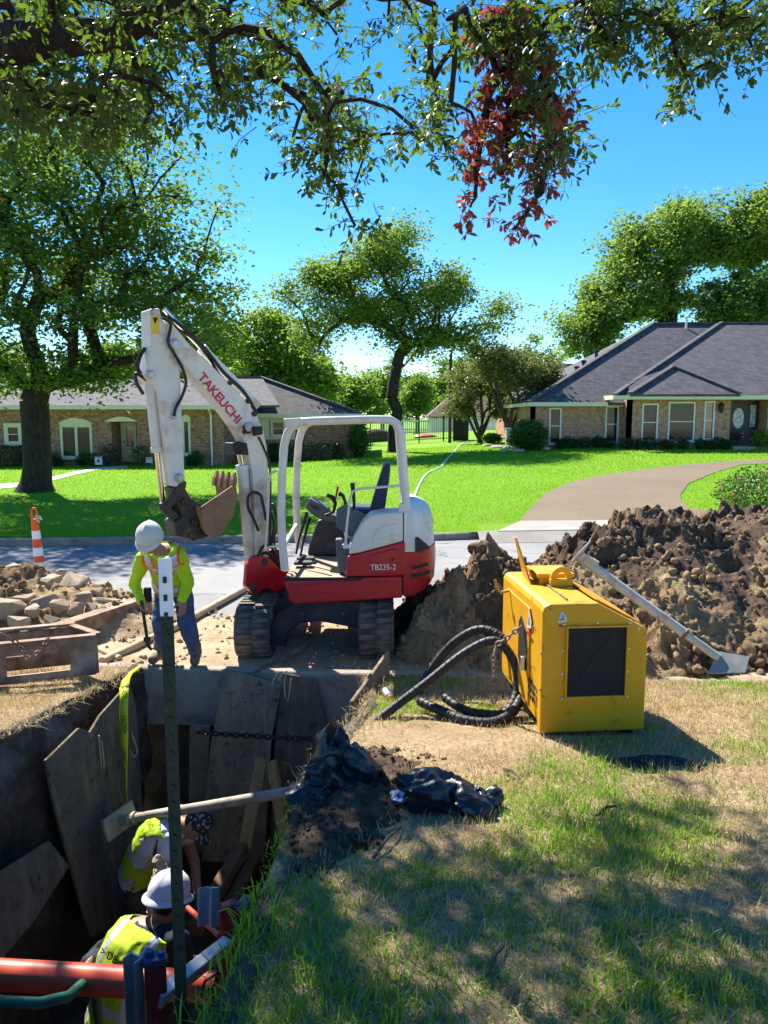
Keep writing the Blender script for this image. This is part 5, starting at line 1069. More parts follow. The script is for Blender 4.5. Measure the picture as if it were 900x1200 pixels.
# ---- house (upper structure), facing left
YN, YFA = 7.67, 9.17; RC = 1.31
def arc_plan(sc=1., x0=.19, n=14, yn=YN, yfa=YFA):
    h = (yfa - yn) / 2 * min(1, sc + .02); yc = (yn + yfa) / 2; xq = CX + math.sqrt(max(RC * RC - h * h, 0)) ; a0 = math.atan2(-h, xq - CX); pts = [(x0, yc - h)]
    for i in range(n + 1): t_ = a0 - 2 * a0 * i / n; pts.append((CX + (RC * sc) * math.cos(t_) if sc >= 1 else CX + RC * sc * math.cos(t_), yc + RC * math.sin(t_) * min(1, sc + .02) * (h / (RC * math.sin(-a0)) / min(1, sc + .02))))
    return pts + [(x0, yc + h)]
def arc_loft(zs, x0, name, mat, bevel=0, smooth=35):
    m = MB(); m.loft([[Vector((x, y, z)) for x, y in arc_plan(s_, x0)] for z, s_ in zs]); return m.build(name, mat, EX, smooth=smooth, bevel=bevel)
arc_loft([(.63, .9), (.66, .955), (.74, .99), (.9, 1.), (1.02, 1.), (1.1, .995)], .2, 'counterweight', 'ex_red')
arc_loft([(1.105, .985), (1.2, .985), (1.38, .972), (1.48, .95), (1.545, .91), (1.575, .86), (1.59, .82)], .2, 'rear_hood', 'ex_white')
# side skirt / deck
sk = [(333, 680), (472, 675), (472, 701), (345, 709), (339, 706)]
q_ = [wy(x, y, YN) for x, y in sk]; MB().prism(q_, (0, YFA - YN, 0)).build('deck', 'ex_red', EX, bevel=.025, seg=3)
MB().prism([wy(x, y, YN - .012) for x, y in ((346, 686), (384, 684), (387, 694), (350, 699))], (0, .02, 0)).build('skirt_panel', 'ex_red', EX, bevel=.008)
MB().bb((q_[0].x, YN + .02, q_[0].z - .002), (-.25, YFA - .02, q_[0].z + .022)).build('floor_mat', 'floor_dirt', EX, bevel=.008)
MB().bb((q_[0].x - .012, YN + .0, q_[0].z - .01), (-.22, YN + .02, q_[0].z + .03)).build('floor_edge', 'dark_line', EX, bevel=.005)
# near side body: red door below, white cover above
red = [(405, 676), (407, 652), (420, 649), (476, 634), (475, 675)]
MB().prism([wy(x, y, YN - .004) for x, y in red], (0, .42, 0)).build('side_cover', 'ex_red', EX, bevel=.02, seg=3)
wh = [(408, 650), (414, 630), (424, 612), (434, 604), (450, 601), (477, 600), (476, 633.5), (420, 648.5)]
MB().prism([wy(x, y, YN - .002) for x, y in wh], (0, .42, 0)).build('side_cover', 'ex_white', EX, bevel=.025, seg=3)
MB().prism([wy(x, y, YN - .016) for x, y in ((436, 634), (440, 622), (448, 616), (467, 613.5), (468, 626))], (0, .02, 0)).build('cover_inset', 'ex_white', EX, bevel=.012)
DO = MB().prism([wy(x, y, YN - .02) for x, y in ((434, 651), (464, 643), (466, 646), (466, 670), (463, 672.5), (437, 673), (434, 670))], (0, .03, 0)).build('service_door', 'ex_red', EX, bevel=.008)
MB().lathe(wy(460, 655.5, YN - .019), (0, -1, 0), [(0, .016), (.006, .016), (.007, .008)], 12).build('lock', 'dark_line', DO)
put_text('TB235-2', .082, wy(449, 665, YN - .024), (1, 0, .02), (0, 0, 1), 'text_white', DO, sx=.92, ext=.001)
MB().bb((.19, YN - .002, .66), (.202, YN + .02, 1.5)).build('panel_gap', 'dark_line', EX)
def arc_pt(px_, py_, g=.008, sc=1.):
    d = ray(px_, py_); R = RC * sc + g; ox, oy = CAM.x - CX, CAM.y - CY; a = d.x ** 2 + d.y ** 2; b = 2 * (ox * d.x + oy * d.y); c = ox * ox + oy * oy - R * R; t_ = (-b - math.sqrt(max(b * b - 4 * a * c, 0))) / (2 * a); return CAM + d * t_
def arc_patch(pts, name, mat, parent, g=.006, sc=1., th=.01):
    m = MB(); m.prism([arc_pt(x, y, g, sc) for x, y in pts], (-.004, .012, 0)); return m.build(name, mat, parent)
arc_patch([(487, 647), (487, 631), (490, 629), (503, 640), (503, 643), (490, 648)], 'hood_grille', 'dark_line', EX, .012, .99)
arc_patch([(484, 664), (502, 659), (502, 663), (484, 668)], 'vent_slot', 'dark_line', EX, .012); arc_patch([(483, 673.5), (504, 668), (504, 672), (483, 678)], 'vent_slot', 'dark_line', EX, .012)
arc_patch([(499, 611), (508, 607), (508, 612), (499, 616)], 'rear_decal', 'text_red', EX, .004, .975)
# engine box and seat
MB().bb((-.3, YN + .45, .84), (.2, YFA, 1.36)).build('engine_cover', 'ex_grey', EX, bevel=.03)
MB().bb((-.32, YN + .35, 1.3), (.19, YFA - .02, 1.39)).build('seat_base', 'ex_plastic', EX, bevel=.02)
sy0, sy1 = 8.15, 8.68
MB().prism([Vector((x, sy0, z)) for x, z in ((-.42, 1.36), (-.06, 1.37), (-.02, 1.42), (-.06, 1.48), (-.38, 1.49), (-.44, 1.44))], (0, sy1 - sy0, 0)).build('seat_cushion', 'ex_navy', EX, bevel=.04, seg=3)
MB().prism([wy(x, y, sy0) for x, y in ((440, 603), (433, 598), (440, 575), (449, 547), (455, 542), (458, 546), (456, 565), (450, 603))], (0, sy1 - sy0 - .03, 0)).build('seat_back', 'ex_navy', EX, bevel=.03, seg=3)
# consoles, monitor, levers
MB().prism([wy(x, y, 7.95) for x, y in ((394, 598), (404, 592), (429, 605), (424, 622), (412, 630), (394, 618))], (0, .14, 0)).build('arm_console', 'ex_plastic', EX, bevel=.015)
MB().prism([wy(x, y, 7.85) for x, y in ((393, 632), (410, 632), (407, 668), (396, 671))], (0, .12, 0)).build('side_box', 'ex_plastic', EX, bevel=.012)
MB().prism([wy(x, y, 8.9) for x, y in ((362, 638), (372, 610), (398, 600), (405, 640), (396, 652), (360, 652))], (0, .12, 0)).build('right_console', 'ex_grey', EX, bevel=.03)
m = MB(); m.prism([wy(x, y, 8.5) for x, y in ((357, 594), (363, 584), (384, 596), (386, 602), (398, 606), (396, 613), (376, 609), (364, 602))], (0, .26, 0)); MN = m.build('monitor', 'ex_plastic', EX, bevel=.012)
MB().prism([wy(x, y, 8.49) for x, y in ((363, 589), (373, 595), (372, 598), (362, 592))], (0, .01, 0)).build('screen', 'dark_glass', MN)
for pts, Yq, nm in (([(381, 604), (391, 600), (393, 590), (390, 583), (383, 580)], 8.35, 'joystick'), ([(414, 605), (415, 590), (414, 577), (413, 566)], 8.0, 'joystick'), ([(400, 600), (405, 590), (402, 581), (397, 578)], 8.2, 'joystick')):
    MB().tube([wy(x, y, Yq) for x, y in pts], [.012, .014, .018, .022, .018], 8) if False else MB().tube([wy(x, y, Yq) for x, y in pts], [.014, .016, .02, .026, .02][:len(pts)], 8).build(nm, 'dark_line', EX, smooth=50)
MB().tube([wy(391, 596, 8.7), wy(396, 570, 8.7)], [.008, .014], 8).build('blade_lever', 'text_red', EX, smooth=50)
for k, (x0, y0, x1, y1, Yq) in enumerate(((347, 649, 360, 600, 8.3), (352, 652, 363, 606, 8.5))): MB().tube([wy(x0, y0, Yq), wy(x0 + 3, y0 - 15, Yq), wy(x1, y1, Yq)], [.012, .012, .02], 8).build('travel_lever', 'dark_line', EX, smooth=50)
m = MB(); m.bb((-.98, 8.2, .86), (-.78, 8.34, .9)).bb((-.98, 8.46, .86), (-.78, 8.6, .9)); 
MB().bb((-.98, 8.2, .865), (-.78, 8.34, .9)).build('pedal', 'dark_line', EX, bevel=.01); MB().bb((-.98, 8.46, .865), (-.78, 8.6, .9)).build('pedal', 'dark_line', EX, bevel=.01)
# canopy: bent tube frames, roof sheet, visor
def canopy_path(Yq, off=0.):
    pts = [(334, 668), (331, 640), (329.5, 600), (330.5, 555), (333, 522), (337, 507), (343, 498.5), (352, 494.5), (366, 493.5), (400, 492.5), (440, 491.5), (457, 492), (465, 496.5), (469.5, 507), (471.5, 530), (474, 565), (477, 604)]
    P = [wy(x, y, YN + .08) for x, y in pts]; return [Vector((p.x, Yq, p.z)) for p in P]
for Yq in (YN + .08, YFA - .08): MB().tube(canopy_path(Yq), .042, 12).build('canopy_frame', 'ex_white', EX, smooth=60)
cp = canopy_path(0); zt = cp[10].z
MB().bb((cp[7].x, YN + .1, zt - .01), (cp[12].x - .03, YFA - .1, zt + .02)).build('canopy_roof', 'ex_white', EX, bevel=.01)
MB().prism([wy(x, y, YN + .03) for x, y in ((332, 490.5), (352, 489.5), (347, 497), (338, 505), (334, 499))], (0, YFA - YN - .06, 0)).build('canopy_visor', 'ex_white', EX, bevel=.01)
for z in (cp[3].z, ): MB().tube([(cp[1].x, YN + .08, 1.13), (cp[1].x, YFA - .08, 1.2)], .025, 8).build('cross_tube', 'ex_white', EX, smooth=60)
MB().prism([wy(x, y, YN + .04) for x, y in ((469, 590), (479, 590), (483, 606), (464, 606))], (0, .09, 0)).build('post_foot', 'ex_white', EX, bevel=.01)
MB().tube([wy(405, 640, YN + .03), wy(406, 620, YN + .03), wy(410, 585, YN + .03), wy(413, 576, YN + .03), wy(420, 573, YN + .03), wy(445, 571, YN + .03), wy(468, 569, YN + .06)], .013, 8).build('handrail', 'ex_white', EX, smooth=60)
MB().prism([wy(x, y, YN + .01) for x, y in ((401, 638), (410, 638), (409, 643), (402, 643))], (0, .05, 0)).build('handrail_foot', 'ex_white', EX, bevel=.005)
MB().tube([wy(311, 645, 8.0), wy(314, 600, 8.0), wy(315, 565, 8.0), wy(318, 554, 8.0), wy(330, 550, 7.8)], .014, 8).build('handrail', 'ex_white', EX, smooth=60)
MB().tube([wy(312, 642, 8.0), wy(322, 640, 7.9), wy(331, 640, 7.78)], .014, 8).build('handrail', 'ex_white', EX, smooth=60)
# ---- swing post and boom: the boom plane is slewed towards the camera
Sb = PY(308, 690, 8.25); ab = math.radians(38); NB_ = Vector((math.sin(ab), -math.cos(ab), 0))     # towards the camera
def bp(px_, py_, off=0.): return PP(px_, py_, Sb + NB_ * off, NB_)
def bprism(pts, off, w, name, mat, bevel=.01, seg=2, parent=None, mm=None):
    return MB().prism([bp(x, y, off) for x, y in pts], NB_ * -w).build(name, mat, parent or EX, bevel=bevel, seg=seg)
SWG = bprism([(287, 686), (289, 662), (297, 652), (305, 650), (318, 655), (330, 668), (336, 690), (322, 694), (312, 688), (303, 696), (296, 696), (292, 690)], .15, .06, 'swing_bracket', 'ex_red', .012)
bprism([(287, 686), (289, 662), (297, 652), (305, 650), (318, 655), (330, 668), (336, 690), (322, 694), (312, 688), (303, 696), (296, 696), (292, 690)], -.1, .06, 'swing_bracket', 'ex_red', .012)
bprism([(296, 692), (300, 676), (322, 674), (334, 690)], .12, .24, 'swing_block', 'ex_red', .012)
MB().cyl((Sb.x + .12, Sb.y + .12, .5), (Sb.x + .12, Sb.y + .12, 1.02), .09, n=18).build('swing_pin', 'grease_steel', EX, bevel=.01)
for x, y in ((296, 688), (310, 659)): MB().cyl(bp(x, y, .17), bp(x, y, -.18), .035, n=14).build('pin', 'grease_steel', EX, bevel=.005)
bprism([(318, 672), (345, 668), (345, 700), (318, 696)], -.02, .28, 'swing_frame', 'ex_red', .01)
boom = [(193, 374), (204, 384), (215, 396), (250, 430), (278, 458), (290, 470), (302, 488), (309, 505), (313, 525), (316, 575), (317.5, 625), (314, 668), (308, 674), (301, 668), (300, 640), (298.5, 590), (296, 552), (291, 530), (285, 515), (276, 500), (266, 486), (250, 467), (232, 447), (218, 430), (204, 416), (194, 398)]
BO = bprism(boom, .1, .2, 'boom', 'ex_boom', .012)
bprism([(196, 372), (206, 384), (216, 396), (222, 404), (214, 424), (203, 418), (193, 398)], .115, .23, 'boom_nose', 'ex_boom', .01, parent=BO)
for x, y in ((205, 404), (291, 500), (310, 659)): MB().lathe(bp(x, y, .1), NB_, [(-.02, .05), (.03, .05), (.035, .03), (.045, .03)], 18).build('boom_pin', 'alu', BO, smooth=40)
put_text('TAKEUCHI', .13, bp(258, 467.5, .1035), bp(281, 494, .1) - bp(241, 446, .1), Vector((0, 0, 1)), 'text_red', BO, sx=1.0, ext=.0015, bold=.0035)
# emblem: black shield with cross bars, beside the lettering
ex_ = (bp(281, 494, .1) - bp(241, 446, .1)).normalized(); ey_ = ex_.cross(NB_); ey_ = ey_ if ey_.z > 0 else -ey_; c = bp(288.5, 503, .1035)
MB().prism([c + ex_ * x + ey_ * y for x, y in ((-.05, .02), (-.02, .02), (-.02, .06), (.015, .06), (.015, .03), (.06, .025), (.055, -.01), (.03, -.03), (.015, -.06), (-.01, -.055), (-.02, -.025), (-.045, -.02))], NB_ * .002).build('emblem', 'dark_line', BO)
put_text('TX', .04, c + NB_ * .004 + ex_ * .002, ex_, ey_, 'ex_white', BO, sx=1., ext=.0005)
# stick
arm = [(176, 362), (187, 361), (189.5, 372), (206, 398), (213, 412), (211, 432), (212.5, 470), (215, 520), (217, 566), (210, 572), (200, 569), (196.5, 540), (191, 500), (186, 460), (177, 448), (170, 441), (173, 425), (177, 405)]
AR = bprism(arm, .125, .25, 'dipper_arm', 'ex_boom', .012)
bprism([(177.5, 368), (186, 368), (186.5, 391), (177.5, 391)], .1285, .004, 'warning_sticker', 'sticker_yellow', 0, parent=AR); bprism([(179, 372), (185, 372), (182, 380)], .1305, .002, 'warning_mark', 'dark_line', 0, parent=AR)
for x, y, r_ in ((205, 404, .06), (176, 439, .045), (179, 366, .035), (210, 560, .05), (203, 488, .03)): MB().lathe(bp(x, y, .125), NB_, [(-.03, r_), (.02, r_), (.025, r_ * .6), (.035, r_ * .6)], 16).build('arm_pin', 'alu', AR, smooth=40)
# cylinders
def cylinder(a, b, c, r1, r2, name, off=0.):
    p, q, s_ = bp(*a, off), bp(*b, off), bp(*c, off); d = (q - p).normalized(); B_ = MB().tube([p, q], r1, 16).lathe(q - d * .05, d, [(0, r1), (.002, r1 * 1.18), (.05, r1 * 1.18), (.055, r1 * .8)], 16).build(name, 'ex_boom', EX, smooth=35)
    MB().tube([q - d * .02, s_], r2, 14).build('rod', 'chrome', B_, smooth=60); return B_
cylinder((175, 445), (184, 530), (191, 592), .05, .027, 'bucket_cylinder', .0)
cylinder((296, 690), (284, 545), (280, 527), .062, .035, 'boom_cylinder', .0)
cylinder((302, 476), (236, 408), (192, 362), .048, .027, 'arm_cylinder', .0)
MB().cyl(bp(279, 524, .12), bp(279, 524, -.12), .06, n=14).build('cylinder_clevis', 'dark_line', EX, bevel=.01)
bprism([(274, 519), (290, 519), (292, 533), (276, 533)], .11, .22, 'cylinder_bracket', 'dark_line', .01)
# linkage, coupler, bucket
bprism([(187, 590), (195, 588), (214, 562), (219, 565), (218, 572), (198, 600), (188, 598)], .14, .035, 'bucket_link', 'grease_steel', .008); bprism([(187, 590), (195, 588), (214, 562), (219, 565), (218, 572), (198, 600), (188, 598)], -.105, .035, 'bucket_link', 'grease_steel', .008)
bprism([(187, 596), (194, 590), (222, 612), (219, 620), (210, 618)], .09, .05, 'bucket_link', 'grease_steel', .008); bprism([(187, 596), (194, 590), (222, 612), (219, 620), (210, 618)], -.04, .05, 'bucket_link', 'grease_steel', .008)
MB().cyl(bp(191, 594, .17), bp(191, 594, -.17), .035, n=14).build('pin', 'grease_steel', EX)
bprism([(203, 572), (216, 570), (224, 584), (238, 592), (246, 606), (246, 624), (238, 632), (222, 632), (206, 628), (204, 612), (213, 606), (209, 590)], .13, .26, 'quick_coupler', 'grease_steel', .015)
for x, y in ((217, 588), (228, 612), (226, 628), (240, 624)): MB().lathe(bp(x, y, .13), NB_, [(-.02, .045), (.025, .045), (.03, .025), (.04, .025)], 14).build('pin', 'grease_steel', EX, smooth=40)
Wb = .5; ob = .25
side = [(236, 594), (276, 567), (278.5, 582), (273, 606), (262, 624), (251, 630), (243, 626), (237, 610)]
bprism(side, ob, .022, 'bucket_side', 'bucket_steel', .005); bprism(side, -ob + .022, .022, 'bucket_side', 'bucket_steel', .005)
sh = [(276, 565), (278.5, 582), (273, 606), (262, 624), (251, 630), (243, 626), (237, 612), (234, 594)]
m = MB(); P = [bp(x, y, ob - .0225) for x, y in sh]; c0 = bp(255, 598, ob - .0225); Pi = [p + (c0 - p).normalized() * .02 for p in P]
m.loft([[P[i], P[i] - NB_ * (Wb - .045), Pi[i] - NB_ * (Wb - .045), Pi[i]] for i in range(len(P))]); BS = m.build('bucket_shell', 'bucket_steel', EX, smooth=30)
lip = bp(276, 565, ob); 
for k in range(4):
    c = lip - NB_ * (.05 + k * (Wb - .1) / 3); up = Vector((.0, 0, 1)) + (c0 - lip).normalized() * -.05; dd = (lip - c0).normalized() * .4 + Vector((0, 0, .9)); dd.normalize(); sd = NB_; tn = sd.cross(dd)
    MB().loft([[c + dd * t_ + sd * x * w_ + tn * y * h_ for x, y in ((-1, -1), (1, -1), (1, 1), (-1, 1))] for t_, w_, h_ in ((-.07, .036, .026), (.02, .036, .026), (.045, .028, .02), (.1, .02, .008))]).build('bucket_tooth', 'bucket_steel', EX, bevel=.004)
# hoses on the boom and the work light
for pts, off, r_ in (([(190, 372), (200, 380), (197, 400), (203, 412), (213, 430), (218, 448), (213, 465), (206, 478), (204, 488)], .16, .016), ([(172, 445), (160, 438), (160, 448), (168, 462)], .05, .018), ([(166, 440), (161, 430), (165, 415), (170, 408)], .0, .022),
                     ([(303, 622), (297, 608), (291, 595), (291, 582), (297, 577), (305, 580), (308, 590), (312, 610)], .15, .016), ([(303, 512), (307, 520), (312, 532), (316, 545), (317, 580), (316, 640)], .11, .012), ([(196, 370), (215, 384), (240, 408), (262, 436), (285, 458), (300, 482)], .09, .018), ([(204, 384), (225, 396), (244, 418), (258, 440), (280, 462)], .06, .015),
                     ([(317, 600), (321, 615), (318, 635), (322, 652)], .06, .014), ([(319, 590), (325, 612), (321, 632), (326, 655)], .0, .014), ([(302, 652), (309, 640), (318, 642), (326, 655)], .16, .016), ([(300, 660), (310, 648), (322, 655), (330, 668)], .12, .016)):
    MB().tube(bez([bp(x, y, off) for x, y in pts], 36), r_, 8).build('hydraulic_hose', 'hose_black', EX, smooth=60)
bprism([(298, 500), (308, 499.5), (308, 509), (299, 511)], .19, .06, 'work_light', 'dark_line', .008)
for x, y in ((291, 470), (298, 485), (203, 488), (270, 448)): MB().cyl(bp(x, y, .12), bp(x, y, .06), .03, n=10).build('hose_clamp', 'grease_steel', EX, bevel=.004)
MB().lathe(bp(291, 470, .0), (0, 0, 1), [(0, .04), (.07, .04), (.09, .03), (.1, .005)], 12).build('beacon', 'ex_plastic', EX, smooth=40)

# ================================================================== YELLOW POWER UNIT
pm('pu_yellow', (.62, .29, .004), (.7, .35, .008), 3, .48, c3=(.2, .11, .03), s3=9, lo3=.58, hi3=.72, spec=.4, bump=.08, bscale=18); pm('pu_dark', (.012, .012, .013), (.02, .02, .022), 8, .7); pm('zinc', (.5, .5, .48), (.6, .6, .58), 10, .35, .8)
b = NB('mesh_black'); co = b.coord('World'); vo = b.n('ShaderNodeTexVoronoi'); vo.inputs['Scale'].default_value = 90; b.l(co, vo.inputs['Vector']); b.bsdf(b.ramp(vo.outputs[0], [(.25, (.006, .006, .006)), (.45, (.014, .014, .015))]), .6, 0, b.bump(vo.outputs[0], .6, .004), .3)
q0 = Vector((1.045, 4.93, zn(1.045, 4.93) + .02)); zb_ = q0.z; bx_ = Vector((-.085, 1., 0)).normalized(); rx_ = Vector((bx_.y, -bx_.x, 0)); LEN = 1.12; WID = .72; HL_ = 1.235 - zb_; HR = 1.05 - zb_
PU = thing('power_unit', 'yellow hydraulic power unit with black radiator grille standing on the grass', 'power unit', q0 + rx_ * WID / 2 + bx_ * LEN / 2)
def pu(r, b_, z): return q0 + rx_ * r + bx_ * b_ + Vector((0, 0, z))
prof = [(0, 0), (WID, 0), (WID, HR), (WID * .52, HL_), (.05, HL_), (.015, HL_ - .015), (0, HL_ - .05)]
MB().prism([pu(r, 0, z) for r, z in prof], bx_ * .085).build('front_housing', 'pu_yellow', PU, bevel=.012, seg=3)
g = .006; MB().prism([pu(r, .09, z) for r, z in [(g, .05), (WID - g, .05), (WID - g, HR - g), (WID * .52, HL_ - g), (.05, HL_ - g), (.02, HL_ - .02), (g, HL_ - .05)]], bx_ * (LEN - .09)).build('body_housing', 'pu_yellow', PU, bevel=.012, seg=3)
MB().prism([pu(WID * .55, .11, HL_ - .005), pu(WID * .55, LEN - .02, HL_ - .005), pu(WID - .01, LEN - .02, HR + .012), pu(WID - .01, .11, HR + .012)], (0, 0, .012)).build('roof_hatch', 'pu_yellow', PU, bevel=.003)
MB().bar(pu(.2, .12, HL_ + .002), pu(.2, .75, HL_ + .002), .012, .01).build('hinge', 'rust_steel', PU)
gx0, gx1, gz0, gz1 = WID * .235, WID * .79, .255, .725
GR = MB().prism([pu(r, -.006, z) for r, z in ((gx0, gz0), (gx1, gz0), (gx1, gz1), (gx0, gz1))], bx_ * .005).build('radiator_grille', 'mesh_black', PU)
for (r0, za, r1, zb2) in ((gx0 - .012, gz0 - .012, gx1 + .012, gz0), (gx0 - .012, gz1, gx1 + .012, gz1 + .012), (gx0 - .012, gz0, gx0, gz1), (gx1, gz0, gx1 + .012, gz1)): MB().prism([pu(r0, -.022, za), pu(r1, -.022, za), pu(r1, -.022, zb2), pu(r0, -.022, zb2)], bx_ * .021).build('grille_frame', 'pu_yellow', PU)
MB().bar(pu(gx0 + .06, -.008, gz0 + .08), pu(gx1 - .1, -.008, gz1 - .06), .014, .004, up=-bx_).build('brace_bar', 'pu_dark', GR)
for r, z in [(gx0 - .025, gz0 - .02), ((gx0 + gx1) / 2, gz0 - .02), (gx1 + .02, gz0 - .02), (gx0 - .025, gz1 + .02), ((gx0 + gx1) / 2, gz1 + .025), (gx1 + .02, gz1 + .02), (gx0 - .025, .41), (gx0 - .025, .57), (gx1 + .02, .41), (gx1 + .02, .57), (gx1 + .085, gz1 - .02)]:
    MB().lathe(pu(r, .0, z), -bx_, [(0, .0105), (.004, .0105), (.007, .006), (.008, .001)], 8).build('bolt', 'zinc', PU, smooth=40)
# left side: door with dark recess, vents, handle
def lf(b_, z, o=-.004): return pu(o, b_, z)
DR = MB().prism([lf(b_, z, -.006) for b_, z in ((.3, .1), (.95, .1), (.95, HL_ - .1), (.3, HL_ - .1))], rx_ * .012).build('side_door', 'pu_yellow', PU, bevel=.004)
MB().prism([lf(b_, z, -.012) for b_, z in ((.33, .33), (.5, .3), (.56, .36), (.56, .62), (.5, .68), (.36, .6))], rx_ * .006).build('door_recess', 'pu_dark', DR); MB().bar(lf(.36, .32, -.03), lf(.36, .42, -.03), .03, .035).build('latch', 'zinc', DR, bevel=.006)
for i in range(3):
    for j in range(4): MB().prism([lf(.12 + j * .05 + x, .16 + i * .05 + z, -.0065 if j > 3 else -.005) for x, z in ((0, 0), (.03, 0), (.03, .025), (0, .025))], rx_ * .004).build('vent_slot', 'pu_dark', PU)
for b_, z in ((.02, .3), (.02, .55), (.2, .68), (.2, .4), (.14, .2)): MB().lathe(lf(b_, z, -.0), -rx_, [(0, .01), (.006, .008)], 8).build('bolt', 'rust_steel', PU)
# faded blue-and-red emblem stickers
pm('decal_blue', (.05, .1, .35), (.5, .5, .55), 30, .4); pm('decal_white', (.6, .58, .5), (.7, .68, .62), 20, .4)
for f_ in (0, 1):
    P = (lambda u, v: lf(.3 - u, HL_ - .2 + v, -.008)) if f_ == 0 else (lambda u, v: pu(.13 + u, -.003, HL_ - .1 + v)); ex2 = rx_ * .002 if f_ == 0 else bx_ * .002; s_ = 1. if f_ == 0 else .55
    MB().prism([P(x * s_, y * s_) for x, y in ((-.05, -.05), (.05, -.03), (.06, .02), (.02, .07), (-.01, .1), (-.03, .03))], ex2).build('emblem', 'decal_white', PU)
    ex3 = -rx_ * .002 if f_ == 0 else -bx_ * .002; MB().prism([P(x * s_, y * s_) + ex3 for x, y in ((-.03, -.02), (.03, -.01), (.02, .04), (-.005, .07), (-.015, .02))], ex2).build('emblem', 'decal_blue', PU); MB().prism([P(x * s_, y * s_) + ex3 for x, y in ((-.05, -.09), (.03, -.1), (.05, -.075), (-.03, -.065))], ex2).build('emblem', 'text_red', PU)
# top: exhaust flap standing up, lifting eye, tray
fp = pu(.1, .72, HL_); MB().prism([pu(.09, .62, HL_ - .01), pu(.12, .95, HL_ - .01), pu(.045, .97, HL_ + .3), pu(.03, .86, HL_ + .31)], rx_ * .012).build('raised_flap', 'pu_yellow', PU, bevel=.004)
lb_ = [( .30 + .075 * math.cos(t_), .075 * math.sin(t_)) for t_ in np.linspace(0, math.pi, 9)]
ring = [pu(r, .55, HL_ + .06 + z) for r, z in lb_] + [pu(.225, .55, HL_ - .01), pu(.375, .55, HL_ - .01)]
m = MB(); po = [(.3 + .08 * math.cos(t_), .06 + .08 * math.sin(t_)) for t_ in np.linspace(-.2, math.pi + .2, 13)] ; pi_ = [(.3 + .038 * math.cos(t_), .06 + .038 * math.sin(t_)) for t_ in np.linspace(-.2, math.pi + .2, 13)]
m.loft([[pu(a[0], .55, HL_ + a[1]), pu(b_[0], .55, HL_ + b_[1]), pu(b_[0], .585, HL_ + b_[1]), pu(a[0], .585, HL_ + a[1])] for a, b_ in zip(po, pi_)]); m.prism([pu(.215, .545, HL_ - .008), pu(.385, .545, HL_ - .008), pu(.385, .545, HL_ + .05), pu(.215, .545, HL_ + .05)], bx_ * .045); m.build('lifting_eye', 'pu_yellow', PU, bevel=.003)
MB().prism([pu(.14, .62, HL_ + .045), pu(.42, .62, HL_ + .045), pu(.42, .95, HL_ + .045), pu(.14, .95, HL_ + .045)], (0, 0, .03)).prism([pu(.16, .64, HL_ - .02), pu(.4, .64, HL_ - .02), pu(.4, .93, HL_ - .02), pu(.16, .93, HL_ - .02)], (0, 0, .064)).build('exhaust_tray', 'pu_yellow', PU, bevel=.004)
for b_, r in ((.06, .06), (.06, WID - .12), (LEN - .15, .06), (LEN - .15, WID - .12)): MB().prism([pu(r, b_, -.05), pu(r + .07, b_, -.05), pu(r + .07, b_ + .08, -.05), pu(r, b_ + .08, -.05)], (0, 0, .1)).build('foot', 'pu_dark', PU)
chain([lf(.42, HL_ - .26, -.03), lf(.46, HL_ - .34, -.1), lf(.5, HL_ - .42, -.19), lf(.5, HL_ - .5, -.21), lf(.5, .18, -.2), lf(.5, .03, -.2)], 'chain', 'rust_steel', PU, .05, .007, .016)
MB().tube([lf(.86, HL_ - .1, -.01), lf(.88, HL_ - .12, -.07), lf(.9, HL_ - .08, -.1), lf(.92, HL_ - .02, -.11)], .012, 8).build('hook', 'pu_yellow', PU, smooth=60)
# spiral-wrapped hydraulic hoses
def wrapped(pts, r, name, label):
    C_ = bez(pts, 260); t = thing(name, label, 'hose', V3(pts[len(pts) // 2])); MB().tube(C_, r, 12).build('hose_core', 'hose_black', t, smooth=60)
    H_ = []; ph = 0
    for i, p in enumerate(C_):
        d = C_[min(i + 1, len(C_) - 1)] - C_[max(i - 1, 0)]
        if d.length < 1e-6: continue
        a, b_, d = frame(d, Vector((.3, .5, .8))); ph += (C_[min(i + 1, len(C_) - 1)] - p).length / .055 * 2 * math.pi if i < len(C_) - 1 else 0; H_.append(p + (a * math.cos(ph) + b_ * math.sin(ph)) * (r + .003))
    C2 = bez(pts, 1200); H_ = []; ph = 0; a = None
    for i, p in enumerate(C2[:-1]):
        d = (C2[i + 1] - p); L_ = d.length
        if L_ < 1e-6: continue
        d.normalize(); a = frame(d)[0] if a is None else (a - d * a.dot(d)).normalized(); b_ = a.cross(d); ph += L_ / .05 * 2 * math.pi; H_.append(p + (a * math.cos(ph) + b_ * math.sin(ph)) * (r - .0005))
    MB().tube(H_, .0045, 5).build('spiral_wrap', 'hose_black', t, smooth=60); return t
def gy(px_, py_, up=0.): p = PG(px_, py_, zn, 1., 6.7); p.z += up; return p
wrapped([PY(375, 900, 5.05), PY(412, 868, 5.25), PY(450, 838, 5.4), PY(500, 800, 5.5), PY(545, 765, 5.6), PY(580, 751, 5.6), PY(602, 775, 5.55), PY(606, 808, 5.5), PY(592, 835, 5.35), PY(560, 836, 5.35), PY(540, 830, 5.4), PY(521, 817, 5.55)], .033, 'hydraulic_hose', 'black spiral wrapped hose arching from the trench to the power unit')
wrapped([PY(492, 822, 5.55), PY(515, 832, 5.4), PY(545, 844, 5.25), PY(580, 846, 5.2), PY(604, 830, 5.35), PY(612, 800, 5.6), PY(604, 770, 5.8), PY(585, 745, 5.9), PY(560, 738, 6.0), PY(530, 755, 6.05), PY(505, 785, 6.05), PY(490, 812, 6.0)], .035, 'hydraulic_hose', 'second black wrapped hose coiled beside the power unit')
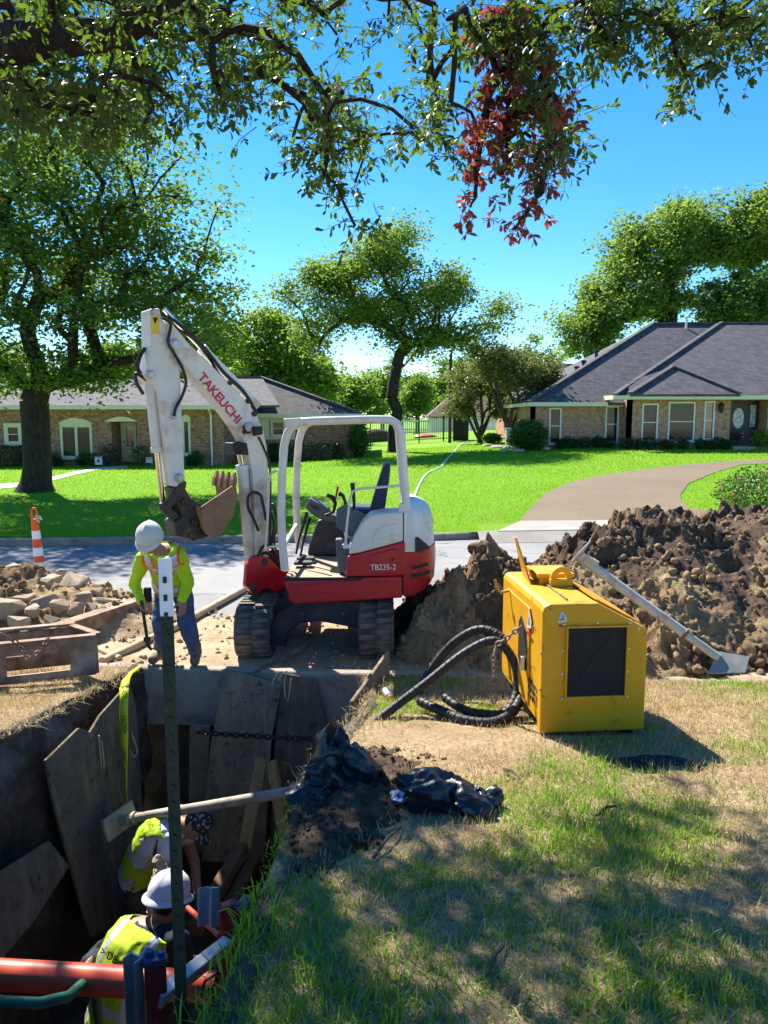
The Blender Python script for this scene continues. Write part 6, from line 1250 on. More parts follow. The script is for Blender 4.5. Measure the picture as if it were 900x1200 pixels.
# ================================================================== LITTER ON THE GRASS
pm('bag_black', (.008, .009, .014), (.016, .017, .025), 5, .34, bump=.25, bscale=9, spec=.5, bdist=.03)
def crumple(name, label, c, w, d, h, seed, cat, mat='bag_black', base=zn, n=70, lean=0., fold=1., shape=None):
    u, v = np.meshgrid(np.linspace(-1, 1, n), np.linspace(-1, 1, n)); P = np.stack([u.ravel(), v.ravel(), np.full(n * n, seed * 1.7)], 1)
    r = np.sqrt(u ** 2 * .9 + v ** 2 * .9); env = np.clip(1 - r ** 2.2, 0, 1) if shape is None else shape(u, v)
    rd = fbm(P, 1.25, 2, seed, True).reshape(n, n); f2 = fbm(P, 4.2, 3, seed + 3, True).reshape(n, n)
    edge = 1 + .28 * (fbm(np.stack([np.cos(np.arctan2(v, u)).ravel() * 2, np.sin(np.arctan2(v, u)).ravel() * 2, np.zeros(n * n)], 1), 1.3, 3, seed + 9) - .5).reshape(n, n) * 2
    X = c[0] + u * w * edge + .05 * fold * (fbm(P, 2.7, 3, seed + 5).reshape(n, n) - .5) + lean * env * h; Y_ = c[1] + v * d * edge + .05 * fold * (fbm(P, 2.7, 3, seed + 6).reshape(n, n) - .5)
    gz = z_near(X, Y_); Z = gz + .004 + env * h * (.35 + .8 * rd) + .025 * fold * (f2 - .4) * np.clip(env + .25, 0, 1); Z = np.maximum(Z, gz + .002)
    kp = (r < 1.22); V, F = gridmesh(X, Y_, Z, (kp[:-1, :-1] & kp[1:, 1:])); o = link(name, npmesh(name, V, F, mat), smooth=28); md = o.modifiers.new('solid', 'SOLIDIFY'); md.thickness = .003
    return tag(o, label, cat)
def bag(name, label, lumps_, seed, cat='plastic bag', mat='bag_black'):
    """thin film pushed into hard folds: ridged displacement of overlapping lobes, faceted shading"""
    m = MB()
    for k, (c, rad, rot) in enumerate(lumps_):
        e = MB(); e.ell((0, 0, 0), (1, 1, 1), nu=64, nv=36); P = np.array([tuple(v) for v in e.v]); q = P + seed * 3.1 + k * 7.7
        w = q + .6 * np.stack([fbm(q, 1.1, 2, seed + 20 + j) - .5 for j in range(3)], 1)
        r = 1 + .9 * (fbm(w, 1.25, 1, seed + k, True) - .55) + .34 * (fbm(w, 2.7, 2, seed + k + 5, True) - .55)
        R = np.array(Matrix.Rotation(rot[0], 3, 'X') @ Matrix.Rotation(rot[1], 3, 'Y') @ Matrix.Rotation(rot[2], 3, 'Z')); P = (P * r[:, None] * np.array(rad)) @ R.T + np.array(c); gz = z_near(P[:, 0], P[:, 1]); P[:, 2] = np.maximum(P[:, 2], gz + .002 + .004 * fbm(P, 30, 2, 3)); e.v = [Vector(p_) for p_ in P]; m.add(e.v, e.f)
    return tag(m.build(name, mat, smooth=40), label, cat)
def gp_(x, y, up): p = PG(x, y, zn, 1., 6.7); return (p.x, p.y, p.z + up)
bag('plastic_bag', 'crumpled black plastic sheet heaped at the end of the pipe brace', [(gp_(381, 925, .12), (.075, .09, .22), (.1, .25, .4)), (gp_(398, 930, .06), (.16, .12, .13), (0, .2, .8)), (gp_(421, 926, .09), (.1, .1, .15), (.2, -.5, .2)), (gp_(375, 938, .03), (.14, .09, .05), (0, .1, .3))], 4)
bag('plastic_bag', 'flattened black plastic bag lying on the dry grass', [(gp_(512, 945, .06), (.17, .11, .09), (0, .35, .2)), (gp_(545, 948, .04), (.14, .1, .07), (0, .2, -.4)), (gp_(565, 946, .03), (.08, .06, .06), (.3, -.4, .3))], 8)
p = gy(765, 895); crumple('dark_cloth', 'dark cloth strip lying in the shadow of the power unit', (p.x, p.y), .28, .07, .04, 12, 'cloth', 'pu_dark', fold=.6)
pm('clear_plastic', (.55, .57, .58), (.68, .7, .7), 8, .15, spec=.7); pm('cap_orange', (.8, .12, .02), (.85, .16, .03), 4, .4)
p = gy(455, 818, .035); d = Vector((.12, -.5, .0)).normalized(); BT = thing('plastic_bottle', 'small clear plastic bottle with orange cap beside the shoring board', 'bottle', p)
MB().lathe(p - d * .07, d, [(-.02, .02), (-.018, .032), (.0, .034), (.06, .034), (.07, .03), (.08, .034), (.1, .034), (.125, .022), (.13, .014)], 16).build('bottle_body', 'clear_plastic', BT, smooth=50); MB().lathe(p + d * .055, d, [(0, .017), (.028, .017), (.03, .014)], 16).build('cap', 'cap_orange', BT, smooth=40)
pm('litter_blue', (.12, .25, .6), (.7, .74, .8), 26, .3, lo=.45, hi=.55); p = gy(467, 940); o = lump('crumpled_bottle', 'crushed clear water bottle with blue label near the flattened bag', 'bottle', (p.x, p.y, p.z + .03), (.045, .06, .035), 'litter_blue', 33, .7, 2.2, 14)
for i, (a, b_) in enumerate((((438, 1010), (470, 975)), ((570, 1150), (592, 1115)), ((590, 905), (610, 918)), ((700, 960), (722, 950)))):
    A, B_ = gy(*a, .02), gy(*b_, .025); tag(MB().tube([A, (A + B_) / 2 + Vector((0, .01, .015)), B_], [.009, .008, .005], 6).build('stick', 'twig'), ['dark stick lying on the grass below the black soil mound', 'dark twig lying in the shaded dry grass', 'short twig beside the flattened black bag', 'thin twig on the green grass patch'][i], 'stick')
# ================================================================== PEOPLE
pm('skin_tan', (.30, .15, .09), (.38, .2, .12), 14, .55); pm('hair_dark', (.012, .009, .007), (.025, .018, .014), 60, .6)
pm('hivis', (.42, .6, .006), (.5, .7, .01), 5, .75, bump=.25, bscale=22); pm('hivis_vest', (.36, .52, .01), (.46, .62, .015), 6, .75, bump=.3, bscale=18); pm('vest_orange', (.8, .12, .01), (.86, .16, .015), 6, .7); pm('vest_silver', (.5, .52, .55), (.62, .63, .66), 12, .35, .2)
pm('denim', (.035, .06, .13), (.085, .12, .2), 9, .85, bump=.3, bscale=50, c3=(.2, .17, .14), s3=3.5, lo3=.58, hi3=.8); pm('tee_white', (.5, .52, .58), (.6, .62, .66), 6, .85, bump=.2, bscale=20); pm('navy_cloth', (.01, .014, .03), (.02, .026, .05), 6, .85, bump=.2, bscale=20)
pm('work_brown', (.07, .05, .033), (.13, .095, .065), 7, .9, bump=.3, bscale=30); pm('boot', (.13, .09, .06), (.24, .18, .13), 8, .85, bump=.3); pm('hat_dirty', (.55, .52, .45), (.68, .65, .58), 7, .45, c3=(.22, .18, .13), s3=6, lo3=.58, hi3=.75); pm('hat_white', (.6, .62, .66), (.7, .72, .75), 7, .4); pm('leather', (.35, .27, .18), (.5, .4, .28), 9, .8, bump=.3); pm('strap_black', (.012, .012, .013), (.025, .024, .024), 9, .8)
b = NB('cap_pattern'); co = b.coord('Object'); vo = b.n('ShaderNodeTexVoronoi'); vo.inputs['Scale'].default_value = 34; b.l(co, vo.inputs['Vector']); b.bsdf(b.ramp(vo.outputs[0], [(.3, (.35, .36, .4)), (.42, (.03, .035, .05))]), .8, 0, None, .3)
def remesh(mb, voxel, it=4, fac=.5):
    me = bpy.data.meshes.new('tmp'); me.from_pydata([tuple(p) for p in mb.v], [], mb.f); bm = bmesh.new(); bm.from_mesh(me); bmesh.ops.recalc_face_normals(bm, faces=bm.faces); bm.to_mesh(me); bm.free()
    o = bpy.data.objects.new('tmp', me); COL.objects.link(o); r = o.modifiers.new('r', 'REMESH'); r.mode = 'VOXEL'; r.voxel_size = voxel; r.adaptivity = 0
    s_ = o.modifiers.new('s', 'SMOOTH'); s_.iterations = it; s_.factor = fac; bpy.context.view_layer.update()
    m2 = bpy.data.meshes.new_from_object(o.evaluated_get(bpy.context.evaluated_depsgraph_get())); bpy.data.objects.remove(o); bpy.data.meshes.remove(me)
    V = np.empty(len(m2.vertices) * 3); m2.vertices.foreach_get('co', V); F = np.array([list(p.vertices) for p in m2.polygons if len(p.vertices) == 4]); N = np.empty(len(m2.vertices) * 3); m2.vertices.foreach_get('normal', N); bpy.data.meshes.remove(m2)
    return V.reshape(-1, 3), F, N.reshape(-1, 3)
def cap(m, a, b, ra, rb, n=14):
    a, b = V3(a), V3(b); m.tube([a, b], [ra, rb], n); m.ell(a, (ra,) * 3, nu=n, nv=8); m.ell(b, (rb,) * 3, nu=n, nv=8)
class Fig:
    def __init__(s, J, right, fwd): s.J = {k: V3(v) for k, v in J.items()}; s.right = V3(right).normalized(); s.fwd = V3(fwd).normalized()
    def torso(s, m, g=0., lo=0., hi=1., belly=0.):
        P, Nk = s.J['pelvis'], s.J['neck']; ax = (Nk - P); L = ax.length; ax.normalize(); f = (s.fwd - ax * s.fwd.dot(ax)).normalized(); r = (s.right - ax * s.right.dot(ax) - f * s.right.dot(f)).normalized()
        st = [(-.2, .12, .09), (-.1, .158, .115), (.05, .16, .12), (.25, .15, .112), (.5, .162, .122), (.72, .175, .122), (.86, .165, .1), (.95, .11, .08), (1.0, .06, .06)]
        rings = []; bend = s.J.get('bend', Vector((0, 0, 0)))
        for t_, w, dd in st:
            if t_ < lo or t_ > hi: continue
            c = P + ax * L * t_ + bend * math.sin(math.pi * min(max(t_, 0), 1)); rings.append([c + r * (w + g) * math.cos(a) * (1 if True else 0) + f * (dd + g + (belly if t_ < .5 else 0)) * math.sin(a) for a in np.linspace(0, 2 * math.pi, 25)[:-1]])
        m.loft(rings); s.ax, s.rt, s.fw, s.L = ax, r, f, L
    def local(s, V):
        q = np.asarray(V) - np.array(s.J['pelvis']); return q @ np.array(s.rt), q @ np.array(s.fw), (q @ np.array(s.ax)) / s.L
def hand(m, wrist, hd, pn, tside, curl=.6, sc=1.):
    hd = V3(hd).normalized(); pn = V3(pn); pn = (pn - hd * pn.dot(hd)).normalized(); sd = hd.cross(pn); sd = sd if sd.dot(V3(tside)) > 0 else -sd; w = V3(wrist)
    R = Matrix((sd, pn, hd)).transposed(); m.ell(w + hd * .045 * sc, (.042 * sc, .017 * sc, .055 * sc), R, 12, 8); cap(m, w - hd * .02, w + hd * .02, .026 * sc, .026 * sc, 10)
    for k, (o_, l_) in enumerate(((.031, .072), (.0105, .08), (-.0105, .075), (-.031, .06))):
        p = w + (hd * .088 + sd * o_) * sc; d = hd.copy(); ang = curl
        for q, sl in enumerate((.42, .33, .25)):
            rot = Matrix.Rotation(ang * (.5 + .35 * q), 3, sd); 
            d = (hd * math.cos(ang * (q + .5) * .75) + pn * math.sin(ang * (q + .5) * .75)).normalized(); p2 = p + d * l_ * sl * sc; cap(m, p, p2, .0092 * sc, .0085 * sc, 8); p = p2
    p = w + (hd * .03 + sd * .036) * sc
    for q, (dv, l_) in enumerate(((hd * .6 + sd * .75 + pn * .25, .042), (hd * .85 + sd * .2 + pn * .45 * (1 + curl), .034))):
        p2 = p + dv.normalized() * l_ * sc; cap(m, p, p2, .0115 * sc, .0095 * sc, 8); p = p2
def head(m, c, up, fwd):
    up = V3(up).normalized(); f = V3(fwd); f = (f - up * f.dot(up)).normalized(); r = f.cross(up); c = V3(c); R = Matrix((r, f, up)).transposed()
    m.ell(c + up * .015, (.077, .097, .108), R, 18, 12); m.ell(c - up * .055 + f * .022, (.058, .068, .06), R, 14, 9)
    m.ell(c + f * .098 - up * .022, (.015, .018, .025), R, 8, 6); m.ell(c + f * .09 + up * .012, (.055, .014, .014), R, 10, 6); m.ell(c + f * .083 - up * .066, (.028, .014, .013), R, 10, 6)
    for k in (-1, 1): m.ell(c + r * k * .08 - up * .005 - f * .01, (.012, .024, .034), R, 8, 6)
    return r, f, up
def skinmesh(name, V, F, mats, mi, parent, wr=0., N=None, sc=14., seed=0, smooth=180):
    if wr: V = V + N * ((fbm(V, sc, 3, seed, True) - .55) * wr + (fbm(V, sc * .45, 2, seed + 4) - .5) * wr * 1.6)[:, None]
    return link(name, npmesh(name, V, F, mats, mi), parent, smooth=smooth)
def hardhat(parent, c, up, fwd, mat, brim='full', name='hard_hat', sc=1.):
    r, f, u = None, None, V3(up).normalized(); f = V3(fwd); f = (f - u * f.dot(u)).normalized(); r = f.cross(u); c = V3(c); m = MB(); n = 40; rings = []
    prof = [(.0, 1.0), (.03, .99), (.06, .94), (.095, .8), (.12, .58), (.135, .3), (.138, .02)]
    for z, q in prof: rings.append([c + u * (z * sc + .012 * math.exp(-((math.cos(a) * .135 * q) / .014) ** 2) * (1 if q < .97 else 0)) + (r * .118 * math.cos(a) + f * .14 * math.sin(a)) * q * sc for a in np.linspace(0, 2 * math.pi, n + 1)[:-1]])
    br = []
    for q, dz in ((1.0, .0), (1.16, -.012), (1.17, -.02), (1.0, -.01)):
        ring = []
        for a in np.linspace(0, 2 * math.pi, n + 1)[:-1]:
            k = q if brim == 'full' else 1 + (q - 1) * (.25 + 1.4 * max(0, math.sin(a)) ** 2); ring.append(c + u * dz * sc + (r * .12 * math.cos(a) + f * .142 * math.sin(a)) * k * sc + u * (-.012 * abs(math.sin(a)) ** 2 * (q - 1) / .17))
        br.append(ring)
    m.loft(rings); H_ = m.build(name, mat, parent, smooth=60); MB().loft(br + [br[0]], cap=False).build('brim', mat, H_, smooth=60); return H_
def fig_build(F_, name, label, loc, spec):
    J = F_.J; P = thing(name, label, 'person', loc); seed = spec.get('seed', 1)
    # one continuous body
    m = MB(); F_.torso(m, 0); hu, hf = spec['head_up'], spec['head_fwd']; r_, f_, u_ = head(m, J['head'], hu, hf); cap(m, J['neck'] - F_.ax * .03, J['head'] - u_ * .05 - f_ * .01, .056, .05)
    for s_ in 'RL':
        cap(m, J['sh' + s_], J['el' + s_], .05, .042); cap(m, J['el' + s_], J['wr' + s_], .041, .028); cap(m, F_.J['neck'] - F_.ax * .07, J['sh' + s_], .06, .056)
        cap(m, J['hip' + s_], J['kn' + s_], .083, .056); cap(m, J['kn' + s_], J['an' + s_], .056, .04); cap(m, J['an' + s_], J['toe' + s_], .04, .032)
        hd, pn, ts, cu = spec['hand' + s_]; hand(m, J['wr' + s_], hd, pn, ts, cu)
    V, F, N = remesh(m, .0065, 3); link('body', npmesh('body', V, F, ['skin_tan']), P, smooth=180)
    # eyes and hair
    for k in (-1, 1): MB().ell(J['head'] + f_ * .088 + r_ * k * .032 + u_ * .0, (.011, .011, .008), None, 8, 6).build('eye', 'hair_dark', P, smooth=180)
    R = Matrix((r_, f_, u_)).transposed(); MB().ell(J['head'] + u_ * .022 - f_ * .012, (.082, .096, .1), R, 18, 12).build('hair', 'hair_dark', P, smooth=180)
    # trousers
    m = MB(); F_.torso(m, .012, -.3, .3)
    for s_ in 'RL':
        cap(m, J['hip' + s_], J['kn' + s_], .098, .072); cap(m, J['kn' + s_], J['an' + s_], .07, .06)
    V, F, N = remesh(m, .011, 5); skinmesh('trousers', V, F, [spec['trousers']], None, P, .03, N, 9, seed)
    # shirt
    m = MB(); F_.torso(m, .014, -.12, .99)
    for s_ in 'RL':
        sl = spec.get('sleeve', 1.); cap(m, F_.J['neck'] - F_.ax * .075, J['sh' + s_], .066, .066)
        if sl >= 1: cap(m, J['sh' + s_], J['el' + s_], .066, .057); cap(m, J['el' + s_], J['wr' + s_] + (J['el' + s_] - J['wr' + s_]) * .07, .057, .042)
        else: cap(m, J['sh' + s_], J['sh' + s_] + (J['el' + s_] - J['sh' + s_]) * sl, .068, .068)
    V, F, N = remesh(m, .01, 5); skinmesh('shirt', V, F, [spec['shirt']], None, P, .022, N, 10, seed + 2)
    # vest: same torso, larger; arm holes and the open front are cut away, tapes are face materials
    m = MB(); F_.torso(m, .032, spec.get('vest_lo', -.05), .97)
    for s_ in 'RL': cap(m, F_.J['neck'] - F_.ax * .075, J['sh' + s_], .083, .083)
    V, F, N = remesh(m, .008, 6); V = V + N * ((fbm(V, 8, 3, seed + 6, True) - .5) * .022)[:, None]
    C_ = V[F].mean(1); s__, fr, t_ = F_.local(C_); keep = spec['vest_keep'](s__, fr, t_); mi = spec['vest_mat'](s__, fr, t_); F = F[keep]; mi = mi[keep]
    o = link('vest', npmesh('vest', V, F, ['hivis_vest', 'vest_orange', 'vest_silver'], mi), P, smooth=180); md = o.modifiers.new('solid', 'SOLIDIFY'); md.thickness = .006
    # boots
    for s_ in 'RL':
        m = MB(); an, to = J['an' + s_], J['toe' + s_]; cap(m, an + Vector((0, 0, .06)), an, .056, .055); cap(m, an - Vector((0, 0, .03)), to, .052, .046); d = (to - an); d.z = 0; d.normalize(); cap(m, an - d * .05 - Vector((0, 0, .035)), an, .046, .05)
        V, F, N = remesh(m, .009, 3); V[:, 2] = np.maximum(V[:, 2], min(to.z, an.z) - .05); link('boot', npmesh('boot', V, F, ['boot']), P, smooth=180)
    return P, (r_, f_, u_)
# ---- standing worker
kz = .14
W1 = Fig(dict(pelvis=PY(202, 684, 7.34), neck=PY(188, 643, 7.05), head=PY(177, 634, 6.93), bend=(0, .06, .02), shR=PY(168, 655, 7.12), shL=PY(211, 652, 7.13), elR=PY(158, 684, 7.2), elL=PY(220, 683, 7.22), wrR=PY(166, 706, 7.02), wrL=PY(214, 703, 7.08),
         hipR=PY(193, 690, 7.34), hipL=PY(212, 690, 7.34), knR=PY(188, 729, 7.2), knL=PY(220, 729, 7.18), anR=(PY(186, 770, 7.16).x, 7.2, kz + .09), anL=(PY(228, 770, 7.1).x, 7.15, kz + .09), toeR=(PY(178, 782, 7).x, 7.03, kz + .045), toeL=(PY(229, 782, 7).x, 6.98, kz + .045)), (-1, .05, 0), (0, -1, -.3))
def vk1(s_, f, t_): return ~((f > 0) & (np.abs(s_ + .0) < .052) & (t_ < .99)) & (t_ < .93) & (np.abs(s_) < .2)
def vm1(s_, f, t_):
    a = np.abs(s_); mi = np.zeros(len(s_), int); st = (a > .062) & (a < .175) & (t_ > .45); mi[st] = 1; mi[(a > .088) & (a < .148) & (t_ > .45)] = 2
    hb = (t_ > .44) & (t_ < .66) & (f > -.5); mi[(t_ > .5) & (t_ < .7)] = np.where(((t_ > .54) & (t_ < .66))[(t_ > .5) & (t_ < .7)], 2, 1)
    mi[(t_ > .0) & (t_ < .17)] = 1; mi[(t_ > .04) & (t_ < .13)] = 2; return mi
P1, fr1 = fig_build(W1, 'person', 'worker in yellow hi-vis shirt, striped vest, jeans and white hard hat standing on the kerb', (W1.J['pelvis'].x, 7.15, .13),
     dict(head_up=(-.05, -.5, .82), head_fwd=(-.05, -.82, -.5), handR=((.05, -.1, -1), (1, .2, 0), (.2, -1, 0), 1.5), handL=((-.02, -.1, -1), (-.5, .8, 0), (-.4, -1, 0), .5), trousers='denim', shirt='hivis', seed=3, vest_keep=vk1, vest_mat=vm1, vest_lo=-.1))
hh = W1.J['head']; u1 = Vector(fr1[2]); f1_ = Vector(fr1[1]); HT = hardhat(P1, hh + u1 * .055 + f1_ * .005, u1, f1_, 'hat_dirty', 'front'); c = hh + u1 * .14 + f1_ * .09 - fr1[0] * -.05; 
c = hh + u1 * .125 + f1_ * .06 + fr1[0] * .075
# tool pouch and straps
for px_, py_, Yq in ((173, 697, 7.2), (213, 692, 7.24)):
    q = PY(px_, py_, Yq); m = MB(); m.box(q, (.075, .05, .15)); V, F, N = remesh(m, .012, 4); link('tool_pouch', npmesh('tool_pouch', V, F, ['strap_black']), P1, smooth=180)
tp0, tp1 = W1.J['wrR'] + Vector((.012, -.045, .03)), PY(173, 752, 6.98); TL = thing('steel_bar', 'steel hook bar hanging in the right hand of the standing worker', 'tool', tp1)
MB().bar(tp0, tp1, .028, .016, up=Vector((0, -1, 0))).build('shaft', 'grease_steel', TL, bevel=.003); MB().tube([tp1 + Vector((-.015, 0, .03)), tp1 + Vector((0, 0, -.03)), tp1 + Vector((.03, -.0, -.075)), tp1 + Vector((.055, 0, -.06))], [.022, .02, .014, .008], 8).build('hook', 'grease_steel', TL, smooth=60); MB().bb(tp1 + Vector((-.035, -.015, 0)), tp1 + Vector((.025, .015, .05))).build('jaw', 'grease_steel', TL, bevel=.005)
# ---- bending worker in the trench
fl_ = FLOOR
W2 = Fig(dict(pelvis=PY(163, 1022, 5.5), neck=PY(212, 962, 5.42), head=PY(230, 966, 5.36), bend=(-.03, -.02, .07), shR=PY(199, 984, 5.3), shL=PY(208, 953, 5.6), elR=PY(193, 1022, 5.2), elL=PY(228, 1010, 5.55), wrR=PY(203, 1052, 5.15), wrL=PY(232, 1050, 5.4),
         hipR=(-1.86, 5.42, -1.13), hipL=(-1.84, 5.62, -1.12), knR=(-1.72, 5.36, -1.52), knL=(-1.7, 5.68, -1.52), anR=(-1.86, 5.34, fl_ + .09), anL=(-1.8, 5.7, fl_ + .09), toeR=(-1.7, 5.28, fl_ + .045), toeL=(-1.63, 5.7, fl_ + .045)), (0.1, -1, 0), (.8, -.05, -.6))
def vk2(s_, f, t_): return (t_ < .93) & (np.abs(s_) < .195) & ~((f > .0) & (np.abs(s_) < .03))
def vm2(s_, f, t_): mi = np.zeros(len(s_), int); mi[(t_ > .36) & (t_ < .46)] = 2; a = np.abs(s_); mi[(a > .09) & (a < .13) & (t_ > .46) & (f > 0)] = 2; return mi
P2, fr2 = fig_build(W2, 'person', 'worker in lime vest and pale T-shirt bending over in the trench below the pipe brace', (-1.8, 5.5, fl_), dict(head_up=(.72, -.12, .6), head_fwd=(.6, -.35, -.72), handR=((.3, -.2, -1), (.8, .3, 0), (.3, -.9, 0), 1.1), handL=((.2, -.1, -1), (.8, -.3, 0), (.3, .9, 0), .8), trousers='work_brown', shirt='tee_white', sleeve=.5, seed=13, vest_keep=vk2, vest_mat=vm2, vest_lo=.0))
r_, f_, u_ = fr2; R = Matrix((r_, f_, u_)).transposed(); m = MB(); h2 = W2.J['head']; rings = []
m.loft([[h2 + u_ * z + (r_ * .088 * math.cos(a) + f_ * .108 * math.sin(a)) * q - f_ * .008 for a in np.linspace(0, 2 * math.pi, 25)[:-1]] for z, q in ((.02, 1.), (.06, .99), (.09, .88), (.115, .66), (.128, .35), (.13, .02))]); CP = m.build('cap', 'cap_pattern', P2, smooth=180)
MB().loft([[h2 + u_ * (.028 - .02 * abs(math.cos(a))) + f_ * (.085 + .085 * q * math.sin(a)) + r_ * .075 * math.cos(a) + u_ * dz for a in np.linspace(0, math.pi, 13)] for q, dz in ((.1, 0), (1., -.012), (1., -.016), (.1, -.006))]).build('peak', 'cap_pattern', CP, smooth=60)
GL = MB(); GL.ell(PY(188, 1022, 5.08), (.045, .04, .07), None, 12, 8); GL.ell(PY(197, 1030, 5.08), (.04, .04, .06), None, 12, 8); GL.ell(PY(186, 1010, 5.1), (.035, .04, .045), None, 10, 8); V, F, N = remesh(GL, .012, 2); V = V + N * ((fbm(V, 16, 3, 5, True) - .5) * .04)[:, None]; TB_ = thing('tool_bag', 'pale leather tool bag hanging at the side of the bending worker', 'bag', PY(190, 1045, 5.1)); link('pouch', npmesh('pouch', V, F, ['leather']), TB_, smooth=50); MB().tube([PY(183, 985, 5.2), PY(181, 1000, 5.12), PY(184, 1015, 5.1)], .014, 8).build('strap', 'strap_black', TB_, smooth=60)
wrapped([PY(186, 1020, 4.95), PY(179, 1036, 4.9), PY(176, 1055, 4.85), PY(177, 1080, 4.8), PY(180, 1110, 4.75)], .022, 'ribbed_hose', 'beige ribbed hose hanging between the two trench workers'); 
for o in bpy.data.objects:
    if o.name.startswith('ribbed_hose'):
        for c in o.children: c.data.materials.clear(); c.data.materials.append(MAT['leather'])
# ---- worker with his back to the camera
W3 = Fig(dict(pelvis=PY(138, 1195, 4.05), neck=PY(184, 1078, 4.25), head=PY(196, 1058, 4.33), bend=(-.04, -.05, .06), shL=PY(146, 1096, 4.28), shR=PY(209, 1102, 4.1), elL=PY(112, 1122, 4.35), elR=PY(214, 1150, 4.2), wrL=PY(104, 1128, 4.1), wrR=PY(226, 1128, 4.4),
         hipR=(-1.4, 3.98, -1.1), hipL=(-1.62, 4.1, -1.1), knR=(-1.3, 4.14, -1.5), knL=(-1.55, 4.28, -1.5), anR=(-1.38, 4.0, fl_ + .09), anL=(-1.64, 4.12, fl_ + .09), toeR=(-1.3, 4.17, fl_ + .045), toeL=(-1.55, 4.3, fl_ + .045)), (.9, -.42, -.1), (.42, .85, -.35))
def vk3(s_, f, t_): return (t_ < .94) & (np.abs(s_) < .2) & ~((f > 0) & (np.abs(s_) < .04))
def vm3(s_, f, t_):
    a = np.abs(s_); mi = np.zeros(len(s_), int); mi[(a > .1) & (a < .15)] = 2; mi[(t_ > .1) & (t_ < .19)] = 2; return mi
P3, fr3 = fig_build(W3, 'person', 'worker in lime vest and white hard hat with bluish shade tint seen from behind at the orange pipe', (-1.5, 4.1, fl_), dict(head_up=(.12, .28, .95), head_fwd=(.4, .85, -.3), handL=((-.1, -1, -.2), (0, 0, -1), (1, 0, 0), .7), handR=((.5, .8, -.2), (0, 0, -1), (-1, .5, 0), .8), trousers='work_brown', shirt='navy_cloth', seed=23, vest_keep=vk3, vest_mat=vm3, vest_lo=-.3))
r_, f_, u_ = fr3; hardhat(P3, W3.J['head'] + u_ * .05, u_, f_, 'hat_white', 'full', sc=1.02)  # white hat; the bluish tint is shade put into its colour
# print on the back of the vest
bk_ = -W3.fw; c = W3.J['pelvis'] + W3.ax * W3.L * .62 + bk_ * .185 + Vector(W3.J['bend']); put_text('> DE', .055, c - W3.rt * .02, W3.rt, W3.ax, 'print_black', P3, sx=1.1, ext=.002)
# ================================================================== OVERHANGING TREE (trunk stands left of the view)
rng = np.random.default_rng(501)
prof = [(-40, 170), (0, 150), (100, 165), (190, 150), (215, 128), (250, 150), (300, 105), (325, 150), (340, 205), (380, 235), (405, 285), (425, 262), (440, 195), (470, 150), (500, 205), (535, 240), (552, 190), (560, 130)]
px_ = np.array([p[0] for p in prof]); py_ = np.array([p[1] for p in prof])
def ok(x, y):
    if y > np.interp(x, px_, py_): return False
    for (cx, cy, rx, ry) in ((275, 160, 45, 45), (530, 70, 28, 40), (240, 55, 18, 18), (440, 40, 20, 16), (215, 75, 14, 18), (100, 8, 45, 8), (470, 120, 18, 30), (350, 40, 12, 14)):
        if ((x - cx) / rx) ** 2 + ((y - cy) / ry) ** 2 < 1: return False
    return True
CL = []; CR = []
def landing(p): k = (p[2] - .45) / SUND.z; return p[0] - SUND.x * k, p[1] - SUND.y * k
def pick(x, y, d0, d1):
    # distance along the sight line is free within the crown; most of the lawn right of the trench lies in sun
    for k in range(14):
        p = np.array(PY(x, y, rng.uniform(d0, d1))); lx, ly = landing(p); pr = 1.
        if lx > .35 and 1.0 < ly < 4.4: pr = .07
        if ly > 3.9 and lx > -.4: pr = .03
        if lx > -.3 and ly < 3.7: pr = min(pr, .3)
        if lx > 1.3: pr = min(pr, .06)
        if rng.random() < pr: return p
    return None
while len(CL) < 135:
    x = rng.uniform(-40, 560); y = rng.uniform(-40, 290)
    if x > 320 and y < 120 and rng.random() < .45: continue
    p = pick(x, y, 4.6, 8.4) if ok(x, max(y, 0)) else None
    if p is not None: CL.append(p)
while len(CL) < 212:
    x = rng.uniform(-40, 340); y = rng.uniform(-30, 165)
    p = pick(x, y, 4.6, 9.0) if ok(x, max(y, 0)) else None
    if p is not None: CL.append(p)
for (x, y, Yd, n) in ((580, 30, 5.6, 5), (620, 50, 5.6, 5), (640, 110, 5.5, 5), (650, 160, 5.5, 4), (600, 20, 5.8, 4), (690, 30, 5.6, 4), (720, 40, 5.6, 4), (715, 15, 5.8, 3), (760, 20, 5.7, 4), (790, 50, 5.6, 4), (812, 85, 5.6, 3), (806, 105, 5.6, 1), (840, 25, 5.7, 4), (870, 40, 5.7, 3), (890, 15, 5.8, 3), (935, 10, 5.8, 4), (640, 200, 5.5, 2), (700, 5, 5.6, 3), (850, 5, 5.6, 3), (560, 60, 5.7, 2)):
    for k in range(n): CL.append(np.array(PY(x + rng.normal(0, 13), y + rng.normal(0, 11), Yd + rng.normal(0, .25))))
for st in ([(600, -5), (590, 60), (575, 120), (563, 175), (556, 215), (542, 246)], [(612, 0), (604, 90), (600, 150), (598, 212)], [(640, 60), (655, 140), (650, 190), (628, 232), (602, 272)], [(590, 20), (566, 50), (556, 70)], [(600, 90), (580, 110), (562, 150), (553, 130)], [(620, 60), (625, 130), (618, 170)], [(596, 120), (610, 165), (612, 190)]):
    P_ = [np.array(q, float) for q in st]; dY = 5.5 + rng.normal(0, .12)
    for a_, b__ in zip(P_[:-1], P_[1:]):
        k_ = max(1, int(np.linalg.norm(b__ - a_) / 15))
        for i_ in range(k_): q = a_ + (b__ - a_) * (i_ + rng.random()) / k_ + rng.normal(0, 3.5, 2); CR.append(np.array(PY(q[0], q[1], dY + rng.normal(0, .05))))
